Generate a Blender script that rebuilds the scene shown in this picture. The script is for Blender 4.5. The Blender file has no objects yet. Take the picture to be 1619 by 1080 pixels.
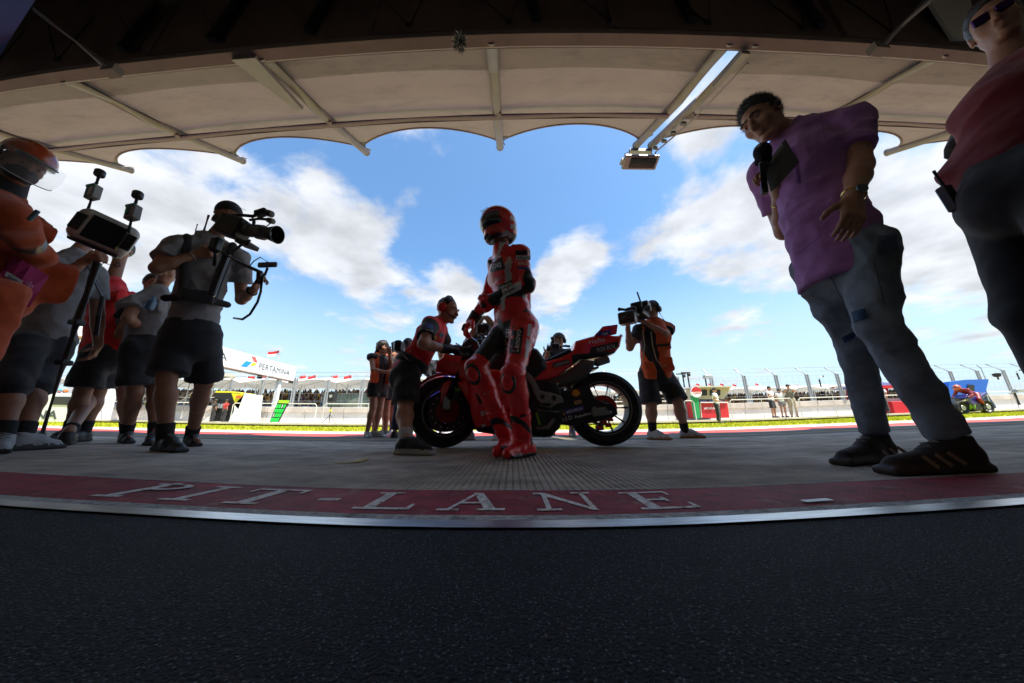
import bpy, math, random
import numpy as np
from mathutils import Vector, Matrix
from mathutils.bvhtree import BVHTree
R = math.radians
SC = bpy.context.scene
COL = SC.collection
random.seed(7)
RNG = np.random.RandomState(11)

# ---------------------------------------------------------------- camera (ultra-wide lens with mild barrel distortion)
F, KD, CH, TILT, ROLL = 460., .125, .20, R(15.55), R(.5)
PW = 1619.
def undist(r):
    return math.atan(r / (1 - KD * (r / 810.) ** 2) / F)
cam = bpy.data.cameras.new('camera'); camo = bpy.data.objects.new('camera', cam); COL.objects.link(camo)
cam.type = 'PANO'
cam.sensor_width = 36.; cam.sensor_fit = 'HORIZONTAL'
cam.panorama_type = 'FISHEYE_LENS_POLYNOMIAL'
cam.fisheye_fov = R(175)
_r = np.linspace(0, 1000, 200); _t = np.array([undist(v) for v in _r]); _m = _r * 36. / PW
_k = np.linalg.lstsq(np.stack([_m, _m ** 2, _m ** 3, _m ** 4], 1), _t, rcond=None)[0]
cam.fisheye_polynomial_k0 = 0.
cam.fisheye_polynomial_k1, cam.fisheye_polynomial_k2, cam.fisheye_polynomial_k3, cam.fisheye_polynomial_k4 = [float(-v) for v in _k]
cam.clip_start = .02; cam.clip_end = 3000
camo.location = (0, 0, CH)
camo.rotation_euler = (Matrix.Rotation(math.pi / 2 + TILT, 3, 'X') @ Matrix.Rotation(-ROLL, 3, 'Z')).to_euler()
SC.camera = camo
CAM0 = np.array([0, 0, CH])

def ray(px, py):
    x = px - 809.5; y = py - 540.
    c, s = math.cos(ROLL), math.sin(ROLL)
    x, y = c * x - s * y, s * x + c * y
    r = math.hypot(x, y) + 1e-9; t = undist(r)
    a, b, e = x / r * math.sin(t), -y / r * math.sin(t), math.cos(t)
    ct, st = math.cos(TILT), math.sin(TILT)
    return np.array([a, e * ct - b * st, e * st + b * ct])
def W(px, py, D):                      # where the sight line through a photo pixel meets the plane y = D
    d = ray(px, py); return CAM0 + d * (D / d[1])
def G(px, py, z=0.):                   # ... meets the height z
    d = ray(px, py); return CAM0 + d * ((z - CH) / d[2])

# ---------------------------------------------------------------- world: sky with clouds, sun
SUN_EL, SUN_AZ = R(64), R(122)         # azimuth clockwise from +Y: behind the building, to the right
wd = bpy.data.worlds.new('World'); SC.world = wd; wd.use_nodes = True
nt = wd.node_tree; nt.nodes.clear()
N = lambda t, **k: _mk(nt, t, k)
def _mk(tree, t, k):
    n = tree.nodes.new(t)
    for a, v in k.items():
        if a.startswith('i_'): n.inputs[int(a[2:])].default_value = v
        else: setattr(n, a, v)
    return n
def L(tree, a, b): tree.links.new(a, b)
sky = N('ShaderNodeTexSky', sky_type='NISHITA', sun_disc=False, sun_elevation=SUN_EL, sun_rotation=SUN_AZ, air_density=1.15, dust_density=1.6, ozone_density=2.2)
tc = N('ShaderNodeTexCoord')
sep = N('ShaderNodeSeparateXYZ'); L(nt, tc.outputs['Generated'], sep.inputs[0])
zc = N('ShaderNodeMath', operation='MAXIMUM', i_1=.0); L(nt, sep.outputs[2], zc.inputs[0])
za = N('ShaderNodeMath', operation='ADD', i_1=.16); L(nt, zc.outputs[0], za.inputs[0])
dv = N('ShaderNodeVectorMath', operation='DIVIDE')
cb = N('ShaderNodeCombineXYZ')
for i in range(3): L(nt, za.outputs[0], cb.inputs[i])
L(nt, tc.outputs['Generated'], dv.inputs[0]); L(nt, cb.outputs[0], dv.inputs[1])
n1 = N('ShaderNodeTexNoise', noise_dimensions='3D'); n1.inputs['Scale'].default_value = 2.6; n1.inputs['Detail'].default_value = 12; n1.inputs['Roughness'].default_value = .6; n1.inputs['Distortion'].default_value = .15
mp = N('ShaderNodeMapping'); mp.inputs['Location'].default_value = (3.1, 1.7, 0); L(nt, dv.outputs[0], mp.inputs[0]); L(nt, mp.outputs[0], n1.inputs['Vector'])
acc = n1.outputs['Fac']
# broad cloud banks: the direction of each, how wide, how much it raises the noise
BANKS = [((260, 300), .965, .17), ((150, 380), .97, .12), ((480, 340), .982, .17), ((570, 390), .985, .16), ((620, 320), .992, .12), ((430, 410), .985, .08), ((600, 470), .985, .13), ((690, 440), .988, .17), ((740, 490), .992, .10), ((900, 420), .990, .24), ((940, 380), .995, .12), ((870, 470), .992, .12),
         ((1060, 370), .985, .14), ((1150, 350), .985, .13), ((1190, 430), .985, .13), ((1230, 300), .985, .13), ((1420, 350), .97, .15), ((1520, 420), .975, .13), ((1100, 240), .992, .10), ((1540, 290), .98, .08), ((430, 545), .993, .10), ((560, 575), .995, .06), ((1130, 600), .99, .05), ((520, 255), .994, .08), ((40, 300), .97, .1),
         ((430, 240), .994, -.16), ((570, 285), .99, -.10), ((700, 320), .975, -.16), ((840, 290), .965, -.26), ((990, 290), .985, -.16), ((1010, 480), .985, -.14), ((400, 480), .985, -.16), ((500, 500), .99, -.12), ((1330, 560), .97, -.08), ((1080, 300), .994, -.08), ((770, 380), .993, -.12)]
for (bx, by), w, amt in BANKS:
    d = ray(bx, by)
    dt = N('ShaderNodeVectorMath', operation='DOT_PRODUCT'); dt.inputs[1].default_value = tuple(d); L(nt, tc.outputs['Generated'], dt.inputs[0])
    mr = N('ShaderNodeMapRange', interpolation_type='SMOOTHSTEP'); mr.inputs['From Min'].default_value = w; mr.inputs['From Max'].default_value = 1.; mr.inputs['To Max'].default_value = amt
    L(nt, dt.outputs['Value'], mr.inputs['Value'])
    ad = N('ShaderNodeMath', operation='ADD'); L(nt, acc, ad.inputs[0]); L(nt, mr.outputs[0], ad.inputs[1]); acc = ad.outputs[0]
dens = N('ShaderNodeMapRange', interpolation_type='SMOOTHSTEP'); dens.inputs['From Min'].default_value = .50; dens.inputs['From Max'].default_value = .72
L(nt, acc, dens.inputs['Value'])
n2 = N('ShaderNodeTexNoise'); n2.inputs['Scale'].default_value = 4.5; n2.inputs['Detail'].default_value = 6; L(nt, dv.outputs[0], n2.inputs['Vector'])
cr = N('ShaderNodeMapRange'); cr.inputs['From Min'].default_value = .3; cr.inputs['From Max'].default_value = .7; cr.inputs['To Min'].default_value = .66; cr.inputs['To Max'].default_value = 1.06; L(nt, n2.outputs['Fac'], cr.inputs['Value'])
cc = N('ShaderNodeVectorMath', operation='SCALE'); cc.inputs[0].default_value = (7.5, 7.7, 8.1); L(nt, cr.outputs[0], cc.inputs['Scale'])
# pale haze towards the horizon
hz = N('ShaderNodeMapRange', interpolation_type='SMOOTHERSTEP'); hz.inputs['From Min'].default_value = 0.; hz.inputs['From Max'].default_value = .55; hz.inputs['To Min'].default_value = .88; hz.inputs['To Max'].default_value = .0
L(nt, sep.outputs[2], hz.inputs['Value'])
mh = N('ShaderNodeMix', data_type='RGBA'); mh.inputs['B'].default_value = (5.6, 7.2, 8.2, 1)
L(nt, hz.outputs[0], mh.inputs['Factor']); 
sg = N('ShaderNodeVectorMath', operation='MULTIPLY'); sg.inputs[1].default_value = (1.3, 1.75, 1.98); L(nt, sky.outputs[0], sg.inputs[0]); L(nt, sg.outputs[0], mh.inputs['A'])
mc = N('ShaderNodeMix', data_type='RGBA')
cm = N('ShaderNodeMath', operation='MULTIPLY', i_1=.95); L(nt, dens.outputs[0], cm.inputs[0])
L(nt, cm.outputs[0], mc.inputs['Factor']); L(nt, mh.outputs['Result'], mc.inputs['A']); L(nt, cc.outputs[0], mc.inputs['B'])
bg = N('ShaderNodeBackground'); bg.inputs['Strength'].default_value = .073; L(nt, mc.outputs['Result'], bg.inputs['Color'])
wo = N('ShaderNodeOutputWorld'); L(nt, bg.outputs[0], wo.inputs['Surface'])
sl = bpy.data.lights.new('sun', 'SUN'); so = bpy.data.objects.new('sun', sl); COL.objects.link(so)
sl.energy = 5.; sl.angle = R(.53); sl.color = (1., .93, .82)
_sd = Vector((math.sin(SUN_AZ) * math.cos(SUN_EL), math.cos(SUN_AZ) * math.cos(SUN_EL), math.sin(SUN_EL)))
so.rotation_euler = _sd.to_track_quat('Z', 'Y').to_euler()
so.location = (0, 0, 30)
SC.view_settings.view_transform = 'Standard'; SC.view_settings.look = 'None'; SC.view_settings.gamma = 1.; SC.view_settings.use_curve_mapping = False
SC.view_settings.exposure = .9
SC.render.engine = 'CYCLES'
SC.cycles.max_bounces = 8; SC.cycles.diffuse_bounces = 4; SC.cycles.use_denoising = True
SC.render.film_transparent = False

# ---------------------------------------------------------------- helpers
MATS = {}
def mat(name, col, rough=.6, metal=0., var=.0, vs=8., bump=0., bs=60., spec=None, coat=0., trans=0., emit=0., alpha=1., sheen=0., col2=None, stretch=None, trl=0.):
    if name in MATS: return MATS[name]
    m = bpy.data.materials.new(name); m.use_nodes = True; MATS[name] = m
    t = m.node_tree; b = t.nodes['Principled BSDF']
    b.inputs['Base Color'].default_value = (*col, 1); b.inputs['Roughness'].default_value = rough; b.inputs['Metallic'].default_value = metal
    if spec is not None: b.inputs['Specular IOR Level'].default_value = spec
    if coat: b.inputs['Coat Weight'].default_value = coat; b.inputs['Coat Roughness'].default_value = .08
    if trans: b.inputs['Transmission Weight'].default_value = trans
    if sheen: b.inputs['Sheen Weight'].default_value = sheen
    if alpha < 1: b.inputs['Alpha'].default_value = alpha
    if emit: b.inputs['Emission Color'].default_value = (*col, 1); b.inputs['Emission Strength'].default_value = emit
    if var or bump or col2:
        g = _mk(t, 'ShaderNodeNewGeometry', {}); v = g.outputs['Position']
        if stretch:
            mpn = _mk(t, 'ShaderNodeMapping', {}); mpn.inputs['Scale'].default_value = stretch; t.links.new(v, mpn.inputs[0]); v = mpn.outputs[0]
    if var or col2:
        n = _mk(t, 'ShaderNodeTexNoise', {}); n.inputs['Scale'].default_value = vs; n.inputs['Detail'].default_value = 6; n.inputs['Roughness'].default_value = .6; t.links.new(v, n.inputs['Vector'])
        mx = _mk(t, 'ShaderNodeMix', dict(data_type='RGBA'))
        c2 = col2 or tuple(min(1, c * (1 + var) + var * .01) for c in col); c1 = col if col2 else tuple(c * (1 - var) for c in col)
        mx.inputs['A'].default_value = (*c1, 1); mx.inputs['B'].default_value = (*c2, 1)
        r_ = _mk(t, 'ShaderNodeMapRange', {}); r_.inputs['From Min'].default_value = .32; r_.inputs['From Max'].default_value = .68; t.links.new(n.outputs['Fac'], r_.inputs['Value'])
        t.links.new(r_.outputs[0], mx.inputs['Factor']); t.links.new(mx.outputs['Result'], b.inputs['Base Color'])
    if bump:
        n = _mk(t, 'ShaderNodeTexNoise', {}); n.inputs['Scale'].default_value = bs; n.inputs['Detail'].default_value = 4; t.links.new(v, n.inputs['Vector'])
        bp = _mk(t, 'ShaderNodeBump', {}); bp.inputs['Strength'].default_value = bump; bp.inputs['Distance'].default_value = .01; t.links.new(n.outputs['Fac'], bp.inputs['Height']); t.links.new(bp.outputs[0], b.inputs['Normal'])
    if trl:
        o = t.nodes['Material Output']; tr = _mk(t, 'ShaderNodeBsdfTranslucent', {}); tr.inputs['Color'].default_value = (*col, 1)
        ms = _mk(t, 'ShaderNodeMixShader', {}); ms.inputs[0].default_value = trl
        t.links.new(b.outputs[0], ms.inputs[1]); t.links.new(tr.outputs[0], ms.inputs[2]); t.links.new(ms.outputs[0], o.inputs['Surface'])
    return m
ORG = {}
A = lambda *v: np.array(v, float)
def org(o): return ORG.get(o.name, np.zeros(3)) if o else np.zeros(3)
def tag(o, label=None, cat=None, group=None, kind=None):
    if label: o['label'] = label
    if cat: o['category'] = cat
    if group: o['group'] = group
    if kind: o['kind'] = kind
    return o
def thing(name, label, cat, loc=(0, 0, 0), group=None):
    o = bpy.data.objects.new(name, None); COL.objects.link(o); o.empty_display_size = .1
    o.location = tuple(float(v) for v in loc); ORG[o.name] = np.array(loc, float)
    return tag(o, label, cat, group)
def link_mesh(name, me, parent=None, base=None):
    o = bpy.data.objects.new(name, me); COL.objects.link(o)
    if parent is not None: o.parent = parent; ORG[o.name] = org(parent)
    elif base is not None: o.location = tuple(float(v) for v in base); ORG[o.name] = np.array(base, float)
    return o
def mesh_np(name, V, Fc, mats, parent=None, base=None, smooth=False, mi=None, local=False):
    V = np.asarray(V, float)
    off = org(parent) if parent is not None else (np.array(base, float) if base is not None else np.zeros(3))
    me = bpy.data.meshes.new(name); me.from_pydata((V - (0 if local else off)).tolist(), [], [list(map(int, f)) for f in Fc])
    for m in (mats if isinstance(mats, (list, tuple)) else [mats]): me.materials.append(m)
    if mi is not None: me.polygons.foreach_set('material_index', np.asarray(mi, np.int32))
    if smooth: me.polygons.foreach_set('use_smooth', np.ones(len(me.polygons), bool))
    me.update()
    return link_mesh(name, me, parent, base)
def dup(root, loc, rotz=0., label=None, group=None, scale=None):
    def cp(o, par):
        c = o.copy(); COL.objects.link(c); c.parent = par
        for ch in o.children: cp(ch, c)
        return c
    c = cp(root, None); c.location = tuple(float(v) for v in loc); c.rotation_euler = (0, 0, rotz)
    if scale: c.scale = (scale,) * 3
    if label: c['label'] = label
    if group: c['group'] = group
    return c
def unit(v): v = np.asarray(v, float); return v / (np.linalg.norm(v) + 1e-12)
def frame(d, up=(0, 0, 1)):
    d = unit(d); u = np.array(up, float)
    if abs(d @ u) > .98: u = np.array([0, 1, 0.]) if abs(d[1]) < .9 else np.array([1., 0, 0])
    s = unit(np.cross(d, u)); return s, unit(np.cross(s, d)), d
class MB:
    """collects shapes and builds them as one mesh"""
    def __init__(s): s.V = []; s.F = []; s.M = []
    def add(s, V, Fc, m=0):
        n = len(s.V); s.V += [tuple(v) for v in V]; s.F += [tuple(i + n for i in f) for f in Fc]; s.M += [m] * len(Fc); return s
    def box(s, c, h, rot=None, m=0, bev=0.):
        c = np.array(c, float); h = np.array(h, float); Rm = np.eye(3) if rot is None else np.array(rot, float)
        P = []
        if bev <= 0:
            for z in (-1, 1):
                for x, y in ((-1, -1), (1, -1), (1, 1), (-1, 1)): P.append(c + Rm @ (h * (x, y, z)))
            return s.add(P, [(3, 2, 1, 0), (4, 5, 6, 7), (0, 1, 5, 4), (1, 2, 6, 5), (2, 3, 7, 6), (3, 0, 4, 7)], m)
        b = min(bev, min(h) * .9); rings = []
        for z, i in ((-h[2], b), (-h[2] + b, 0), (h[2] - b, 0), (h[2], b)):
            X, Y = h[0] - i, h[1] - i; q = b if i == 0 else b * .6
            rings.append([(-X + q, -Y, z), (X - q, -Y, z), (X, -Y + q, z), (X, Y - q, z), (X - q, Y, z), (-X + q, Y, z), (-X, Y - q, z), (-X, -Y + q, z)])
        V = [c + Rm @ np.array(p) for r in rings for p in r]; Fc = [tuple(range(7, -1, -1)), tuple(range(24, 32))]
        for k in range(3):
            for i in range(8): j = (i + 1) % 8; Fc.append((k * 8 + i, k * 8 + j, k * 8 + 8 + j, k * 8 + 8 + i))
        return s.add(V, Fc, m)
    def tube(s, pts, r, n=10, m=0, cap=True, closed=False):
        pts = [np.array(p, float) for p in pts]; rs = r if hasattr(r, '__len__') else [r] * len(pts); V = []; Fc = []
        prev = None
        for i, p in enumerate(pts):
            if closed: d = pts[(i + 1) % len(pts)] - pts[i - 1]
            else: d = pts[min(i + 1, len(pts) - 1)] - pts[max(i - 1, 0)]
            d = unit(d)
            if prev is None: a, b, _ = frame(d)
            else:
                a = prev - d * (prev @ d); a = unit(a); b = np.cross(a, d) * -1
                b = np.cross(d, a)
            prev = a
            for k in range(n):
                t = 2 * math.pi * k / n; V.append(p + rs[i] * (math.cos(t) * a + math.sin(t) * b))
        nn = len(pts)
        for i in range(nn if closed else nn - 1):
            for k in range(n):
                l = (k + 1) % n; j = (i + 1) % nn; Fc.append((i * n + k, i * n + l, j * n + l, j * n + k))
        if cap and not closed: Fc += [tuple(range(n - 1, -1, -1)), tuple(range((nn - 1) * n, nn * n))]
        return s.add(V, Fc, m)
    def lathe(s, c, prof, axis=(0, 0, 1), n=24, m=0, closed=False):   # prof: (radius, along)
        a, b, d = frame(axis); V = []; Fc = []; c = np.array(c, float)
        for r, z in prof:
            for k in range(n): t = 2 * math.pi * k / n; V.append(c + d * z + r * (math.cos(t) * a + math.sin(t) * b))
        q = len(prof)
        for i in range(q if closed else q - 1):
            for k in range(n): l = (k + 1) % n; j = (i + 1) % q; Fc.append((i * n + k, i * n + l, j * n + l, j * n + k))
        if not closed: Fc += [tuple(range(n - 1, -1, -1)), tuple(range((q - 1) * n, q * n))]
        return s.add(V, Fc, m)
    def prism(s, poly, t, m=0):          # poly: 3D points in a plane, t: thickness vector
        P = [np.array(p, float) for p in poly]; t = np.array(t, float); n = len(P)
        V = P + [p + t for p in P]; Fc = [tuple(range(n)), tuple(range(2 * n - 1, n - 1, -1))] + [((i + 1) % n, i, n + i, n + (i + 1) % n) for i in range(n)]
        return s.add(V, Fc, m)
    def build(s, name, mats, parent=None, base=None, smooth=False, fix=True):
        o = mesh_np(name, s.V, s.F, mats, parent, base, False, s.M)
        me = o.data
        if fix:
            import bmesh
            bm = bmesh.new(); bm.from_mesh(me); bmesh.ops.recalc_face_normals(bm, faces=bm.faces[:]); bm.to_mesh(me); bm.free()
        if smooth:
            me.polygons.foreach_set('use_smooth', np.ones(len(me.polygons), bool)); me.set_sharp_from_angle(angle=R(38))
        return o
def sheet(name, pts, m, z=None, parent=None, kind='structure', label=None, cat=None):
    V = [(p[0], p[1], z if z is not None else p[2]) for p in pts]
    o = mesh_np(name, V, [tuple(range(len(V)))], m, parent)
    if parent is None: tag(o, label, cat, None, kind)
    return o

# ---------------------------------------------------------------- implicit surfaces -> smooth meshes
class SDF:
    def __init__(s, lo, hi, vox):
        s.v = vox; s.lo = np.array(lo, float); n = np.maximum(((np.array(hi, float) - s.lo) / vox).astype(int) + 2, 4); s.n = n
        s.ax = [(s.lo[i] + np.arange(n[i]) * vox).astype(np.float32) for i in range(3)]
        s.d = np.full(tuple(n), .3, np.float32); s.m = np.zeros(tuple(n), np.int8)
    def _w(s, lo, hi):
        sl = []
        for i in range(3):
            a = max(int((lo[i] - s.lo[i]) / s.v) - 1, 0); b = min(int((hi[i] - s.lo[i]) / s.v) + 3, s.n[i])
            if b <= a: return None
            sl.append(slice(a, b))
        return tuple(sl)
    def _p(s, w):
        return s.ax[0][w[0]][:, None, None], s.ax[1][w[1]][None, :, None], s.ax[2][w[2]][None, None, :]
    def _c(s, w, p, k, m, op):
        d = s.d[w]
        if op == 'add':
            h = np.maximum(k - np.abs(d - p), 0) / k
            s.m[w] = np.where(p < d, m, s.m[w]); s.d[w] = np.minimum(d, p) - h * h * k * .25
        elif op == 'sub':
            p = -p; h = np.maximum(k - np.abs(d - p), 0) / k
            s.d[w] = np.maximum(d, p) + h * h * k * .25
            if m >= 0: s.m[w] = np.where(p > d - .004, m, s.m[w])
        return s
    def cone(s, a, b, ra, rb=None, k=.02, m=0, sq=None, f=1., flat=0, op='add'):
        a = np.array(a, float); b = np.array(b, float); rb = ra if rb is None else rb; r = max(ra, rb) * max(1, 1 / f) + k + s.v * 2
        w = s._w(np.minimum(a, b) - r, np.maximum(a, b) + r)
        if w is None: return s
        X, Y, Z = s._p(w); ab = (b - a); LL = float(ab @ ab) + 1e-9
        x, y, z = X - a[0], Y - a[1], Z - a[2]
        t = np.clip((x * ab[0] + y * ab[1] + z * ab[2]) / LL, 0, 1)
        x = x - t * ab[0]; y = y - t * ab[1]; z = z - t * ab[2]
        q = x * x + y * y + z * z
        if sq is not None:
            g = x * sq[0] + y * sq[1] + z * sq[2]; q = q + (f * f - 1) * g * g
        p = np.sqrt(q) - (ra + t * (rb - ra))
        if flat:
            u = ab / math.sqrt(LL)
            if flat & 1: p = np.maximum(p, (X - b[0]) * u[0] + (Y - b[1]) * u[1] + (Z - b[2]) * u[2])
            if flat & 2: p = np.maximum(p, -((X - a[0]) * u[0] + (Y - a[1]) * u[1] + (Z - a[2]) * u[2]))
        return s._c(w, p.astype(np.float32), k, m, op)
    def ell(s, c, r, ax=None, k=.02, m=0, op='add'):
        c = np.array(c, float); r = np.array(r, float); q = max(r) + k + s.v * 2; w = s._w(c - q, c + q)
        if w is None: return s
        X, Y, Z = s._p(w); x, y, z = X - c[0], Y - c[1], Z - c[2]
        if ax is not None:
            e = [x * u[0] + y * u[1] + z * u[2] for u in ax]
        else: e = [x, y, z]
        k0 = np.sqrt(sum((e[i] / r[i]) ** 2 for i in range(3))) + 1e-6; k1 = np.sqrt(sum((e[i] / r[i] ** 2) ** 2 for i in range(3))) + 1e-6
        return s._c(w, (k0 * (k0 - 1) / k1).astype(np.float32), k, m, op)
    def box(s, c, h, ax=None, rd=.005, k=.008, m=0, op='add'):
        c = np.array(c, float); q = float(np.linalg.norm(h)) + k + s.v * 2; w = s._w(c - q, c + q)
        if w is None: return s
        X, Y, Z = s._p(w); x, y, z = X - c[0], Y - c[1], Z - c[2]
        e = [x, y, z] if ax is None else [x * u[0] + y * u[1] + z * u[2] for u in ax]
        qq = [np.abs(e[i]) - h[i] + rd for i in range(3)]
        p = np.sqrt(sum(np.maximum(v, 0) ** 2 for v in qq)) + np.minimum(np.maximum(np.maximum(qq[0], qq[1]), qq[2]), 0) - rd
        return s._c(w, (p + 0 * s.d[w]).astype(np.float32), k, m, op)
    def cut(s, c, nrm, m=-1):            # keep the side the normal points away from
        X, Y, Z = s._p((slice(None),) * 3); nrm = unit(nrm)
        p = (X - c[0]) * nrm[0] + (Y - c[1]) * nrm[1] + (Z - c[2]) * nrm[2]
        s.d = np.maximum(s.d, p.astype(np.float32)); return s
    def poly(s, pts, y0, hw, rd=.02, k=.01, m=0, op='add', taper=None):   # outline in x,z, half thickness hw (number or function of x,z arrays) about y = y0
        pts = np.array(pts, float); lo = pts.min(0); hi = pts.max(0); mh = hw if not callable(hw) else .4
        w = s._w((lo[0] - k - rd, y0 - mh - k - .02, lo[1] - k - rd), (hi[0] + k + rd, y0 + mh + k + .02, hi[1] + k + rd))
        if w is None: return s
        X, Y, Z = s._p(w); x = X[:, 0, :] + 0 * Z[:, 0, :]; z = Z[:, 0, :] + 0 * X[:, 0, :]
        d = np.full(x.shape, 1e9); inside = np.zeros(x.shape, bool); n = len(pts)
        for i in range(n):
            ax_, az = pts[i]; bx, bz = pts[(i + 1) % n]; ex, ez = bx - ax_, bz - az; wx, wz = x - ax_, z - az
            t = np.clip((wx * ex + wz * ez) / (ex * ex + ez * ez + 1e-12), 0, 1)
            d = np.minimum(d, (wx - t * ex) ** 2 + (wz - t * ez) ** 2)
            c = ((az > z) != (bz > z)) & (x < (bx - ax_) * (z - az) / (bz - az + 1e-12) + ax_); inside ^= c
        d = np.sqrt(d) * np.where(inside, -1, 1)
        h = hw(x, z) if callable(hw) else hw
        q1 = (d + rd)[:, None, :]; q2 = np.abs(Y - y0) - (h if not callable(hw) else h[:, None, :]) + rd
        q2 = q2 + 0 * q1; q1 = q1 + 0 * q2
        p = np.sqrt(np.maximum(q1, 0) ** 2 + np.maximum(q2, 0) ** 2) + np.minimum(np.maximum(q1, q2), 0) - rd
        return s._c(w, p.astype(np.float32), k, m, op)
    def folds(s, amp=.006, sc=9., n=7, seed=1, aniso=(1, 1, 1)):
        rg = np.random.RandomState(seed); X, Y, Z = s._p((slice(None),) * 3); t = 0.
        for i in range(n):
            kx, ky, kz = unit(rg.randn(3)) * sc * (.6 + 1.3 * rg.rand()) * np.array(aniso)
            ph = rg.rand() * 6.28; wq = kx * 1.0
            v = np.sin(kx * X + ky * Y + kz * Z + ph + 1.3 * np.sin(ky * X * .8 + kz * Y * .7 + kx * Z * .8 + ph * 2))
            t = t + (1 - np.abs(v) ** .7) * .9 - .35
        s.d = (s.d - amp * 1.9 * t / math.sqrt(n)).astype(np.float32); return s
    def mesh(s, name, mats, parent=None, base=None, mi_fn=None):
        d = s.d; ins = d < 0
        if not ins.any(): return None
        nx, ny, nz = d.shape
        c = np.zeros((nx - 1, ny - 1, nz - 1), np.int8)
        for a in (0, 1):
            for b in (0, 1):
                for e in (0, 1): c += ins[a:nx - 1 + a, b:ny - 1 + b, e:nz - 1 + e]
        act = (c > 0) & (c < 8); idx = -np.ones(act.shape, np.int32); I, J, K = np.nonzero(act); idx[I, J, K] = np.arange(len(I))
        P = np.zeros((len(I), 3)); cnt = np.zeros(len(I))
        for ax in range(3):
            for a in (0, 1):
                for b in (0, 1):
                    o = [0, 0, 0]; q = [i for i in range(3) if i != ax]; o[q[0]] = a; o[q[1]] = b
                    d0 = d[I + o[0], J + o[1], K + o[2]]; o2 = list(o); o2[ax] = 1; d1 = d[I + o2[0], J + o2[1], K + o2[2]]
                    cr_ = (d0 < 0) != (d1 < 0); t = np.where(cr_, d0 / np.where(cr_, d0 - d1, 1), 0)
                    pt = np.zeros((len(I), 3)); pt[:, 0] = o[0]; pt[:, 1] = o[1]; pt[:, 2] = o[2]; pt[:, ax] = t
                    P += pt * cr_[:, None]; cnt += cr_
        P = P / cnt[:, None] + np.stack([I, J, K], 1); V = s.lo + P * s.v
        Q = []
        for ax in range(3):
            sa = [slice(None)] * 3; sb = [slice(None)] * 3; sa[ax] = slice(0, -1); sb[ax] = slice(1, None)
            q = [i for i in range(3) if i != ax]
            for i in q: sa[i] = slice(1, -1); sb[i] = slice(1, -1)
            A_ = ins[tuple(sa)]; B_ = ins[tuple(sb)]
            for flip in (0, 1):
                e = np.nonzero((A_ & ~B_) if flip == 0 else (~A_ & B_)); g = [e[0].copy(), e[1].copy(), e[2].copy()]
                for i in q: g[i] = g[i] + 1
                def cell(u, v):
                    h = [g[0].copy(), g[1].copy(), g[2].copy()]; h[q[0]] -= u; h[q[1]] -= v; return idx[h[0], h[1], h[2]]
                f4 = [cell(1, 1), cell(0, 1), cell(0, 0), cell(1, 0)]
                if (ax == 1): f4 = f4[::-1]
                if flip: f4 = f4[::-1]
                Q.append(np.stack(f4, 1))
        Q = np.concatenate(Q); off = org(parent) if parent is not None else (np.array(base, float) if base is not None else np.zeros(3))
        me = bpy.data.meshes.new(name); me.vertices.add(len(V)); me.vertices.foreach_set('co', (V - off).ravel())
        me.loops.add(len(Q) * 4); me.loops.foreach_set('vertex_index', Q.ravel().astype(np.int32))
        me.polygons.add(len(Q)); me.polygons.foreach_set('loop_start', np.arange(0, len(Q) * 4, 4, dtype=np.int32))
        mats = mats if isinstance(mats, (list, tuple)) else [mats]
        for m_ in mats: me.materials.append(m_)
        if len(mats) > 1:
            iv = np.round(P).astype(int); iv = np.minimum(iv, np.array(s.n) - 1); vm = s.m[iv[:, 0], iv[:, 1], iv[:, 2]]
            if mi_fn is not None: vm = mi_fn(V, vm)
            me.polygons.foreach_set('material_index', np.clip(vm[Q[:, 0]], 0, len(mats) - 1).astype(np.int32))
        me.polygons.foreach_set('use_smooth', np.ones(len(Q), bool)); me.update(calc_edges=True); me.validate()
        return link_mesh(name, me, parent, base)

# ---------------------------------------------------------------- print on surfaces
def text_geo(body, bold=0.):
    cu = bpy.data.curves.new('lettering', 'FONT'); cu.body = body; cu.size = 1.; cu.offset = bold; cu.resolution_u = 3
    o = bpy.data.objects.new('lettering', cu); COL.objects.link(o); dg = bpy.context.evaluated_depsgraph_get(); me = bpy.data.meshes.new_from_object(o.evaluated_get(dg))
    V = np.array([v.co[:2] for v in me.vertices]); Fc = [tuple(p.vertices) for p in me.polygons]
    bpy.data.objects.remove(o); bpy.data.curves.remove(cu); bpy.data.meshes.remove(me)
    lo = V.min(0); hi = V.max(0); return (V - lo) / (hi - lo), Fc
def bvh_of(objs):
    V = []; Fc = []
    for o in objs:
        if o is None: continue
        n = len(V); q = org(o); V += [Vector(v.co) + Vector(q) for v in o.data.vertices]; Fc += [tuple(i + n for i in p.vertices) for p in o.data.polygons]
    return BVHTree.FromPolygons(V, Fc)
def drape(uv, Fc, p0, p1, h, bvh, D, m, parent, name, lift=.003, shear=0.):
    """lay a flat print (uv in 0..1) along photo points p0 -> p1, h pixels tall, onto the surface behind it"""
    p0 = np.array(p0, float); p1 = np.array(p1, float); e = p1 - p0; u = unit(e); nrm = np.array([u[1], -u[0]]); V = []
    for a, b in uv:
        q = p0 + e * a + nrm * h * b + u * shear * h * b; d = ray(*q); hit = bvh.ray_cast(Vector(CAM0), Vector(d)) if bvh else (None,) * 4
        t = None
        if hit[0] is not None: t = hit[3] - lift
        V.append((d, t))
    ts = [t for _, t in V if t is not None]; med = float(np.median(ts)) if ts else None
    P = []
    for d, t in V:
        if t is None or (med and abs(t - med) > .25): t = med if med else D / d[1]
        P.append(CAM0 + d * t)
    return mesh_np(name, P, Fc, m, parent)
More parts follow.
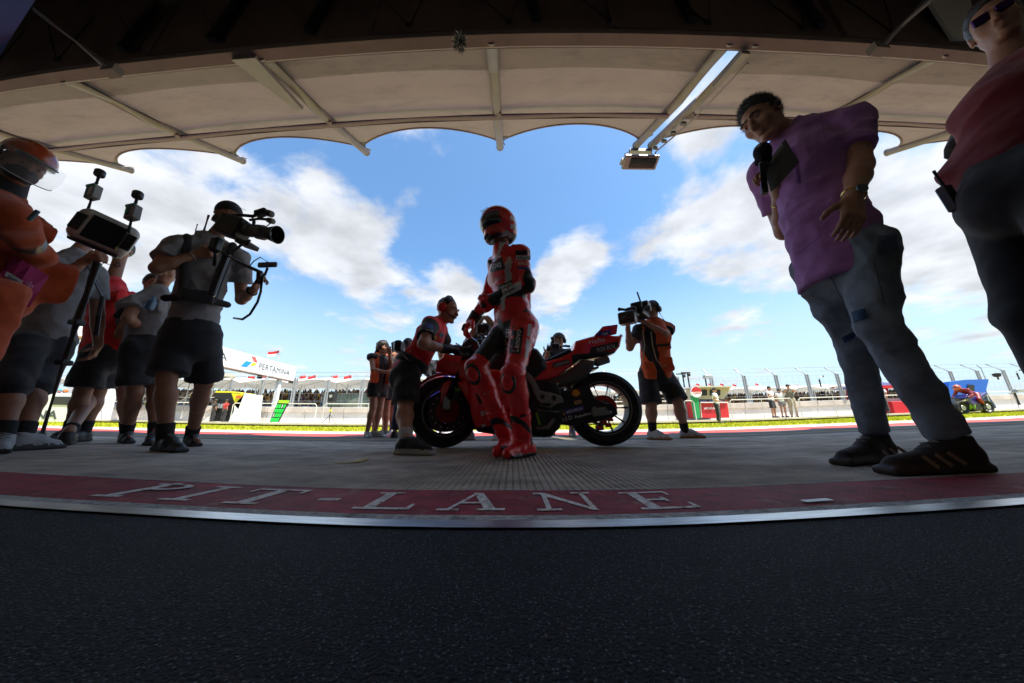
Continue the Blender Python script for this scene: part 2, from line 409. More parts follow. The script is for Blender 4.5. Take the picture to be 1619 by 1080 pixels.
def px_text(body, p0, p1, h, bvh, D, m, parent, name='lettering', bold=.02, lift=.004, shear=0.):
    uv, Fc = text_geo(body, bold); return drape(uv, Fc, p0, p1, h, bvh, D, m, parent, name, lift, shear)
def px_panel(p0, p1, h, bvh, D, m, parent, name='panel', lift=.0025, nu=6, nv=4, shear=0.):
    uv = [(i / nu, j / nv) for j in range(nv + 1) for i in range(nu + 1)]; w = nu + 1
    return drape(uv, [(j * w + i, j * w + i + 1, (j + 1) * w + i + 1, (j + 1) * w + i) for j in range(nv) for i in range(nu)], p0, p1, h, bvh, D, m, parent, name, lift, shear)
def text3(body, o, ex, ez, w, h, m, parent, name='lettering', bold=.02, lift=0.):
    """print in the plane o + ex, ez"""
    uv, Fc = text_geo(body, bold); o = np.array(o, float); ex = unit(ex); ez = unit(ez); n = np.cross(ex, ez)
    return mesh_np(name, [o + ex * a * w + ez * b * h + n * lift for a, b in uv], Fc, m, parent)
# ================================================================ SETTING
def line_y(a, b): return lambda x: a + b * x
def strip(name, fa, fb, x0, x1, z, m, label=None, cat=None, kind='structure', n=1):
    xs = np.linspace(x0, x1, n + 1); V = [(x, fa(x), z) for x in xs] + [(x, fb(x), z) for x in xs]
    o = mesh_np(name, V, [(i, i + 1, n + 2 + i, n + 1 + i) for i in range(n)], m)
    return tag(o, label, cat, None, kind)
yM, yW, yR, yP = line_y(.628, -.022), line_y(.672, -.022), line_y(.712, -.023), line_y(.955, -.042)
M_floor = mat('garage floor', (.024, .029, .045), .8, var=.6, vs=210, bump=1.8, bs=260, spec=.25)
M_conc = mat('pit lane concrete', (.44, .38, .32), .85, var=.3, vs=5, bump=.8, bs=130, spec=.3)
M_asph = mat('asphalt', (.12, .12, .122), .85, var=.2, vs=3, bump=.6, bs=90)
M_redp = mat('red floor paint', (.30, .03, .05), .72, var=.4, vs=14, bump=.55, bs=160, spec=.3)
M_whp = mat('worn white paint', (.42, .42, .42), .8, var=.4, vs=60, bump=.7, bs=180)
M_let = mat('letter paint', (.75, .72, .7), .8, var=.3, vs=60, bump=.3, bs=200)
M_met = mat('brushed metal strip', (.5, .52, .55), .3, metal=1., var=.25, vs=9, bump=.12, bs=40, stretch=(1, 12, 1))
M_grass = mat('verge grass', (.38, .39, .012), .9, var=.35, vs=2.2, bump=.5, bs=30)
strip('ground', line_y(-900, 0), line_y(1500, 0), -1500, 1500, -.03, mat('far ground', (.16, .15, .1), .9, var=.2, vs=.05))
def worn(m, sc=2.2):   # scuffs and stains on a floor
    t = m.node_tree; b = t.nodes['Principled BSDF']; src = b.inputs['Base Color'].links[0].from_socket
    g = _mk(t, 'ShaderNodeNewGeometry', {}); n = _mk(t, 'ShaderNodeTexNoise', {}); n.inputs['Scale'].default_value = sc; n.inputs['Detail'].default_value = 8; n.inputs['Roughness'].default_value = .7; n.inputs['Distortion'].default_value = .8
    mpp = _mk(t, 'ShaderNodeMapping', {}); mpp.inputs['Scale'].default_value = (.45, 1, 1); t.links.new(g.outputs['Position'], mpp.inputs[0]); t.links.new(mpp.outputs[0], n.inputs['Vector'])
    r_ = _mk(t, 'ShaderNodeMapRange', {}); r_.inputs['From Min'].default_value = .35; r_.inputs['From Max'].default_value = .65; r_.inputs['To Min'].default_value = .6; r_.inputs['To Max'].default_value = 1.25; t.links.new(n.outputs['Fac'], r_.inputs['Value'])
    v = _mk(t, 'ShaderNodeVectorMath', dict(operation='SCALE')); t.links.new(src, v.inputs[0]); t.links.new(r_.outputs[0], v.inputs['Scale']); t.links.new(v.outputs[0], b.inputs['Base Color'])
for m_ in (M_conc, M_asph, M_redp): worn(m_)
def chips(m, col, scale, lo, hi, amt, st=(1, 1, 1)):
    t = m.node_tree; b = t.nodes['Principled BSDF']; src = b.inputs['Base Color'].links[0].from_socket
    g = _mk(t, 'ShaderNodeNewGeometry', {}); mpp = _mk(t, 'ShaderNodeMapping', {}); mpp.inputs['Scale'].default_value = st; t.links.new(g.outputs['Position'], mpp.inputs[0])
    n = _mk(t, 'ShaderNodeTexNoise', {}); n.inputs['Scale'].default_value = scale; n.inputs['Detail'].default_value = 10; n.inputs['Roughness'].default_value = .75; t.links.new(mpp.outputs[0], n.inputs['Vector'])
    r_ = _mk(t, 'ShaderNodeMapRange', {}); r_.inputs['From Min'].default_value = lo; r_.inputs['From Max'].default_value = hi; r_.inputs['To Max'].default_value = amt; t.links.new(n.outputs['Fac'], r_.inputs['Value'])
    x = _mk(t, 'ShaderNodeMix', dict(data_type='RGBA')); x.inputs['B'].default_value = (*col, 1); t.links.new(r_.outputs[0], x.inputs['Factor']); t.links.new(src, x.inputs['A']); t.links.new(x.outputs['Result'], b.inputs['Base Color'])
chips(M_redp, (.34, .22, .21), 9., .56, .68, .7); chips(M_redp, (.03, .02, .02), 3., .58, .70, .75, (.25, 1.6, 1))
chips(M_conc, (.07, .062, .055), 2.2, .56, .72, .8, (.3, 1.4, 1)); chips(M_conc, (.62, .58, .52), 60., .66, .72, .6)
chips(M_let, (.22, .05, .06), 26., .52, .62, .85); chips(M_whp, (.08, .08, .08), 12., .5, .62, .7); chips(M_asph, (.05, .05, .05), 3., .55, .68, .6, (.2, 1.5, 1))
worn(M_grass, .8); worn(M_floor, 1.3)
# bright chips of aggregate in the garage floor
t = M_floor.node_tree; b = t.nodes['Principled BSDF']; src = b.inputs['Base Color'].links[0].from_socket
vo = _mk(t, 'ShaderNodeTexVoronoi', {}); vo.inputs['Scale'].default_value = 190; g_ = _mk(t, 'ShaderNodeNewGeometry', {}); t.links.new(g_.outputs['Position'], vo.inputs['Vector'])
r_ = _mk(t, 'ShaderNodeMapRange', {}); r_.inputs['From Min'].default_value = .1; r_.inputs['From Max'].default_value = .32; r_.inputs['To Min'].default_value = .6; r_.inputs['To Max'].default_value = 0.; t.links.new(vo.outputs['Distance'], r_.inputs['Value'])
mx_ = _mk(t, 'ShaderNodeMix', dict(data_type='RGBA')); mx_.inputs['B'].default_value = (.34, .38, .48, 1); t.links.new(r_.outputs[0], mx_.inputs['Factor']); t.links.new(src, mx_.inputs['A']); t.links.new(mx_.outputs['Result'], b.inputs['Base Color'])
strip('garage_floor', line_y(-9, 0), yM, -9, 9, 0, M_floor)
strip('threshold_strip', yM, yW, -9, 9, .004, M_met)
strip('floor_edge_line', yW, yR, -9, 9, .002, M_whp)
strip('red_floor_band', yR, yP, -9, 9, .002, M_redp)
strip('floor_edge_seam', yP, lambda x: yP(x) + .008, -9, 9, .005, M_whp)
# concrete slab of the pit lane with sawn grooves running away from the garage
xs = [-30., -9., -3., -1.6]; gx0, gx1, gp = -.42, 1.45, .0235
zs_ = [0.] * 4
x = gx0
while x < gx1:
    dpt = -.004 * min(1, (x - gx0) / .25 + .25) * min(1, (gx1 - x) / .4 + .2)
    xs += [x, x + .014, x + .0165, x + .0205]; zs_ += [0., 0., dpt, dpt]; x += gp
xs += [3., 9., 40.]; zs_ += [0.] * 3
V = []; Fc = []; ys = ['p', 2.9, 3.35]
for j, yy in enumerate(ys):
    for x, z in zip(xs, zs_): V.append((x, (yP(x) + .008) if yy == 'p' else yy, z if j < 2 else 0.))
n_ = len(xs)
for j in range(2):
    for i in range(n_ - 1): Fc.append((j * n_ + i, j * n_ + i + 1, (j + 1) * n_ + i + 1, (j + 1) * n_ + i))
tag(mesh_np('pit_lane_concrete', V, Fc, M_conc), None, None, None, 'structure')
M_seam = mat('slab joint sealant', (.012, .012, .012), .8)
for x0, y0, x1, y1, w in [(.62, 3.3, 2.35, 1.0, .008), (-9, 2.62, 9, 2.55, .006), (-2.4, .99, -2.2, 3.3, .008), (3.3, 1.0, 3.5, 3.3, .008)]:
    d = unit((x1 - x0, y1 - y0)); nn = A(-d[1], d[0]) * w * .5
    sheet('slab_joint', [(x0 + nn[0], y0 + nn[1]), (x1 + nn[0], y1 + nn[1]), (x1 - nn[0], y1 - nn[1]), (x0 - nn[0], y0 - nn[1])], M_seam, .003)
strip('pit_lane_asphalt', line_y(3.35, 0), line_y(4.55, 0), -60, 80, 0, M_asph)
M_yel = mat('yellow marking paint', (.55, .38, .02), .7, var=.3, vs=30)
strip('yellow_lane_line', line_y(3.62, .0), line_y(3.68, .0), -60, 80, .004, M_yel)
def mark(pts, w, m, z=.004, name='floor_marking'):
    for (a, b_) in zip(pts[:-1], pts[1:]):
        a, b_ = A(*a)[:2], A(*b_)[:2]; d = unit(b_ - a); nn = A(-d[1], d[0]) * w / 2
        sheet(name, [a + nn, b_ + nn, b_ - nn, a - nn], m, z)
mark([G(530, 732), G(576, 730), ], .03, M_yel); mark([G(558, 731.5), G(585, 725)], .035, M_yel, .005)
mark([G(852, 716), G(876, 713)], .035, M_yel); mark([G(622, 713), G(632, 712)], .03, M_yel)
for a, b_ in [((770, 728), (812, 728)), ((855, 718), (905, 717)), ((640, 738), (690, 730))]: mark([G(*a), G(*b_)], .008, M_whp, .005, 'paint_scuff')
mark([G(1272, 797), G(1315, 794)], .02, mat('silver tape', (.6, .6, .68), .4), .006, 'tape_patch')
M_redl = mat('red line paint', (.5, .06, .05), .7, var=.15, vs=4); M_whl = mat('white line paint', (.75, .73, .7), .7, var=.1, vs=4)
strip('red_track_line', line_y(4.55, 0), line_y(5.75, 0), -60, 80, .0, M_redl)
strip('white_track_line', line_y(5.75, 0), line_y(6.6, 0), -60, 80, .0, M_whl)
strip('track_edge_asphalt', line_y(6.6, 0), line_y(7.4, 0), -60, 80, .0, mat('pale asphalt', (.3, .29, .26), .85, var=.15, vs=2))
strip('grass_verge', line_y(7.4, 0), line_y(14.9, 0), -80, 110, .0, M_grass)
# short grass standing on the verge
V = []; Fc = []; rg = np.random.RandomState(3)
for i in range(22000):
    y = 7.5 + 7.2 * rg.rand() ** 1.2; x = (rg.rand() * 2 - 1) * (y * 1.9 + 2) + 1; h = .03 + .035 * rg.rand(); w = .012 + .012 * rg.rand(); a = rg.rand() * 3.14; n = len(V)
    V += [(x - w * math.cos(a), y - w * math.sin(a), 0), (x + w * math.cos(a), y + w * math.sin(a), 0), (x + rg.randn() * .02, y + rg.randn() * .02, h)]; Fc.append((n, n + 1, n + 2))
tag(mesh_np('short_grass', V, Fc, mat('grass blades', (.42, .44, .015), .8, var=.4, vs=1.5, trl=.3)), 'short sunlit yellow-green grass on the verge', 'grass', None, 'stuff')
# ---- painted letters PIT-LANE, serif capitals
def serif(ch, xl, xr, zb, zt):
    mb = MB(); Hh = zt - zb; s = .022
    zz = [0.0030]
    def q(a, b_, c, d): zz[0] += .00025; mb.add([(xl + u * (xr - xl), zb + v * Hh, zz[0]) for u, v in (a, b_, c, d)], [(0, 1, 2, 3)])
    def bar(u0, v0, u1, v1, w):
        d = A(u1 - u0, v1 - v0); wu = w; q((u0, v0), (u0 + wu, v0), (u1 + wu, v1), (u1, v1))
    def ser(u, v, w=.34): q((u, v - .0), (u + w, v), (u + w, v + .09), (u, v + .09))
    if ch == 'I': bar(.38, .04, .38, .96, .24); ser(.1, 0, .8); ser(.1, .91, .8)
    if ch == 'T': bar(.4, .04, .4, .96, .2); ser(.22, 0, .56); ser(0, .9, 1.); q((0, .72), (.07, .72), (.07, .9), (0, .9)); q((.93, .72), (1, .72), (1, .9), (.93, .9))
    if ch == 'L': bar(.16, .04, .16, .96, .2); ser(.0, .91, .52); ser(0, 0, 1.); q((.9, 0), (1, 0), (1, .28), (.94, .28))
    if ch == 'A': bar(.12, .05, .45, 1, .07); bar(.7, .05, .42, 1, .17); ser(0, 0, .32); ser(.6, 0, .4); q((.25, .34), (.78, .34), (.76, .42), (.28, .42))
    if ch == 'N': bar(.14, .04, .14, .96, .08); bar(.8, .0, .8, .96, .08); q((.04, .99), (.22, .99), (.9, 0), (.8, 0)); ser(0, 0, .36); ser(0, .91, .22); ser(.66, .91, .34)
    if ch == 'E': bar(.16, .04, .16, .96, .19); ser(0, 0, .98); ser(0, .91, .92); q((.3, .44), (.68, .44), (.68, .53), (.3, .53)); q((.9, 0), (.99, 0), (.99, .28), (.94, .28)); q((.86, .74), (.92, .74), (.92, .95), (.86, .95)); q((.62, .36), (.69, .36), (.69, .62), (.62, .62))
    if ch == '-': q((0, .38), (1, .38), (1, .52), (0, .52))
    if ch == 'P':
        bar(.16, .04, .16, .96, .2); ser(0, 0, .55); ser(0, .91, .5)
        P = []; n = 10
        for i in range(n + 1):
            t = math.pi / 2 - math.pi * i / n; P.append((.5 + .45 * math.cos(t), .73 + .26 * math.sin(t), .5 + .26 * math.cos(t), .73 + .18 * math.sin(t)))
        for p, r in zip(P[:-1], P[1:]): q((p[0], p[1]), (r[0], r[1]), (r[2], r[3]), (p[2], p[3]))
        q((.3, .99), (.5, .99), (.5, .91), (.3, .91)); q((.3, .47), (.5, .47), (.5, .55), (.3, .55))
    return mb
let = thing('floor_lettering', 'white serif letters PIT-LANE painted on the dark red floor band', 'lettering', (0, .8, .004))
for ch, xl, xr, s_ in [('P', -1.12, -.965, 0), ('I', -.925, -.82, 0), ('T', -.765, -.60, 0), ('-', -.515, -.46, 0), ('L', -.385, -.245, 0), ('A', -.18, -.02, 0), ('N', .055, .215, 0), ('E', .295, .435, 0)]:
    zc_ = (xl + xr) / 2; serif(ch, xl, xr, .742 - .03 * zc_, .915 - .035 * zc_).build('letter', M_let, let)

# ---- garage shell behind the camera
M_dark = mat('garage paint', (.62, .62, .62), .7)
mb = MB(); mb.box((-8.9, -4.2, 1.7), (.1, 4.9, 1.7)); tag(mb.build('garage_wall', M_dark), None, None, None, 'structure')
mb = MB(); mb.box((8.9, -4.2, 1.7), (.1, 4.9, 1.7)); tag(mb.build('garage_wall', M_dark), None, None, None, 'structure')
mb = MB(); mb.box((0, -9.1, 1.7), (9, .1, 1.7)); tag(mb.build('garage_wall', M_dark), None, None, None, 'structure')
mb = MB(); mb.box((0, -4.2, 3.5), (9, 5., .1)); tag(mb.build('garage_ceiling', M_dark), None, None, None, 'structure')
mb = MB(); mb.box((0, .35, 5.2), (60, .15, 1.6)); mb.box((0, -8, 6.9), (60, 8.4, .1)); tag(mb.build('upper_facade_wall', mat('facade panel', (.09, .09, .1), .6)), None, None, None, 'structure')

# ---- dark soffit and its beam above the garage doors
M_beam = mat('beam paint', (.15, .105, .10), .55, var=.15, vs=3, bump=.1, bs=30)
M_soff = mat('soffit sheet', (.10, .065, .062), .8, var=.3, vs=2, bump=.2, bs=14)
M_edge = mat('pale beam edge', (.6, .55, .52), .4)
sof = thing('roof_soffit', 'dark sheet soffit with steel beam and bracing above the garage front', 'soffit', (0, 1.2, 4.3))
for k in range(-7, 8):
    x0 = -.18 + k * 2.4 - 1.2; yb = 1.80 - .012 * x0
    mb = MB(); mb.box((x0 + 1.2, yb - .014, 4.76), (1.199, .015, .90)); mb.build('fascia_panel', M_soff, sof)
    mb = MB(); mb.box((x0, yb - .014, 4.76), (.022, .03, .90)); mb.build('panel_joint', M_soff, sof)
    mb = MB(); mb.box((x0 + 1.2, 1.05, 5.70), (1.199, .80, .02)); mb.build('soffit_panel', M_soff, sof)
mb = MB()
nx = 48
for i in range(nx):
    xa = -16 + 32 * i / nx; xb = -16 + 32 * (i + 1) / nx
    ya = 1.9 - .012 * xa; yb = 1.9 - .012 * xb; za = 3.8
    V = [(xa, ya, za), (xb, yb, za), (xb, yb - .105, za), (xa, ya - .105, za), (xa, ya - .01, za + .16), (xb, yb - .01, za + .16), (xb, yb - .115, za + .05), (xa, ya - .115, za + .05)]
    mb.add(V, [(3, 2, 1, 0), (0, 1, 5, 4), (2, 3, 7, 6), (4, 5, 6, 7)])
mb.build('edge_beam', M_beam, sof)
mb = MB(); mb.tube([(-16, 2.1, 3.803), (16, 1.715, 3.803)], .011, 8); mb.build('edge_bead', M_edge, sof)
M_rod = mat('black rod', (.006, .006, .006), .5)
for i in range(-9, 10):
    xc = -.02 + i * .99; y0 = 1.765 - .012 * xc
    MB().tube([(xc - .0, y0, 3.97), (xc - .46, y0 - .02, 4.62)], .0065, 6).build('brace_rod', M_rod, sof)
    MB().tube([(xc + .03, y0, 3.96), (xc + .17, y0 - .02, 4.62)], .0065, 6).build('brace_rod', M_rod, sof)
    MB().box((xc + .015, y0, 3.965), (.028, .012, .02)).build('brace_cleat', M_rod, sof)
for i in (-4.15, -3.1, -2.05, .22, 1.75, 3.1):
    y0 = 1.76 - .012 * i; MB().prism([(i, y0, 3.94), (i + .09, y0, 3.94), (i + .09 + .10 * np.sign(i) * -1, y0, 4.7), (i + .10 * np.sign(i) * -1, y0, 4.7)], (0, -.04, 0)).build('soffit_purlin', M_rod, sof)
M_stl = mat('brown steel', (.15, .12, .11), .5)
for a, b_ in [(W(178, 112, 1.74), W(62, 18, 1.55)), (W(1388, 78, 1.66), W(1462, 4, 1.45))]:
    MB().tube([a, b_], .040, 12).build('raking_strut', M_stl, sof, smooth=True); MB().box(a, (.07, .04, .04)).build('strut_shoe', M_stl, sof)
tr_ = MB(); tr_.prism([W(1462, -5, 1.6), W(1505, 62, 1.7), W(1545, 62, 1.7), W(1530, -8, 1.6)], (0, .03, 0)); tr_.build('pale_panel', mat('pale soffit', (.5, .48, .47), .6), sof)
bl = MB(); bl.prism([G(0, 92, 4.05), G(62, -6, 4.05), G(-60, -30, 4.05), G(-60, 60, 4.05)], (0, 0, .03)); tag(bl.build('reflection_panel', mat('blue panel', (.01, .05, .25), .4)), 'deep blue panel standing for a glass reflection high at the end of the dark soffit', 'sign')  # flat blue puts a glass reflection into the panel's own colour

# ---- tensile canopy over the pit lane
M_fab = mat('canopy membrane', (.245, .198, .186), .8, var=.10, vs=1.6, bump=.25, bs=9, trl=.10)
t = M_fab.node_tree   # grime: soft dark bands and blotches
b = t.nodes['Principled BSDF']; src = b.inputs['Base Color'].links[0].from_socket
g_ = _mk(t, 'ShaderNodeNewGeometry', {}); n_g = _mk(t, 'ShaderNodeTexNoise', {}); n_g.inputs['Scale'].default_value = 3.2; n_g.inputs['Detail'].default_value = 9; n_g.inputs['Roughness'].default_value = .75
mpg = _mk(t, 'ShaderNodeMapping', {}); mpg.inputs['Scale'].default_value = (.5, 1.6, 1); t.links.new(g_.outputs['Position'], mpg.inputs[0]); t.links.new(mpg.outputs[0], n_g.inputs['Vector'])
rgm = _mk(t, 'ShaderNodeMapRange', {}); rgm.inputs['From Min'].default_value = .3; rgm.inputs['From Max'].default_value = .5; rgm.inputs['To Min'].default_value = .62; rgm.inputs['To Max'].default_value = 1.; t.links.new(n_g.outputs['Fac'], rgm.inputs['Value'])
vg = _mk(t, 'ShaderNodeVectorMath', dict(operation='SCALE')); t.links.new(src, vg.inputs[0]); t.links.new(rgm.outputs[0], vg.inputs['Scale']); t.links.new(vg.outputs[0], b.inputs['Base Color'])
can = thing('fabric_canopy', 'beige tensile fabric canopy with scalloped edge on steel rafters over the pit lane', 'canopy', (0, 2.8, 4.2))
RX = [-.18 + 2.4 * k for k in range(-7, 8)]
RX = [x - .035 * 0 for x in RX]
def roofz(y): return 3.86 + (y - 1.9) * .47 - .028 * (y - 1.9) * (3.9 - y) * 4 * .5
def yshift(x): return -.016 * x
M_tube = mat('canopy steel', (.21, .175, .17), .45, var=.1, vs=6)
nu, nv = 16, 12
for k in range(len(RX) - 1):
    x0, x1 = RX[k], RX[k + 1]
    if abs(x0 - 2.22) < .05: x0 += .30
    V = []; Fc = []
    for j in range(nv + 1):
        for i in range(nu + 1):
            u = i / nu; x = x0 + (x1 - x0) * u; ye = 3.80 - .50 * (4 * u * (1 - u)) ** .9
            y = 1.88 + (ye - 1.88) * j / nv; sag = .05 * math.sin(math.pi * u) * math.sin(math.pi * min(1, j / nv))
            crease = -.03 * math.exp(-((y - 2.62) / .10) ** 2)
            V.append((x, y + yshift(x), roofz(y) + .07 + sag * .8 + crease))
    for j in range(nv):
        for i in range(nu): a = j * (nu + 1) + i; Fc.append((a, a + 1, a + nu + 2, a + nu + 1))
    pan = mesh_np('membrane_panel', V, Fc, M_fab, can, smooth=True)
    rim = MB(); rim.tube([V[nv * (nu + 1) + i] for i in range(nu + 1)], .016, 6); rim.build('edge_rope', M_fab, pan, smooth=True)
for k, x in enumerate(RX):
    cs = [x] if abs(x - 2.22) > .05 else [x, x + .27]
    for xx in cs:
        e = 3.95
        r = MB(); r.tube([(xx, 1.85 + yshift(xx), roofz(1.85) - .0), (xx, 2.7 + yshift(xx), roofz(2.7) + .02), (xx, e + yshift(xx), roofz(e) + .03)], .062, 14); r.build('rafter', M_tube, can, smooth=True)
        f_ = MB(); f_.lathe((xx, e + yshift(xx), roofz(e) + .03), [(.066, -.02), (.066, .012), (.03, .014)], (0, 1, .45), 14); f_.build('rafter_cap', M_tube, can, smooth=True)
        g2 = MB(); g2.prism([(xx + .05, 3.66 + yshift(xx), roofz(3.66) + .05), (xx + .14, 3.62 + yshift(xx), roofz(3.62) + .07), (xx + .05, 3.84 + yshift(xx), roofz(3.84) + .05)], (0, 0, .015))
        g2.tube([(xx + .06, 3.82 + yshift(xx), roofz(3.8) + .06), (xx + .08, 3.93 + yshift(xx), roofz(3.9) + .09)], .012, 6); g2.build('corner_plate', mat('dull steel', (.12, .12, .12), .5, .6), can)
for k in range(len(RX) - 1):
    x0, x1 = RX[k] + (.27 if abs(RX[k] - 2.22) < .05 else 0), RX[k + 1]
    p = MB(); p.tube([(x0, 2.99 + yshift(x0), roofz(2.99) - .03), (x1, 2.99 + yshift(x1), roofz(2.99) - .03)], .036, 12); p.build('purlin', M_tube, can, smooth=True)
    MB().box((x0 + .03, 2.94 + yshift(x0), roofz(2.94) + .0), (.03, .03, .05)).build('purlin_bracket', M_tube, can)
# flat gutter pieces beside some rafters
for xg in (-2.86, -7.9, 2.36):
    g3 = MB(); g3.prism([(xg, 1.87, roofz(1.9) - .06), (xg + .26, 1.87, roofz(1.9) - .06), (xg + .2, 2.62, roofz(2.62) - .06), (xg + .1, 2.62, roofz(2.62) - .06)] if xg < 2 else [(xg, 1.87, roofz(1.9) - .08), (xg + .09, 1.87, roofz(1.9) - .08), (xg + .06, 2.3, roofz(2.3) - .08), (xg + .0, 2.3, roofz(2.3) - .08)], (0, 0, -.05)); g3.build('gutter', M_tube, can)
# conduit with clamps on the double rafter, and the flood light it feeds
xx = 2.2 + .34
cd = MB(); cd.tube([(xx, 2.0, roofz(2.0) - .08), (xx, 3.0, roofz(3.0) - .1), (xx, 3.9, roofz(3.9) - .1), (xx - .02, 3.98, roofz(3.98) - .25), (xx - .2, 3.99, roofz(3.98) - .33), (xx - .28, 3.99, roofz(3.98) - .4)], .012, 6); cd.build('conduit', M_tube, can)
for yy in (3.05, 3.3, 3.55, 3.8): MB().box((xx - .05, yy, roofz(yy) - .07), (.035, .02, .02)).build('conduit_clamp', mat('dull steel', (.12,) * 3, .5, .6), can)
M_lamp = mat('lamp housing', (.25, .24, .24), .45, .4)
fl = thing('flood_light', 'slim grey flood light hanging from the double rafter of the canopy', 'flood light', (2.3, 3.95, 4.3))
yl = 3.97; zl = roofz(3.97) - .0
MB().box((2.31, yl, zl - .05), (.2, .035, .03)).build('mounting_bar', M_lamp, fl)
MB().tube([(2.12, yl, zl - .07), (2.02, yl, zl - .12), (2.0, yl, zl - .3)], .011, 6).build('bracket_arm', M_lamp, fl)
MB().tube([(2.5, yl, zl - .07), (2.52, yl, zl - .15), (2.49, yl, zl - .3)], .011, 6).build('bracket_arm', M_lamp, fl)
hs = MB(); hs.box((2.24, yl - .05, zl - .36), (.3, .12, .035), rot=np.array(Matrix.Rotation(R(-18), 3, 'X')), bev=.015); hs.build('housing', M_lamp, fl)
MB().box((2.27, yl - .065, zl - .402), (.22, .08, .006), rot=np.array(Matrix.Rotation(R(-18), 3, 'X'))).build('lens', mat('lamp glass', (.02, .03, .025), .1), fl)
MB().box((1.93, yl - .05, zl - .35), (.03, .06, .02)).build('end_cap', M_lamp, fl)
# pennant-like brush on a wire in front of the soffit
bp = W(727, 66, 1.5)
br = thing('hanging_brush', 'small shaggy grey-white tuft hanging on a wire below the soffit', 'tuft', bp)
MB().tube([bp + A(0, 0, .03), bp + A(.01, -.25, 1.3)], .003, 5).build('wire', M_rod, br)
V = []; Fc = []
for i in range(900):
    d = unit(rg.randn(3)); c = bp + d * A(.045, .045, .045) * rg.rand() + A(0, 0, .02 * rg.randn()); e = c + (d * .03 + A(0, 0, -.035 * rg.rand())) ; s_ = unit(np.cross(d, rg.randn(3))) * .0045; n = len(V)
    V += [c - s_, c + s_, e]; Fc.append((n, n + 1, n + 2))
o = mesh_np('bristles', V, Fc, [mat('pale bristle', (.75, .72, .66), .8), mat('dark bristle', (.06, .06, .05), .8)], br, mi=(rg.rand(900) > .45).astype(int)); o['kind'] = 'stuff'
# ================================================================ FAR SIDE: kerb, pit wall, fence, grandstands, stands
M_wall = mat('pit wall concrete', (.52, .46, .40), .85, var=.15, vs=1.2, bump=.3, bs=20)
M_wallw = mat('white wall paint', (.70, .67, .62), .75, var=.1, vs=1.5)
M_drk = mat('kerb shade and black fittings', (.03, .03, .03), .9)
kb = thing('kerb', 'long pale concrete kerb along the far edge of the grass verge', 'kerb', (0, 15, 0))
x = -46.
while x < 62:
    MB().box((x + 1.48, 15.2, .13), (1.485, .30, .05), bev=.012).build('kerb_stone', M_wall, kb); x += 3.
MB().box((8, 15.3, .04), (54, .28, .045)).build('shaded_kerb_base', M_drk, kb)  # near-black colour paints in the shade under the kerb stones
tag(MB().box((8, 16.6, .05), (54, 1.1, .06)).build('platform', M_wall), None, None, None, 'structure')
pw = thing('pit_wall', 'long stepped cream concrete wall behind the pit platform', 'wall', (0, 17.6, 0))
x = -46.
while x < 62:
    MB().box((x + 1.18, 17.72, .95), (1.185, .22, .155), bev=.015).build('wall_cap', M_wall, pw)
    MB().box((x + 1.18, 17.74, .45), (1.187, .15, .345)).build('wall_panel', M_wallw, pw); x += 2.4
M_gal = mat('galvanised steel', (.42, .43, .44), .45, .5, var=.1, vs=10)
M_rail = mat('rail paint', (.62, .6, .56), .5)
fe = thing('debris_fence', 'tall catch fence of steel posts with cranked tops and cables on the pit wall', 'fence', (0, 17.9, 1.1))
x = -44.; posts = []
while x < 60:
    posts.append(x); x += 2.17
p0 = MB(); X0 = posts[0]
for dx in (-.07, .07): p0.box((X0 + dx, 17.9, 1.95), (.028, .05, .85))
p0.tube([(X0, 17.9, 2.78), (X0 - .0, 18.55, 3.35)], .045, 6); p0.box((X0, 17.9, 1.15), (.14, .08, .03)); p0.box((X0, 17.9, 2.1), (.1, .03, .03))
o0 = p0.build('fence_post', M_gal, fe)
for x in posts[1:]:
    c = o0.copy(); COL.objects.link(c); c.location = (x - X0, 0, 0)
for z in (1.5, 1.95, 2.35, 2.75): MB().tube([(-46, 17.88, z), (60, 17.88, z)], .009, 5).build('cable', M_gal, fe)
for y, z in ((18.25, 3.07), (18.55, 3.37)): MB().tube([(-46, y, z), (60, y, z)], .014, 5).build('cable', M_gal, fe)
wm = MB()
for i in range(int(104 / .43)):
    xx = -44 + i * .43; wm.box((xx, 17.93, 1.95), (.0022, .0022, .82))
w_ = wm.build('wire_mesh', M_gal, fe); w_['kind'] = 'stuff'
# handrails along the platform: separate bent-tube sections
def rail(x0, x1, lab, y=15.55, h=1.0, z0=.18):
    t_ = thing('handrail', 'bent tube handrail section ' + lab, 'handrail', (x0, y, z0), 'handrail sections along the pit platform')
    z1 = z0 + h; MB().tube([(x0, y, z0), (x0, y, z1 - .1), (x0 + .1, y, z1), (x1 - .1, y, z1), (x1, y, z1 - .1), (x1, y, z0)], .026, 6).build('top_rail', M_rail, t_)
    n = max(1, int((x1 - x0) / 1.6))
    for i in range(1, n):
        xx = x0 + (x1 - x0) * i / n; MB().tube([(xx, y, z0), (xx, y, z1)], .022, 6).build('rail_post', M_rail, t_)
for (x0, x1), lab in zip([(-27, -20.5), (-20, -17), (-15.2, -10.4), (-10, -5.2), (-4.8, -.8), (-.4, 4.6), (5.2, 9.6), (11.6, 15.2), (15.6, 19.8), (20.2, 22.6), (27.8, 31.6), (32, 36)], ['behind the far left marshals', 'left of the black and yellow pit stand', 'around the leaning green pit board', 'holding the tripod speaker', 'behind the two women', 'behind the mechanic and rider', 'behind the parked motorcycle', 'behind the right cameraman', 'right of the beige booth, before the standing trio', 'between the trio and the wall shadow', 'ending at the red tent', 'between red tent and blue booth', 'at the far right past the blue booth']): rail(x0, x1, lab)
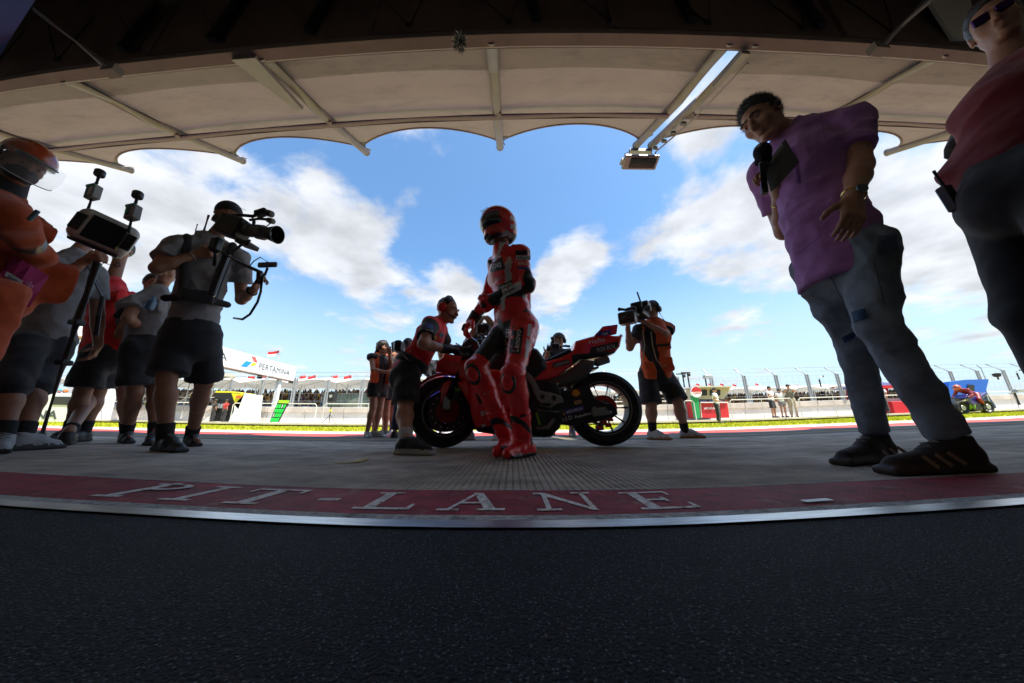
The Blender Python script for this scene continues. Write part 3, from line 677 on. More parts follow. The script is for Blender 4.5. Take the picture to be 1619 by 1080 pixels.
# ---- grandstands far behind
M_std = mat('grandstand roof membrane', (.78, .74, .66), .8, var=.06, vs=.4, trl=.2); M_stc = mat('stand steel', (.75, .75, .74), .5)
M_seat = mat('stand terrace', (.30, .31, .33), .8)
def stand(x0, nb, y, bw=7.2, zt=6.1, label='', depth=11.):
    t_ = thing('grandstand', label, 'grandstand', (x0, y, 0))
    ln = bw * nb
    MB().box((x0 + ln / 2, y + 4, 1.15), (ln / 2, 3.8, 1.1)).build('base_wall', M_wallw, t_)
    for k in range(10):
        MB().box((x0 + ln / 2, y + .5 + k * .95, 2.35 + k * .30), (ln / 2, .46, .16)).build('terrace_step', M_seat, t_)
    MB().tube([(x0, y, 3.1), (x0 + ln, y, 3.1)], .04, 5).build('front_rail', M_rail, t_)
    for k in range(nb):
        xa = x0 + k * bw; V = []; n = 8
        for j, (yy, zz) in enumerate(((y - 1.8, zt - .1), (y + 2.5, zt + .9), (y + 8, zt + 1.1), (y + depth, zt + .2))):
            for i in range(n + 1):
                u = i / n; cz = -(abs(2 * u - 1)) ** 1.6 * (1.15 if j in (1, 2) else .35) + (0 if j else .25 * math.sin(math.pi * u)); V.append((xa + u * bw, yy - (.9 * math.sin(math.pi * u) if j == 0 else 0) * -1, zz + cz))
        Fc = [(j * (n + 1) + i, j * (n + 1) + i + 1, (j + 1) * (n + 1) + i + 1, (j + 1) * (n + 1) + i) for j in range(3) for i in range(n)]
        mesh_np('roof_membrane', V, Fc, M_std, t_, smooth=True)
        MB().tube([(xa, y + 1.2, 1.), (xa, y + 1.2, zt)], .13, 8).tube([(xa, y + 1.2, zt - 1), (xa, y - 1.7, zt - .2)], .06, 6).tube([(xa, y + 1.2, zt - .6), (xa + bw * .5, y + 2, zt + .5)], .05, 5).tube([(xa, y + 1.2, zt - .6), (xa - bw * .5, y + 2, zt + .5)], .05, 5).build('roof_column', M_stc, t_)
    # spectators: nobody could count them
    V = []; Fc = []; MI = []; r2 = np.random.RandomState(int(abs(x0)) + 5); cnt = int(ln * 32)
    for i in range(cnt):
        k = r2.randint(0, 10); xx = x0 + r2.rand() * ln; yy = y + .5 + k * .95; zz = 2.5 + k * .30; w = .17 + .07 * r2.rand(); h = .38 + .2 * r2.rand(); n = len(V)
        V += [(xx - w, yy, zz), (xx + w, yy, zz), (xx + w * .75, yy, zz + h), (xx - w * .75, yy, zz + h), (xx, yy + .22, zz + h * .9), (xx, yy + .25, zz)]
        Fc += [(n, n + 1, n + 2, n + 3), (n + 1, n + 5, n + 4, n + 2), (n, n + 3, n + 4, n + 5)]; q = r2.randint(0, 7); MI += [q] * 3
        n = len(V); hr = .1; V += [(xx - hr, yy, zz + h), (xx + hr, yy, zz + h), (xx + hr, yy, zz + h + .24), (xx - hr, yy, zz + h + .24)]; Fc.append((n, n + 1, n + 2, n + 3)); MI.append(7 if r2.rand() < .7 else 5)
    cols = [(.5, .48, .45), (.02, .02, .025), (.35, .04, .03), (.5, .36, .03), (.04, .07, .2), (.02, .02, .02), (.45, .22, .05), (.25, .13, .07)]
    c = mesh_np('crowd', V, Fc, [mat('crowd colour %d' % i, q, .8) for i, q in enumerate(cols)], None, mi=MI)
    tag(c, 'dense crowd of seated spectators in bright shirts on the terraces', 'crowd', None, 'stuff')
    return t_
stand(-75, 12, 42, label='white tent-roofed grandstand with packed terraces behind the pit wall at the left')
stand(13, 12, 58, zt=5.9, label='distant low grandstand with wavy tent roof seen at the right')
# banner sheet on the crowd rail
tag(MB().box((-23, 41.8, 3.2), (4.2, .04, 1.1)).build('tarpaulin', mat('dull green tarpaulin', (.16, .18, .13), .8, var=.4, vs=3)), 'dull green tarpaulin hung over the crowd rail behind the speaker', 'tarpaulin')
# ---- flags
M_fr = mat('flag red', (.6, .03, .03), .7, trl=.3); M_fw = mat('flag white', (.8, .8, .8), .7, trl=.3)
def flag(px, py, D, w, h, pole, lab, sway=0., dir_=-1):
    top = W(px, py, D); t_ = thing('flag', lab, 'flag', top - A(0, 0, pole), 'red and white flags above the grandstand roofs' if 'small' in lab else None)
    MB().tube([top - A(0, 0, pole), top + A(0, 0, .05)], .03 * D / 40 + .01, 5).build('flag_pole', M_stc, t_)
    n = 6
    for nm, z0, z1, m in (('red_half', 0, -.5, M_fr), ('white_half', -.5, -1, M_fw)):
        V = []
        for i in range(n + 1):
            u = i / n
            for z in (z0, z1): V.append(top + A(dir_ * u * w, .15 * w * math.sin(u * 5 + px), z * h - sway * u * h + .08 * h * math.sin(u * 6 + px)))
        mesh_np(nm, V, [(2 * i, 2 * i + 2, 2 * i + 3, 2 * i + 1) for i in range(n)], m, t_, smooth=True)
flag(445, 554, 22, .95, .42, .75, 'big red and white flag flying above the sign gantry', .25)
for i, (px, py, dr) in enumerate([(364, 594, 1), (392, 594, 1), (414, 593, 1), (486, 593, -1), (502, 593, -1), (536, 593, -1), (558, 593, -1), (622, 596, -1), (688, 594, -1), (1098, 606, 1), (1118, 606, 1), (1136, 606, 1), (1156, 607, 1), (1175, 608, 1), (1192, 606, 1), (1245, 608, 1), (1258, 608, 1), (1303, 610, 1), (1313, 610, 1)]):
    big = px < 700
    flag(px, py, 46 if big else 60, 1.25 if big else .8, .95 if big else .8, 2.2, 'small red and white flag %s' % (['behind the leftmost gantry end', 'under the gantry middle', 'under the gantry letters', 'just right of the gantry tip', 'second right of the gantry tip', 'above the speaker box', 'nearest left of the two women', 'behind the leaning mechanic', 'behind the motorcycle fork', 'beside the camera pole pair', 'over the green round sign', 'over the beige booth roof left', 'over the beige booth roof middle', 'over the beige booth roof right', 'just right of the beige booth', 'above the standing pair', 'above the man filming', 'left of the red tent', 'next to the red tent'][i]), .15, dr)
# ---- advertising gantry across the track
M_sgn = mat('sign white', (.82, .82, .82), .5); M_ink = mat('sign ink', (.06, .07, .09), .6)
ga = thing('sign_gantry', 'long white sign gantry with black lettering crossing above the far track', 'gantry', (-19, 18, 4.2))
gx, gy0, gy1, gz0, gz1 = -19.0, 11., 24.8, 3.72, 4.95
MB().box((gx - .3, (gy0 + gy1) / 2, (gz0 + gz1) / 2), (.3, (gy1 - gy0) / 2, (gz1 - gz0) / 2)).build('sign_box', M_sgn, ga)
MB().box((gx - .3, (gy0 + gy1) / 2, gz0 - .03), (.32, (gy1 - gy0) / 2 + .02, .03)).build('underside', mat('gantry underside', (.42, .28, .24), .6), ga)
ex, ez = A(0, 1, 0), A(0, 0, 1)
MB().box((gx - .3, gy1 + .3, gz0 + .05), (.25, .25, .2)).build('end_camera', M_drk, ga)
for yy in (12.5, 23.5): MB().box((gx - .3, yy, 1.9), (.14, .14, 1.85)).build('gantry_leg', M_stc, ga)
for yy in (15.6, 21.5): MB().box((gx - .3, yy, gz0 - .18), (.1, .14, .12)).build('hung_sensor', M_drk, ga)
mesh_l = lambda b_, y0, y1, z0, z1: text3(b_, (gx + .012, y0, z0), ex, ez, y1 - y0, z1 - z0, M_ink, ga, bold=.0)
mesh_l('PERTAMINA', 13.0, 18.25, 4.1, 4.55); mesh_l('PERTAMINA', 20.9, 24.1, 4.08, 4.5)
def para(y0, z0, y1, z1, sk, m):
    mesh_np('emblem_stripe', [(gx + .013, y0, z0), (gx + .013, y1, z0), (gx + .013, y1 + sk, z1), (gx + .013, y0 + sk, z1)], [(0, 1, 2, 3)], m, ga)
para(19.35, 3.98, 19.85, 4.42, .35, mat('emblem blue', (.02, .30, .75), .5)); para(20.1, 4.18, 20.45, 4.42, .2, mat('emblem green', (.55, .7, .02), .5)); para(20.35, 4.5, 20.7, 4.85, -.3, mat('emblem red', (.75, .12, .1), .5))
# ---- white advertising panel and grey kiosk at far left
def wall_thing(name, lab, cat, x0, x1, y, z0, z1, th, m, part='panel'):
    t_ = thing(name, lab, cat, ((x0 + x1) / 2, y, z0)); MB().box(((x0 + x1) / 2, y + th / 2, (z0 + z1) / 2), ((x1 - x0) / 2, th / 2, (z1 - z0) / 2), bev=.03).build(part, m, t_); return t_
bb = wall_thing('billboard', 'low white billboard with black lettering at the far left of the verge', 'billboard', -31, -21.4, 13.4, 0, 1.42, .2, M_sgn)
text3('PERTAMINA', (-27.5, 13.38, .15), (1, 0, 0), (0, 0, 1), 5., .42, M_ink, bb)
for xx, cl in ((-22.6, (.03, .03, .03)), (-26.2, (.02, .2, .6))): MB().box((xx, 13.38, 1.05), (.5, .012, .2)).build('logo_panel', mat('logo col %g' % xx, cl, .5), bb)
pk = thing('timing_kiosk', 'grey-white timing kiosk with shield logos behind the striding legs', 'kiosk', (-19.9, 14.6, 0))
kx = lambda px, py: W(px, py, 14.6)
k0, k1 = kx(112, 668), kx(140, 598)
pr = MB(); pr.prism([kx(86, 668), kx(112, 668), kx(133, 598), kx(112, 598)], (0, 1.6, 0)); pr.build('kiosk_body', mat('kiosk grey', (.6, .6, .6), .5), pk)
pr = MB(); pr.prism([kx(93, 664) + A(0, -.01, 0), kx(107, 664) + A(0, -.01, 0), kx(113, 636) + A(0, -.01, 0), kx(102, 636) + A(0, -.01, 0)], (0, -.02, 0)); pr.build('kiosk_door', mat('kiosk door', (.45, .46, .48), .5), pk)
for q, tx in ((622, 'MGPA'), (607, 'ITDC')):
    a = kx(108 + (622 - q) * .3 + 5, q); text3(tx, a + A(0, -.03, 0), (1, 0, 0), (0, 0, 1), .42, .14, M_ink, pk, 'lettering')
# lattice frames seen between the left legs
M_lat = mat('scaffold', (.5, .48, .42), .5)
sc_ = thing('scaffold_tower', 'pale lattice scaffold behind the left group of legs', 'scaffold', (-21, 17, 0))
for i in range(5):
    xa = -24.6 + i * 1.5
    for z0, z1 in ((.3, 1.6), (1.6, 2.9)):
        MB().tube([(xa, 17.2, z0), (xa, 17.2, z1)], .04, 5).tube([(xa, 17.2, z0), (xa + 1.5, 17.2, z1)], .025, 5).tube([(xa, 17.2, z1), (xa + 1.5, 17.2, z1)], .035, 5).build('lattice_bay', M_lat, sc_)
MB().box((-21.5, 17.4, 3.05), (3.4, .7, .12)).build('deck', M_lat, sc_)
# ---- yellow pit-wall perch
yp = thing('pit_perch', 'black-lined pit stand with yellow roof and white side behind the tall legs', 'pit stand', (-15.6, 16, .1))
Y = lambda px, py, D=15.9: W(px, py, D)
M_yl = mat('perch yellow', (.75, .68, .02), .45); M_bk = mat('perch interior', (.012, .012, .013), .5)
pr = MB(); pr.prism([Y(333, 666), Y(361, 666), Y(369, 650), Y(371, 636), Y(366, 621), Y(340, 621)], (0, 1.3, 0)); pr.build('cabin', M_bk, yp)
pr = MB(); pr.prism([Y(340, 621), Y(366, 621.5), Y(387, 623), Y(366, 618.5), Y(341, 618)], (0, 1.4, 0)); pr.build('roof', M_yl, yp)
pr = MB(); pr.prism([Y(366, 621), Y(387, 622), Y(377, 647), Y(371, 640)], (0, 1.35, 0)); pr.build('roof_flank', M_yl, yp)
pr = MB(); pr.prism([Y(371, 640), Y(387, 622), Y(381, 667), Y(361, 667), Y(370, 650)], (0, 1.3, 0)); pr.build('side_panel', M_sgn, yp)
pr = MB(); pr.prism([Y(373, 630, 15.86), Y(382, 629, 15.86), Y(381, 625, 15.86), Y(374, 626, 15.86)], (0, -.02, 0)); pr.build('logo_panel', mat('logo red', (.6, .12, .03), .5), yp)
for a in (345, 350): MB().box(Y(a, 642, 15.85), (.05, .03, .12)).build('screen', mat('screen grey', (.3, .32, .35), .3), yp)
# ---- green pit board leaning on the rail
pb = thing('pit_board', 'black pit board with rows of green digits leaning on the handrail', 'pit board', (-12.2, 15.3, .2))
Q = lambda u, v: (1 - v) * ((1 - u) * Y(427, 667, 15.3) + u * Y(441, 667, 15.3)) + v * ((1 - u) * Y(441, 633, 15.5) + u * Y(458, 633.5, 15.5))
pr = MB(); pr.prism([Q(0, 0), Q(1, 0), Q(1, 1), Q(0, 1)], (0, .06, 0)); pr.build('board', M_bk, pb)
M_dg = mat('board green', (.02, .6, .06), .5); M_dw = mat('board white', (.7, .75, .7), .5)
for r_i in range(4):
    for c_i in range(4):
        u0 = .07 + c_i * .23; v0 = .02 + r_i * .21
        if c_i == (r_i * 3 + 1) % 4 and r_i in (1, 3): m = M_dw; a_, b__ = u0 + .06, u0 + .13
        else: m = M_dg; a_, b__ = u0, u0 + .19
        q4 = [Q(a_, v0), Q(b__, v0), Q(b__, v0 + .17), Q(a_, v0 + .17)]; mesh_np('digit_tile', [p - A(0, .01, 0) for p in q4], [(0, 1, 2, 3)], m, pb)
q4 = [Q(.1, .88), Q(1.05, .88), Q(1.05, 1.02), Q(.1, 1.02)]; MB().prism([p - A(0, .02, 0) for p in q4], (0, .03, 0)).build('header', mat('board yellow-green', (.35, .65, .02), .5), pb)
# ---- loudspeaker on tripod
ls = thing('tripod_speaker', 'black loudspeaker on a tripod stand on the pit platform', 'speaker', (-9.6, 15.9, .15))
s0, s1 = W(520.5, 635.5, 15.9), W(533.4, 619, 15.9)
MB().box((s0 + s1) / 2, ((s1[0] - s0[0]) / 2, .16, (s1[2] - s0[2]) / 2), bev=.04).build('cabinet', M_bk, ls)
MB().lathe((s0 + s1) / 2 + A(0, -.165, .03), [(.09, 0), (.09, .01)], (0, -1, 0), 12).build('horn', mat('speaker cone', (.35, .35, .36), .5), ls)
cx_ = (s0[0] + s1[0]) / 2
MB().tube([(cx_, 15.9, s0[2]), (cx_, 15.9, .35)], .022, 6).build('stand_pole', M_bk, ls)
MB().box((cx_, 15.9, .85), (.04, .04, .05)).build('yellow_clamp', M_yl, ls)
for a in (0, 2.1, 4.2): MB().tube([(cx_, 15.9, .62), (cx_ + .42 * math.cos(a), 15.9 + .42 * math.sin(a), .12)], .016, 5).build('leg', M_bk, ls)
for i, (px, w) in enumerate([(484, .1), (498, .14), (540, .06)]):
    a = W(px, 667, 16.4); MB().box((a[0], 16.4, .26), (w, .1, .14), bev=.02)
# ---- beige booth with red front, and the green post with round sign
bt = thing('pit_booth', 'beige flat-roofed pit booth with two dark windows and red front', 'booth', (11.6, 16.3, .1))
B = lambda px, py, D=16.2: W(px, py, D)
M_bge = mat('booth beige', (.52, .44, .30), .6); M_br = mat('booth red', (.55, .02, .025), .5)
pr = MB(); pr.prism([B(1105, 631), B(1143, 631), B(1155, 612), B(1104, 612)], (0, 1.3, 0)); pr.build('upper_body', M_bge, bt)
pr = MB(); pr.prism([B(1101, 612), B(1158, 611.5), B(1158, 610), B(1101, 610)], (0, 1.6, 0)); pr.prism([B(1101, 612, 15.9), B(1158, 611.5, 15.9), B(1158, 610, 15.9), B(1101, 610, 15.9)], (0, .3, 0)); pr.build('roof', mat('booth roof', (.55, .5, .4), .6), bt)
for a, b_ in ((1105, 1116), (1121, 1137)):
    w_ = MB().prism([B(a, 625, 16.17), B(b_, 625, 16.17), B(b_, 616, 16.17), B(a, 616, 16.17)], (0, -.03, 0)).build('window', M_bk, bt)
pr = MB(); pr.prism([B(1107, 660), B(1152, 660), B(1148, 633), B(1103, 633)], (0, 1.2, 0)); pr.build('front_panel', M_br, bt)
text3('HONDA', B(1112, 647, 16.15), (1, 0, 0), (0, 0, 1), .62, .12, M_sgn, bt); text3('SAFETY', B(1116, 652, 16.15), (1, 0, 0), (0, 0, 1), .4, .08, mat('pale blue print', (.2, .3, .7), .5), bt) if False else None
for a in (1110, 1124, 1138): MB().box(B(a, 634.5, 16.1), (.18, .05, .06)).build('cushion', mat('cushion blue', (.03, .05, .12), .6), bt)
pr = MB(); pr.tube([B(1108, 660, 15.9), B(1106, 636, 15.9), B(1150, 636, 15.9)], .03, 6); pr.build('bent_rail', M_rail, bt)
cs_ = thing('round_sign_post', 'green post with round red and white sign head beside the beige booth', 'sign', B(1101, 661, 15.8))
pr = MB(); pr.prism([B(1099, 661, 15.8), B(1106, 661, 15.8), B(1103, 625, 15.8), B(1093, 625, 15.8)], (0, .2, 0)); pr.build('post', mat('sign green', (.01, .28, .08), .5), cs_)
c_ = B(1099.5, 619.5, 15.75); ax_ = unit(A(.18, 0, 1)); 
MB().lathe(c_ + A(0, .1, 0), [(.29, 0), (.29, .12)], (0, -1, 0), 20).build('sign_disc', M_sgn, cs_)
rr = [c_ + A(.285 * math.cos(t_), -.025, .285 * math.sin(t_) * .98) for t_ in np.linspace(.05, math.pi - .05, 12)]; mesh_np('red_cap', rr, [tuple(range(12))], M_br, cs_)
text3('Castrol', c_ + A(-.2, -.03, -.1), (1, 0, .0), (0, 0, 1), .42, .11, M_br, cs_)
# ---- red tent with blue roof
tn = thing('red_tent', 'red pit tent with dark blue peaked roof on the platform at the right', 'tent', (26, 17.5, .1))
T = lambda px, py, D=17.6: W(px, py, D)
M_rt = mat('tent red', (.52, .015, .02), .7, bump=.3, bs=4); M_bt = mat('tent blue', (.02, .03, .14), .6)
a0, a1 = T(1352, 652), T(1420, 648); pk_ = T(1392, 603.5); e0, e1 = T(1356, 612), T(1424, 610)
MB().prism([A(a0[0], 18.2, .1), A(a1[0], 18.2, .1), A(e1[0], 18.2, e1[2]), A(e0[0], 18.2, e0[2])], (0, .05, 0)).build('back_wall', M_rt, tn)
MB().prism([T(1347, 616), T(1350, 652), T(1362, 652), T(1370, 616)], (0, .05, 0)).build('side_banner', M_rt, tn)
P4 = [A(e0[0], 17.2, e0[2]), A(e1[0], 17.2, e1[2]), A(e1[0], 19.2, e1[2]), A(e0[0], 19.2, e0[2]), A(pk_[0], 18.2, pk_[2] + .15)]
mesh_np('roof', P4, [(0, 1, 4), (1, 2, 4), (2, 3, 4), (3, 0, 4)], M_bt, tn)
MB().box(((e0[0] + e1[0]) / 2, 17.2, e0[2] - .08), ((e1[0] - e0[0]) / 2, .02, .1)).build('valance', M_rt, tn)
for xx in (e0[0], e1[0]):
    MB().tube([(xx, 17.2, .1), (xx, 17.2, e0[2])], .03, 6).build('tent_pole', M_stc, tn)
MB().box((e0[0] + 2.2, 17.4, .5), (.7, .3, .4), bev=.03).build('counter', M_rt, tn)
# ---- blue booth behind the passing bike
bb2 = thing('blue_booth', 'bright blue angular pit booth with dark lower side at the far right', 'booth', (25, 16, .1))
Z_ = lambda px, py, D=15.6: W(px, py, D)
M_bl = mat('booth blue', (.01, .11, .55), .5); M_nv = mat('booth navy', (.01, .03, .08), .5)
MB().prism([Z_(1500, 628), Z_(1502, 604), Z_(1527, 600.5), Z_(1563, 599.5), Z_(1558, 621)], (0, 1.4, 0)).build('upper_shell', M_bl, bb2)
MB().prism([Z_(1500, 654), Z_(1500, 628), Z_(1558, 621), Z_(1563, 626), Z_(1575, 644), Z_(1560, 654)], (0, 1.3, 0)).build('lower_shell', M_nv, bb2)
MB().prism([Z_(1531, 617, 15.57), Z_(1541, 618, 15.57), Z_(1540, 609, 15.57), Z_(1530, 608, 15.57)], (0, -.02, 0)).build('window', M_bk, bb2)
# ---- lamps, cameras and masts on the fence line
def mast(px, pb_, pt, D, lab, kind_):
    a, b_ = W(px, pb_, D), W(px, pt, D); b_[0] = a[0]; t_ = thing('camera_mast' if kind_ != 'mast' else 'antenna_mast', lab, 'mast', a)
    MB().tube([a, b_], .045 if kind_ != 'mast' else .025, 6).build('pole', M_drk if kind_ != 'mast' else M_gal, t_)
    if kind_ == 'cam':
        MB().box(b_ + A(.1, -.1, .08), (.24, .12, .1), bev=.02).build('camera_head', M_gal, t_); MB().tube([b_, b_ + A(-.3, 0, .02), b_ + A(-.42, 0, -.1)], .03, 6).build('bracket', M_gal, t_)
    if kind_ == 'pair':
        MB().box(b_ + A(-.1, 0, .04), (.28, .05, .03)).build('camera_head', M_drk, t_); MB().box(b_ + A(.1, 0, -.1), (.05, .05, .08)).build('box', M_drk, t_)
    if kind_ == 'mast':
        MB().tube([b_, b_ + A(-.25, 0, .2)], .02, 5).build('vane', M_drk, t_)
    if kind_ == 'dome': MB().lathe(b_, [(.05, .1), (.2, .05), (.16, -.12), (.02, -.2)], (0, 0, 1), 12).build('dome', M_drk, t_)
    if kind_ == 'hook': MB().tube([b_, b_ + A(.05, 0, .15), b_ + A(.3, 0, .2)], .02, 5).build('hook_arm', M_gal, t_); MB().lathe(b_ + A(.32, 0, .16), [(.06, 0), (.04, .08)], (0, 0, 1), 8).build('lamp', M_drk, t_)
mast(1116, 612, 598, 17.5, 'floodlit camera head on a bent arm above the beige booth', 'cam')
mast(1081, 612, 592, 17.5, 'left of two small T shaped aerials beside the right cameraman', 'pair')
mast(1089, 612, 590, 17.5, 'right of two small T shaped aerials beside the right cameraman', 'pair')
mast(1352, 622, 577, 17.5, 'thin weather mast with vanes standing left of the red tent', 'mast')
mast(1352, 600, 590, 17.2, 'black dome camera on the fence left of the red tent', 'dome')
mast(1299, 612, 600, 17.6, 'small hooked lamp on the fence between the standing men and the red tent', 'hook')
mast(1558, 600, 582, 17.2, 'thin mast with sensor above the bright blue booth', 'mast')
mast(1578, 600, 592, 17.0, 'black dome camera on the fence right of the blue booth', 'dome')
mast(1610, 600, 590, 17.2, 'small hooked lamp on the fence at the far right', 'hook')
mast(1610, 640, 620, 15.5, 'handrail camera at the far right edge', 'cam')
# ================================================================ PEOPLE
def PL(par, px, py, ln, sg=1):          # point on the sight line through a photo pixel, one bone length from its parent joint
    d = ray(px, py); q = CAM0 - par; b_ = q @ d; c = q @ q - ln * ln; D_ = b_ * b_ - c; dd = d @ d
    b_ /= dd; c /= dd; D_ = b_ * b_ - c
    t = -b_ + sg * math.sqrt(D_) if D_ > 0 else -b_
    return CAM0 + d * t
SKIN = dict(tan=mat('tanned skin', (.44, .22, .14), .5, var=.12, vs=40, bump=.08, bs=300, spec=.4), brown=mat('brown skin', (.32, .155, .095), .5, var=.12, vs=40, bump=.08, bs=300, spec=.4), fair=mat('fair skin', (.55, .33, .24), .5, var=.1, vs=40, bump=.08, bs=300, spec=.4))
def cloth(name, col, var=.18, vs=14, bump=.35, bs=900, rough=.85, sheen=.2): return mat(name, col, rough, var=var, vs=vs, bump=bump, bs=bs, sheen=sheen)
M_shoeb = mat('black shoe', (.014, .014, .016), .5, bump=.2, bs=200); M_sole = mat('white sole', (.45, .44, .42), .6); M_solek = mat('dark sole', (.03, .03, .03), .7)
M_hair = mat('dark hair', (.018, .013, .010), .45, var=.4, vs=120, bump=.6, bs=260, stretch=(1, 1, .3)); M_sock = mat('black sock', (.015, .015, .016), .9)
M_plk = mat('black plastic', (.016, .016, .018), .38); M_plg = mat('grey plastic', (.10, .10, .105), .4); M_glass = mat('lens glass', (.01, .012, .02), .05, coat=.6)
def hand(S, w, d, nrm, th, curl=.5, s=1., m=0, g=0., k=.008, thb=.3):
    d = unit(d); th = unit(th - d * (th @ d)); nr = np.cross(d, th); nr = nr if nr @ nrm > 0 else -nr
    pc = w + d * .048 * s
    S.box(pc, (.043 * s + g, .05 * s, .0145 * s + g), (th, d, nr), rd=.014 * s, k=.014, m=m)
    S.cone(w - d * .02, w + d * .03 * s, .027 * s + g, .026 * s + g, k=.015, m=m)
    for i in range(4):
        b_ = w + d * .088 * s + th * (.031 - .0205 * i) * s; a = .12; fl = (.93, 1.03, .97, .78)[i]; q = b_
        dirs = d
        for j, ln in enumerate((.044, .027, .021)):
            a += curl * (.75 if j == 0 else 1.) + .06 * i * (curl > .2)
            dd = d * math.cos(a) + nr * math.sin(a) + th * (.10 - .065 * i) * (1 - curl * .5); dd = unit(dd)
            e = q + dd * ln * fl * s; S.cone(q, e, (.0098 - .0009 * j) * s + g * .8, (.0092 - .001 * j) * s + g * .8, k=.005 if j else .009, m=m); q = e
    q = w + d * .022 * s + th * .03 * s
    for j, (ln, rr) in enumerate(((.04, .0135), (.032, .0115), (.025, .010))):
        dd = unit(d * (.62 + .12 * j) + th * (.72 - .3 * j * (.4 + curl)) + nr * (thb + .25 * j * curl)); e = q + dd * ln * s
        S.cone(q, e, rr * s + g * .8, rr * .93 * s + g * .8, k=.009, m=m); q = e
def head(S, c, f, u, s=1., m=0, face=True, me=None):
    f = unit(f); r = unit(np.cross(f, u)); u = np.cross(r, f); p = lambda a, b_, e: c + (r * a + f * b_ + u * e) * s; ax = (r, f, u)
    S.ell(p(0, -.012, .032), A(.076, .097, .092) * s, ax, .02, m); S.ell(p(0, .028, -.03), A(.062, .07, .082) * s, ax, .03, m)
    if not face: return
    for q in (-1, 1):
        S.cone(p(q * .052, -.005, -.05), p(q * .026, .062, -.098), .017 * s, .017 * s, .02, m)
        S.ell(p(q * .042, .062, -.022), A(.024, .026, .026) * s, ax, .02, m)
        S.ell(p(q * .0345, .099, .004), A(.018, .013, .011) * s, ax, .008, m, 'sub') if False else None
        S.ell(p(q * .034, .104, .006), A(.019, .017, .0125) * s, ax, .010, -1, 'sub')
        S.ell(p(q * .032, .080, .005), A(.0135, .0135, .0135) * s, ax, .003, m)
        S.cone(p(q * .014, .094, .026), p(q * .05, .082, .024), .0095 * s, .008 * s, .01, m)
        S.ell(p(q * .079, -.012, -.002), A(.009, .019, .031) * s, ax, .006, m)
        S.ell(p(q * .084, -.006, .0), A(.005, .009, .016) * s, ax, .004, -1, 'sub')
    S.cone(p(0, .092, .012), p(0, .116, -.03), .009 * s, .0135 * s, .010, m); S.ell(p(.012, .106, -.034), A(.008, .010, .008) * s, ax, .006, m); S.ell(p(-.012, .106, -.034), A(.008, .010, .008) * s, ax, .006, m)
    S.ell(p(0, .093, -.0565), A(.024, .012, .0065) * s, ax, .005, m if me is None else me); S.ell(p(0, .091, -.069), A(.021, .012, .0075) * s, ax, .005, m if me is None else me)
    S.ell(p(0, .08, -.1), A(.024, .02, .017) * s, ax, .015, m)
def eyes(c, f, u, s, par, brow=True):
    f = unit(f); r = unit(np.cross(f, u)); u = np.cross(r, f); p = lambda a, b_, e: c + (r * a + f * b_ + u * e) * s
    for q in (-1, 1):
        MB().lathe(p(q * .032, .0865, .004), [(.0, .0078), (.004, .0072), (.0062, .0055), (.0066, .001)], f, 10).build('eye', mat('eye dark', (.03, .018, .012), .15), par, smooth=True)
        if brow: MB().tube([p(q * .012, .103, .026), p(q * .03, .103, .031), p(q * .052, .087, .026)], [.0035, .005, .003], 6).build('eyebrow', M_hair, par)
def frame3(f, u):
    f = unit(f); r = unit(np.cross(f, u)); return r, f, np.cross(r, f)
def torso(S, J, g=0., m=0, s=1., tw=1., hem=0., belly=0., top=True, bf=1.35, k=.03):
    H = (J['hpa'] + J['hpb']) / 2; Nk = J['nk']; up = unit(Nk - H); fw = unit(J['fwd'] - up * (J['fwd'] @ up)); L_ = np.linalg.norm(Nk - H)
    rt = unit(J['sha'] - J['shb']); w = s * tw * .90
    wa = H + up * .34 * L_ + fw * .005; ch = H + up * .70 * L_
    S.cone(H - up * hem, wa, .160 * w + g, .146 * w + g, k, m, fw, bf, flat=2 if hem else 0)
    S.cone(wa, ch, .146 * w + g, .165 * w + g, k, m, fw, bf)
    if top:
        S.cone(ch, Nk - up * .075 * s, .165 * w + g, .10 * w + g, k, m, fw, bf * .95)
        for q in ('sha', 'shb'):
            S.cone(J[q] + (ch - J[q]) * .1, ch, .055 * s + g, .070 * s + g, .03, m); S.cone(J[q], Nk - up * .02, .058 * s + g, .05 * s + g, .03, m)
        for q in (-1, 1): S.ell(ch + fw * .065 * w + rt * q * .075 * w - up * .02, A(.075, .045, .065) * w + g * .6, (rt, fw, up), .04, m)
    if belly: S.ell(H + up * .22 * L_ + fw * belly * .6, A(.15 * w, belly + .04, .14) + g * .5, (rt, fw, up), .05, m)
    return H, up, fw, rt, L_
def limbs(S, J, s=1., m=0, arms=True, legs=True, g=0.):
    for q in 'ab':
        if arms:
            sh, el, wr = J['sh' + q], J['el' + q], J['wr' + q]
            S.cone(sh, el, .054 * s + g, .043 * s + g, .02, m); S.cone(el, el + (wr - el) * .35, .043 * s + g, .043 * s + g, .015, m); S.cone(el + (wr - el) * .35, wr, .043 * s + g, .0275 * s + g, .015, m)
        if legs:
            hp, kn, an = J['hp' + q], J['kn' + q], J['an' + q]
            S.cone(hp, kn, .085 * s + g, .058 * s + g, .03, m); S.cone(kn, kn + (an - kn) * .3, .055 * s + g, .057 * s + g, .02, m)
            S.cone(kn + (an - kn) * .3, an, .056 * s + g, .036 * s + g, .03, m)
            tl = J['to' + q] - an; bk = -unit(A(tl[0], tl[1], 0)); S.ell(kn + (an - kn) * .32 + bk * .018, A(.045, .045, .10) * s, (A(1, 0, 0), A(0, 1, 0), A(0, 0, 1)), .03, m)
def bounds(J, pad=.16):
    P = np.array([v for k_, v in J.items() if k_ not in ('fwd', 'look', 'hup')]); return P.min(0) - pad, P.max(0) + pad + A(0, 0, .05)
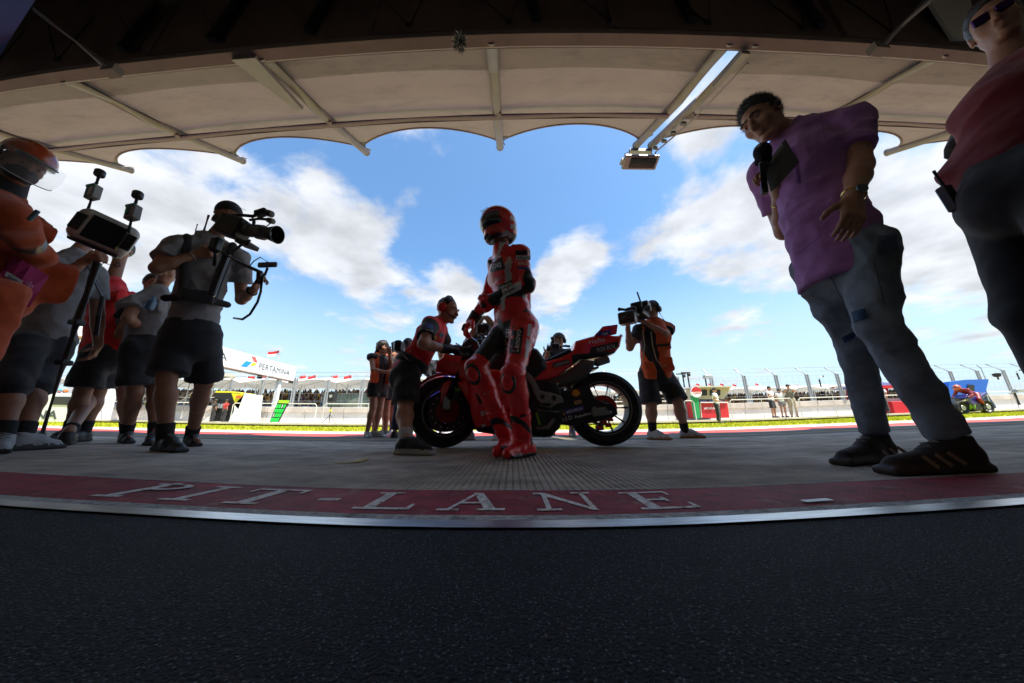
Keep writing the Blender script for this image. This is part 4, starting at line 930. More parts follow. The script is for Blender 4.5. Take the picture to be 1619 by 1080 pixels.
def sub_b(pts, pad): P = np.array(pts); return P.min(0) - pad, P.max(0) + pad
def mk_body(J, par, skin, vox, s=1., tw=1., hands=(None, None), hs=1., face=True, hscale=1., belly=0., lg=0.):
    lo, hi = bounds(J); S = SDF(lo, hi, vox)
    torso(S, J, -.012, 0, s, tw); limbs(S, J, s, legs=False); limbs(S, J, s, arms=False, g=lg)
    head(S, J['hd'], J['look'], J['hup'], s * hscale, 0, face)
    S.cone(J['nk'] - unit(J['hup']) * .03, J['hd'] - unit(J['hup']) * .055 * s - unit(J['look']) * .018, .058 * s, .052 * s, .025)
    for q, hh in zip('ab', hands):
        if hh == 0: continue
        w = J['wr' + q]; d0 = unit(w - J['el' + q])
        if hh is None: hh = dict()
        d = unit(hh.get('d', d0)); th = hh.get('th', np.cross(d, A(0, 1, 0)) + A(.01, -.3, .1)); nr = hh.get('n', A(0, 1, .0))
        hand(S, w + d0 * .01, d, A(*nr) if not isinstance(nr, np.ndarray) else nr, np.array(th, float), hh.get('curl', .45), s * hs * hh.get('s', 1.))
    for q in 'ab':
        an, to = J['an' + q], J['to' + q]; S.cone(an - A(0, 0, .03 if an[2] < .2 else 0), an + (A(to[0], to[1], min(to[2], .035)) - an) * .4 - A(0, 0, .012 if an[2] < .2 else 0), .029 * s, .018 * s, .02)
    return S.mesh('body', skin, par)
def mk_tee(J, par, m, vox, s=1., tw=1., sl=.5, hem=.07, g=.014, belly=0., fold=(.007, 16.), slw=.02, name='shirt', mats=None, collar=True, seed=1, slm=None, bf=1.35, slm_a=None):
    lo, hi = bounds({k_: J[k_] for k_ in ('hpa', 'hpb', 'nk', 'sha', 'shb', 'ela', 'elb')}, .2 + belly); S = SDF(lo, hi, vox)
    H, up, fw, rt, L_ = torso(S, J, g, 0, s, tw, hem, belly, bf=bf)
    for q in 'ab':
        sh, el = J['sh' + q], J['el' + q]; e = sh + (el - sh) * sl
        S.cone(sh, e, .056 * s + g, .050 * s + g + slw, .025, (slm if slm is not None else 0), flat=1)
    if collar:
        S.cone(J['nk'] - up * .02, J['nk'] + up * .025 + fw * .0, .063 * s, .056 * s, .012, 1 if mats and len(mats) > 1 and slm is None else 0, flat=1)
    S.folds(fold[0], fold[1], 8, seed); S.folds(fold[0] * .22, fold[1] * 2.1, 7, seed + 50)
    # keep the neck opening clear
    o = S.mesh(name, mats or m, par); return o, (H, up, fw, rt, L_)
def mk_legs(J, par, m, vox, s=1., length=1.15, g=.02, flare=.03, fold=(.006, 14.), name='shorts', seed=2, tw=1., bf=1.25, top=.10, kr=.07):
    lo, hi = bounds({k_: J[k_] for k_ in ('hpa', 'hpb', 'kna', 'knb', 'ana', 'anb')}, .22); S = SDF(lo, hi, vox)
    H = (J['hpa'] + J['hpb']) / 2; up = unit(J['nk'] - H); fw = unit(J['fwd'] - up * (J['fwd'] @ up))
    S.cone(H - up * .04, H + up * top, .150 * s * tw + g, .140 * s * tw + g, .03, 0, fw, bf, flat=1)
    for q in 'ab':
        hp, kn, an = J['hp' + q], J['kn' + q], J['an' + q]
        if length <= 1: S.cone(hp, hp + (kn - hp) * length, .084 * s + g, kr * s + g + flare, .03, 0, flat=1)
        else:
            l2 = length - 1
            S.cone(hp, kn, .083 * s + g, kr * s + g * .6 + flare * .3, .03)
            S.cone(kn, kn + (an - kn) * min(1, l2), (kr - .002) * s + g * .6 + flare * .3, (kr - .002) * s * (1 - .25 * min(1, l2)) + g * .5 + flare * .6, .02, flat=1)
    S.folds(fold[0], fold[1], 8, seed); S.folds(fold[0] * .22, fold[1] * 2.1, 7, seed + 50)
    return S.mesh(name, m, par)
def mk_shoe(J, q, par, mats, vox, L_=.27, s=1., name='shoe', up=None, socks=None, sh=.1):
    an, to = J['an' + q], J['to' + q]; d = unit(to - an); 
    if up is None: d = unit(A(d[0], d[1], 0)); u = A(0, 0, 1.)
    else: u = unit(up - d * (up @ d))
    sd = np.cross(d, u); z = an - u * (an[2] if up is None else .075 * s)   # point on the sole plane under the ankle
    P = lambda a, b_, c=0.: z + d * a * s + u * b_ * s + sd * c * s
    h0 = P(-.07, 0); h1 = P(L_ - .07, .15); lo, hi = sub_b([h0, h1, an], .1); S = SDF(lo, hi, vox)
    S.box(P(L_ / 2 - .07, .014), (L_ / 2 * s, .043 * s, .014 * s), (d, sd, u), rd=.013 * s, k=.004, m=1)
    S.cone(P(-.03, .05), P(.07, .05), .040 * s, .041 * s, .02, 0); S.cone(P(.07, .05), P(L_ - .115, .034), .041 * s, .030 * s, .02, 0, u, 1.15)
    S.cone(P(-.015, .06), P(-.005, sh), .043 * s, .041 * s, .02, 0, flat=1); S.cone(P(.0, sh * .82), P(.085, .062), .034 * s, .032 * s, .02, 0)
    S.cut(P(0, .0005), -u)
    o = S.mesh(name, mats, par)
    MB().tube([P(.045, .111), P(.06, .107, .02), P(.075, .101, -.02), P(.09, .095, .02), P(.105, .087, -.018), P(.12, .078, .015)], .0035, 5).build('lace', mat('lace', (.2, .2, .2), .8), o)
    if socks:
        a = an; b_ = an + unit(J['kn' + q] - an) * .10; So = SDF(*sub_b([a, b_], .08), vox); So.cone(a - A(0, 0, .03), b_, .043 * s, .050 * s, .01, flat=1); So.mesh('sock', socks, par)
    return o
def mk_hair(J, par, m, vox, s=1., grow=.008, back=.0, cutz=-.03, front=.05, amp=.004, name='hair', hscale=1.):
    c = J['hd']; r, f, u = frame3(J['look'], J['hup']); s = s * hscale; S = SDF(c - .2, c + .2, vox)
    S.ell(c + (u * .040 - f * .018) * s, A(.078 + grow, .097 + grow, .097 + grow * 1.6) * s, (r, f, u), .01)
    S.box(c + (f * .125 - u * .055) * s, A(.2, .085, .122) * s, (r, f, u), rd=.05, k=.02, m=-1, op='sub')
    S.box(c + (-u * (.16 - cutz)) * s, A(.2, .2, .1) * s, (r, f, u), rd=.01, k=.01, m=-1, op='sub')
    S.folds(amp, 60., 8, 3); return S.mesh(name, m, par)
def mk_cap(J, par, m, vox, s=1., brim=1, name='cap', hscale=1., grow=.012):
    c = J['hd']; r, f, u = frame3(J['look'], J['hup']); s = s * hscale; S = SDF(c - .27, c + .27, vox)
    S.ell(c + (u * .045 - f * .012) * s, A(.08 + grow, .1 + grow, .085 + grow) * s, (r, f, u), .01)
    S.cut(c + u * .032 * s, -u)
    if brim: S.ell(c + (u * .040 + f * brim * .10) * s, A(.07, .085, .009) * s, (r, f, u), .01)
    return S.mesh(name, m, par)
def mk_headset(J, par, m, pad=None, s=1., mic=True, hscale=1., name='headset'):
    c = J['hd']; r, f, u = frame3(J['look'], J['hup']); s = s * hscale; mb = MB()
    mb.tube([c + (r * .10 * math.cos(t) + u * (.03 + .115 * math.sin(t))) * s for t in np.linspace(0, math.pi, 13)], .008, 6); o = mb.build(name, m, par)
    for q in (-1, 1):
        mb = MB(); mb.lathe(c + r * q * .08 * s, [(.036, 0), (.042, .01), (.042, .024), (.03, .036), (.012, .04)], r * q, 16); mb.build('ear_cup', pad or m, o, smooth=True)
    if mic: MB().tube([c + r * .1 * s, c + (r * .09 + f * .07 - u * .055) * s, c + (r * .03 + f * .135 - u * .07) * s], [.004, .004, .009], 6).build('boom_mic', M_plk, o)
    return o
def person(label, base, group=None):
    assert len(label.split()) <= 16, label
    return thing('person', label, 'person', base, group)

def strands(o, par, m, n=1400, ln=.016, w=.0011, seed=1, comb=(0, 0, 0)):
    """short separate hairs over a hair shell"""
    rg_ = np.random.RandomState(seed); me = o.data; q = org(o); P_ = np.array([v.co for v in me.vertices]) + q; Nn = np.array([v.normal for v in me.vertices]); I = rg_.randint(0, len(P_), n); V = []; Fc = []
    cb_ = np.array(comb, float)
    for i in I:
        nn = Nn[i]; t_ = unit(np.cross(nn, rg_.randn(3))); d = unit(nn * .7 + t_ * .5 + cb_); s_ = unit(np.cross(d, nn + rg_.randn(3) * .1)) * w; p = P_[i] - nn * .002; k_ = len(V); V += [p - s_, p + s_, p + d * ln * (.5 + rg_.rand())]; Fc.append((k_, k_ + 1, k_ + 2))
    h = mesh_np('hair_strands', V, Fc, m, par); h['kind'] = 'stuff'; return h
def mkJ(**k): return {a: (np.array(b, float)) for a, b in k.items()}
def mid(a, b): return (a + b) / 2
# ---------------------------------------------------------------- racer in red leathers
M_lea = mat('red racing leather', (.85, .014, .018), .32, var=.12, vs=9, bump=.2, bs=70, coat=.35); M_leab = mat('black racing leather', (.014, .014, .017), .45, bump=.2, bs=90)
M_leaw = mat('white racing leather', (.55, .53, .54), .4, bump=.1, bs=80); M_hred = mat('helmet red', (.62, .008, .010), .18, coat=.8)
def rider():
    D = 1.84; s = .94
    hpb = W(829, 517, 1.80); hpa = W(803, 517, 1.93)
    J = dict(hpa=hpa, hpb=hpb)
    J['anb'] = W(829, 690, 1.84); J['ana'] = W(803, 692, 1.97)
    J['knb'] = PL(hpb, 812, 592, .40, -1); J['kna'] = PL(hpa, 752, 582, .41, -1)
    J['tob'] = W(800, 716, 1.70); J['toa'] = W(788, 714, 1.84)
    J['nk'] = W(793, 398, 1.86); J['shb'] = W(823, 402, 1.78); J['sha'] = W(785, 418, 1.99)
    J['elb'] = PL(J['shb'], 834, 449, .27, -1); J['wrb'] = PL(J['elb'], 781, 472, .25, 1)
    J['ela'] = PL(J['sha'], 768, 474, .27, 1); J['wra'] = PL(J['ela'], 745, 508, .2, -1)
    J['hd'] = W(788, 358, 1.83); J['look'] = unit(A(-.80, -.52, -.30)); J['hup'] = unit(A(-.25, -.15, 1)); J['fwd'] = unit(A(-.80, -.55, 0))
    P = person('racer in red leathers and full-face helmet pulling on his glove beside the motorcycle', (.02, 1.85, 0))
    J = {k_: np.array(v, float) for k_, v in J.items()}
    # body (mostly inside the suit)
    b = mk_body(J, P, SKIN['tan'], .012, s * .93, face=False, hands=(0, 0))
    # suit
    lo, hi = bounds(J); S = SDF(lo, hi, .0075)
    H, up, fw, rt, L_ = torso(S, J, .006, 0, s, .98, belly=.05)
    S.cone(H - up * .06, H + up * .06, .16 * s, .145 * s, .04, 0, fw, 1.2)
    S.ell(H - fw * .05 - up * .03, A(.13, .11, .11), (rt, fw, up), .04)                      # seat
    S.ell(H + up * .36 * L_ - fw * .105, A(.09, .05, .17), (rt, fw, up), .04); S.ell(J['nk'] - fw * .10 - up * .02, A(.06, .05, .09), (rt, fw, up), .04)   # back protector and hump
    for q in 'ab':
        sh, el, wr, hp, kn, an = (J[k_ + q] for k_ in ('sh', 'el', 'wr', 'hp', 'kn', 'an'))
        S.ell(sh + A(0, 0, .005), A(.075, .07, .06), None, .03)
        S.cone(sh, el, .060 * s, .052 * s, .02); S.cone(el, wr, .056 * s, .040 * s, .02); S.ell(el, A(.055, .055, .055), None, .02)
        S.cone(hp, kn, .098 * s, .070 * s, .03); S.cone(kn, an, .070 * s, .055 * s, .02)
        d = unit(an - kn); fwq = unit(J['to' + q] - an); fwq = unit(fwq - d * (fwq @ d)); S.ell(kn + fwq * .03, A(.06, .05, .075), (unit(np.cross(d, fwq)), fwq, d), .02)
        S.ell(kn + d * .13 * s - fwq * .02, A(.058, .06, .11), (unit(np.cross(d, fwq)), fwq, d), .03)
    S.cone(J['nk'], J['nk'] + unit(J['hd'] - J['nk']) * .05, .066, .062, .02, flat=1)
    S.folds(.0045, 22., 9, 5)
    def colr(V, vm):
        q = np.zeros(len(V), int); dd = (V - H) @ up; lr = (V - H) @ rt; ff = (V - H) @ fw
        # inner thighs, arm undersides and side panels black
        for s_, t_ in (('a', 1), ('b', -1)):
            hp, kn, an = J['hp' + s_], J['kn' + s_], J['an' + s_]; w = unit(kn - hp); al = (V - hp) @ w; inn = (V - hp) @ (unit(mid(J['hpa'], J['hpb']) - hp)); near = np.linalg.norm((V - hp) - np.outer(al, w), axis=1) < .13
            q = np.where((al > .02) & (al < .36) & (inn > .035) & near, 1, q)
            w2 = unit(an - kn); a2 = (V - kn) @ w2; r2 = (V - kn) - np.outer(a2, w2); bk = unit(-(J['to' + s_] - an)); near2 = np.linalg.norm(r2, axis=1) < .11
            q = np.where((a2 > -.02) & (a2 < .30) & near2 & (r2 @ bk > .03), 1, q)
            sh, el, wr = J['sh' + s_], J['el' + s_], J['wr' + s_]; w3 = unit(el - sh); a3 = (V - sh) @ w3; r3_ = np.linalg.norm((V - sh) - np.outer(a3, w3), axis=1)
            q = np.where((a3 > .03) & (a3 < .24) & (r3_ < .09) & (((V - sh) - np.outer(a3, w3)) @ unit(fw * -1) > .030), 1, q)
            w4 = unit(wr - el); a4 = (V - el) @ w4; r4 = (V - el) - np.outer(a4, w4); q = np.where((a4 > .02) & (a4 < .24) & (np.linalg.norm(r4, axis=1) < .075) & (r4[:, 2] < -.022), 1, q)
        q = np.where((dd > -.12) & (dd < .02) & (np.abs(lr) < .075) & (ff > .03), 1, q)
        q = np.where((ff > .04) & (dd > .10) & (dd < .46) & (np.abs(lr + .01) < .016), 2, q); q = np.where((dd > .05) & (dd < .34) & (np.abs(lr) > .118) & (np.abs(ff) < .035), 1, q); q = np.where((dd > .40) & (np.abs(np.abs(lr) - .105) < .012), 2, q)
        return q
    su = S.mesh('race_suit', [M_lea, M_leab, M_leaw], P, mi_fn=colr)
    # gloves
    for q, hh in (('b', dict(d=unit(A(-.75, .25, -.45)), th=A(.1, -.5, .9), n=A(-.2, .7, -.6), c=1.0)), ('a', dict(d=unit(A(-.45, -.35, -.72)), th=A(.5, -.8, .3), n=A(.7, .1, -.5), c=.55))):
        w = J['wr' + q]; S = SDF(w - .2, w + .2, .006); e = unit(J['el' + q] - w)
        hand(S, w, hh['d'], hh['n'], hh['th'], hh['c'], .98, g=.005); S.cone(w + e * .08, w - e * .01, .052, .044, .01, m=1, flat=2)
        dk = unit(hh['d']); S.box(w + dk * .085 - unit(hh['n'] - dk * (hh['n'] @ dk)) * .02, (.036, .016, .010), frame3(dk, hh['n']), k=.008, m=1)
        S.mesh('glove', [M_lea, M_leab], P)
    # boots
    for q, upv in (('b', None), ('a', None)):
        an, to, kn = J['an' + q], J['to' + q], J['kn' + q]; S = SDF(*sub_b([an, to, an + (kn - an) * .55, A(an[0], an[1], 0)], .13), .0065)
        g = .0; d = unit(A(*(to - an)[:2], 0)); sd = np.cross(d, A(0, 0, 1.)); hl = A(an[0], an[1], .04) - d * .055; tp = A(an[0], an[1], .033) + d * .165
        if q == 'a': hl = hl + A(0, 0, .035); tp = tp - A(0, 0, .004)
        S.cone(hl, A(an[0], an[1], .05) + d * .05, .042, .043, .02, 0); S.cone(A(an[0], an[1], .05) + d * .05, tp, .043, .031, .02, 0)
        S.cone(an - A(0, 0, .03), an + (kn - an) * .42, .049, .064, .03, 0, flat=1); S.ell(an + (kn - an) * .10 + d * .02, A(.052, .045, .05), None, .02, 0)
        S.ell(an + (kn - an) * .30 + d * .022, A(.045, .035, .075), None, .02, 0)
        S.box(hl + d * .1 - A(0, 0, .026), (.125, .040, .010), (d, sd, A(0, 0, 1.)), k=.01, m=1); S.cut(A(0, 0, .001), A(0, 0, -1.)); S.folds(.003, 30, 7, 8)
        S.cone(an + d * .045 + sd * .03, an + (kn - an) * .12 + d * .045, .012, .012, .01, 1)
        def bc(V, vm, an=an, kn=kn, d=d):
            a = (V - an) @ unit(kn - an); f_ = (V - an) @ d; return np.where((vm == 1) | ((a > -.04) & (a < .05) & (f_ < .01)) | ((np.abs(a - .02 - f_) < .012) & (f_ > 0)), 1, 0)
        S.mesh('boot', [M_lea, M_leab], P, mi_fn=bc)
        # knee slider
        dn = unit(an - kn); fq = unit(d - dn * (d @ dn)); k2 = kn + fq * .055 + dn * .03 + (A(0, -.03, 0) if q == 'b' else A(-.01, -.035, 0)); nn_ = unit(fq + A(0, -.9, 0)); S = SDF(k2 - .12, k2 + .12, .006)
        S.ell(k2, A(.045, .022, .068), frame3(nn_, -dn), .01); S.mesh('knee_pad', M_leab, P); S = SDF(k2 - .12, k2 + .12, .006); S.ell(k2 + nn_ * .012, A(.034, .020, .047), frame3(nn_, -dn), .01); S.mesh('knee_slider', M_lea, P)
    # helmet
    c = J['hd']; r, f, u = frame3(J['look'], J['hup']); S = SDF(c - .24, c + .24, .006)
    S.ell(c + u * .02 - f * .008, A(.118, .142, .130), (r, f, u), .02); S.ell(c + f * .055 - u * .078, A(.086, .082, .062), (r, f, u), .03); S.ell(c - f * .045 - u * .05, A(.098, .085, .09), (r, f, u), .03)
    S.ell(c + f * .03 - u * .15, A(.072, .08, .05), (r, f, u), .02, -1, 'sub'); S.cone(c - f * .12 + u * .085, c - f * .165 + u * .03, .022, .012, .03); S.box(c + f * .135 - u * .088, (.03, .02, .007), (r, f, u), k=.006, m=1, op='sub')
    S.ell(c + f * .085 + u * .012, A(.108, .062, .043), (r, f, u), .012, 1, 'sub')
    def hc(V, vm):
        a = (V - c) @ u; b_ = (V - c) @ f; e = (V - c) @ r
        q = np.where(vm == 1, 1, 0); q = np.where((b_ < -.03) & (a < .01) & (a > -.02), 2, q); q = np.where((np.abs(e) < .02) & (a > .08), 3, q); q = np.where((a < -.10), 1, q); q = np.where((b_ < -.02) & (a < -.045) & (a > -.075), 2, q); return q
    hel = S.mesh('helmet', [M_hred, M_leab, mat('helmet white', (.6, .6, .62), .2, coat=.8), mat('helmet dark red', (.12, .01, .01), .2, coat=.8)], P, mi_fn=hc)
    S = SDF(c - .22, c + .22, .0055); S.ell(c + u * .014 + f * .005, A(.1165, .138, .115), (r, f, u), .01); S.box(c - f * .10, (.2, .145, .2), (r, f, u), k=.005, m=-1, op='sub'); S.cut(c + u * .058, u); S.cut(c - u * .034, -u); S.mesh('visor', mat('smoked visor', (.012, .010, .012), .04, coat=1., spec=.8), hel)
    vs = [c + r * .108 * math.cos(t) + f * (.0 + .126 * math.sin(t)) + u * .060 for t in np.linspace(.15, 3.0, 14)]; MB().tube(vs, .005, 5).build('visor_trim', mat('trim blue', (.03, .05, .4), .3), hel)
    for q in (-1, 1): MB().lathe(c + r * q * .112 + f * .03 + u * .01, [(.022, 0), (.02, .01), (.001, .012)], r * q, 12).build('visor_pivot', M_hred, hel)
    # prints
    bv = bvh_of([su]); bb_ = bvh_of([su, hel]); Wt = mat('print white', (.72, .72, .74), .5); Bk = mat('print black', (.012, .012, .014), .5); pt = lambda *a, **k_: px_text(*a, bold=.012, lift=k_.pop('lift', .007), **k_)
    px_panel((776, 430), (799, 423), 20, bv, D, Bk, su, 'print_panel'); pt('novo', (776, 425), (793, 421), 8, bv, D, Wt, su)
    pt('App', (780, 446), (797, 439), 8, bv, D, mat('print pink', (.6, .25, .3), .5), su); pt('TIM', (786, 409), (793, 405), 4, bv, D, Wt, su)
    px_panel((815, 402), (838, 402), 7, bv, D, Bk, su, 'print_panel'); px_panel((816, 410), (839, 410), 7, bv, D, Wt, su, 'print_panel'); pt('RIELLO', (818, 409), (837, 409), 5, bv, D, Bk, su)
    pt('elica', (819, 417), (836, 418), 6, bv, D, Wt, su); px_panel((818, 424), (836, 425), 4, bv, D, mat('print blue', (.03, .04, .3), .5), su, 'print_panel')
    px_panel((787, 459), (811, 449), 8, bv, D, Bk, su, 'print_panel', shear=.3); pt('Lenovo', (789, 457), (810, 448), 6, bv, D, Wt, su)
    px_panel((788, 473), (825, 455), 12, bv, D, Wt, su, 'print_panel', shear=.4); pt('Unipol', (796, 467), (815, 458), 8, bv, D, Bk, su)
    px_panel((824, 561), (829, 517), 19, bv, D, Bk, su, 'print_panel'); pt('Lenovo', (820, 557), (825, 521), 10, bv, D, Wt, su, lift=.006)
    for t_, a_, b_, h_ in (('DUCATI', (804, 560), (808, 520), 8),): pt(t_, a_, b_, h_, bv, D, mat('print silver', (.6, .56, .58), .4), su)
    px_panel((836, 566), (842, 512), 6, bv, D, mat('print silver', (.6, .56, .58), .4), su, 'print_panel')
    bh = bvh_of([hel]); px_panel((789, 380), (803, 372), 8, bh, D, Bk, hel, 'print_panel'); pt('Lenovo', (790, 378), (802, 371), 5, bh, D, Wt, hel); pt('SHOEI', (762, 338), (774, 332), 5, bh, D, Wt, hel)
    px_panel((806, 378), (812, 372), 14, bh, D, mat('helmet grey print', (.35, .37, .38), .4), hel, 'print_panel')
    bt_ = bvh_of([o for o in P.children if o.name.startswith('boot')]); px_panel((822, 662), (832, 660), 10, bt_, D, M_leab, P, 'boot_print', shear=.3)
rider()

# ---------------------------------------------------------------- interviewer in purple polo at the right
M_pur = mat('purple polo cotton', (.43, .17, .46), .85, var=.12, vs=10, bump=.35, bs=500, sheen=.3)
M_jean = mat('washed blue jeans', (.20, .235, .29), .9, var=.45, vs=5, bump=.5, bs=500); 
M_hairg = mat('greying dark hair', (.03, .024, .02), .5, col2=(.09, .08, .075), vs=300, bump=.8, bs=400, stretch=(1, 1, .3))
def interviewer():
    s = .97
    J = dict(hpb=A(1.42, .95, .84), hpa=A(1.38, 1.13, .84))
    J['anb'] = A(1.50, .955, .085); J['ana'] = A(1.58, 1.25, .085); J['tob'] = A(1.24, .985, .03); J['toa'] = A(1.37, 1.21, .03)
    J['knb'] = W(1388, 512, .94); J['kna'] = W(1348, 530, 1.18)
    J['nk'] = W(1256, 208, 1.03); J['shb'] = A(1.52, .89, 1.44); J['sha'] = A(1.33, 1.17, 1.43)
    J['elb'] = PL(J['shb'], 1362, 262, .27, -1); J['wrb'] = PL(J['elb'], 1350, 314, .24, -1)
    J['ela'] = PL(J['sha'], 1240, 366, .32, 1); J['wra'] = PL(J['ela'], 1230, 304, .24, -1)
    J['hd'] = W(1207, 190, 1.04); J['look'] = unit(A(-.88, -.14, -.44)); J['hup'] = unit(A(-.50, -.02, 1)); J['fwd'] = unit(A(-.86, -.50, -.1))
    J = {k_: np.array(v, float) for k_, v in J.items()}
    P = person('tall man in purple polo and ripped jeans leaning forward with a microphone and clipboard', (1.45, 1.1, 0))
    b = mk_body(J, P, SKIN['tan'], .0058, s, hands=(dict(d=unit(A(-.34, -.10, .93)), th=A(-.6, -.8, .0), n=A(-.7, .6, .2), curl=1.0), dict(d=unit(A(-.38, -.05, -.93)), th=A(-.9, .1, .4), n=A(.1, .95, -.1), curl=.28)), tw=.98, hscale=1.02, lg=-.014)
    eyes(J['hd'], J['look'], J['hup'], s * 1.02, P)
    ho_ = mk_hair(J, P, M_hairg, .005, s * 1.02, grow=.004, amp=.0035); strands(ho_, P, M_hairg, 7000, .017, .0009, 3, (-.25, 0, .35))
    S = SDF(J['hd'] - .16, J['hd'] + .16, .005); r, f, u = frame3(J['look'], J['hup']); c = J['hd']
    o, fr = mk_tee(J, P, M_pur, .0068, s, 1.0, .66, hem=.10, g=.019, belly=.04, fold=(.0075, 17.), slw=.004, bf=1.2, name='polo_shirt', seed=12)
    H, up, fw, rt, L_ = fr
    S = SDF(J['nk'] - .15, J['nk'] + .15, .005); nku = unit(J['hd'] - J['nk']); S.cone(J['nk'] - nku * .03, J['nk'] + nku * .03, .078 * s, .068 * s, .004, flat=3); S.cone(J['nk'] - nku * .08, J['nk'] + nku * .08, .070 * s, .060 * s, .004, -1, op='sub'); S.mesh('collar', M_pur, o)
    je = mk_legs(J, P, [M_jean], .0072, s, 1.93, g=.018, flare=.010, fold=(.008, 17.), name='jeans', seed=4, kr=.057, top=-.03, tw=.84, bf=1.2)
    bj = bvh_of([je]); M_tear = mat('dark denim patch', (.015, .05, .12), .8, bump=.4, bs=300)
    px_panel((1347, 511), (1374, 503), 17, bj, 1., M_tear, je, 'denim_patch', lift=.006); px_panel((1336, 543), (1362, 530), 10, bj, 1.2, M_tear, je, 'denim_patch', lift=.006)
    for a_, b2 in (((1383, 412), (1400, 480)), ((1300, 410), (1330, 470))): px_panel(a_, b2, 1.2, bj, 1, mat('seam thread', (.02, .03, .05), .8), je, 'side_seam', nu=10, nv=1)
    M_ups = mat('brown black suede', (.030, .019, .015), .8, var=.2, vs=30, bump=.3, bs=300); M_gum = mat('dark gum sole', (.035, .02, .014), .6)
    for q in 'ab':
        sh = mk_shoe(J, q, P, [M_ups, M_gum], .0058, .335, 1.0, 'trainer', sh=.115)
        bs = bvh_of([sh]); M_str = mat('beige stripe', (.25, .17, .11), .7)
        if q == 'b':
            for k_ in range(3): px_panel((1488 + k_ * 21, 738 - k_ * 3.2), (1462 + k_ * 19, 719 - k_ * 3), 6, bs, .95, M_str, sh, 'stripe', lift=.003)
        else:
            for k_ in range(3): px_panel((1412 + k_ * 13, 723 - k_ * 3.5), (1399 + k_ * 11, 711 - k_ * 3), 4.5, bs, 1.2, M_str, sh, 'stripe', lift=.003)
    bp_ = bvh_of([o]); M_pseam = mat('polo seam', (.24, .08, .32), .9)
    px_panel((1252, 232), (1262, 290), 5, bp_, 1., M_pseam, o, 'placket', nu=10, nv=2, lift=.003)
    for a_, b2 in (((1298, 176), (1306, 222)), ((1262, 402), (1300, 372)), ((1304, 370), (1368, 336))): px_panel(a_, b2, 1.0, bp_, 1., M_pseam, o, 'seam', nu=12, nv=1, lift=.002)
    px_panel((1392, 398), (1422, 396), 26, bj, 1., mat('jeans pocket', (.10, .145, .21), .9, var=.3, vs=9, bump=.5, bs=400), je, 'back_pocket', lift=.006); px_panel((1320, 405), (1336, 430), 1.4, bj, 1., M_pseam, je, 'pocket_edge', nu=8, nv=1)
    # wrist watch
    w = J['wrb']; d = unit(J['elb'] - w); a_, b2, _ = frame(d); M_gold = mat('gold', (.6, .42, .15), .25, 1.)
    wt = MB(); wt.tube([w + d * .025 + (a_ * math.cos(t) + b2 * math.sin(t)) * .032 for t in np.linspace(0, 6.28, 21)[:-1]], .0065, 6, closed=True); wo_ = wt.build('watch', M_gold, P, smooth=True); MB().lathe(w + d * .025 + A(-.008, -.034, 0), [(.019, 0), (.019, .008), (.014, .010)], (-.2, -1, 0), 16).build('dial', M_plg, wo_)
    w = J['wra']; d = unit(J['ela'] - w); a_, b2, _ = frame(d); MB().tube([w + d * .06 + (a_ * math.cos(t) + b2 * math.sin(t)) * .034 for t in np.linspace(0, 6.28, 21)[:-1]], .0025, 5, closed=True).build('bracelet', M_gold, P)
    # lips line / beard shade are left to the skin; ear piece
    MB().lathe(J['hd'] + r * -.083 - f * .0, [(.010, 0), (.012, .008), (.004, .014)], -r, 8).build('ear_piece', M_plk, P)
    # microphone (held) and clipboard (held) are things of their own
    m0 = W(1206, 240, .97); m1 = W(1209, 300, 1.0); dm = unit(m0 - m1)
    mi = thing('microphone', 'black foam-headed microphone with white lettering held by the man in purple', 'microphone', m1)
    S = SDF(m0 - .1, m0 + .1, .005); S.ell(m0, A(.036, .036, .044), frame3(A(0, 1, 0), dm), .01); S.box(m0 - dm * .045, (.024, .024, .012), frame3(A(0, 1, 0), dm), k=.02); foam = S.mesh('foam_head', mat('black foam', (.006, .007, .012), .95, bump=.8, bs=500), mi)
    MB().tube([m0 - dm * .04, m0 - dm * .062], .019, 14).build('collar_ring', M_gal, mi); MB().tube([m0 - dm * .06, m1, m1 - dm * .02], [.017, .014, .013], 14).build('handle', M_plk, mi, smooth=True)
    px_text('CANAL+', (1192, 237), (1206, 228), 3.2, bvh_of([foam]), .95, mat('print white', (.72,) * 3), mi, bold=.0)
    cl = thing('clipboard', 'dark folder with white curved lettering held against the purple shirt', 'clipboard', W(1245, 260, .93))
    q4 = [W(1243, 219, .955), W(1265, 256, .93), W(1224, 300, .95), W(1213, 262, .98)]; MB().prism(q4, (-.004, .012, .0)).build('board', mat('dark folder', (.035, .045, .06), .5, bump=.1, bs=40), cl)
    px_text('DROMONGG', (1222, 257), (1242, 228), 5, bvh_of(list(cl.children)), .94, mat('print white', (.72,) * 3), cl, bold=.0) if False else None
    px_text('MOTOGP', (1222, 259), (1241, 229), 5, bvh_of(list(cl.children)), .94, mat('print white', (.72,) * 3), cl, bold=.0)
interviewer()

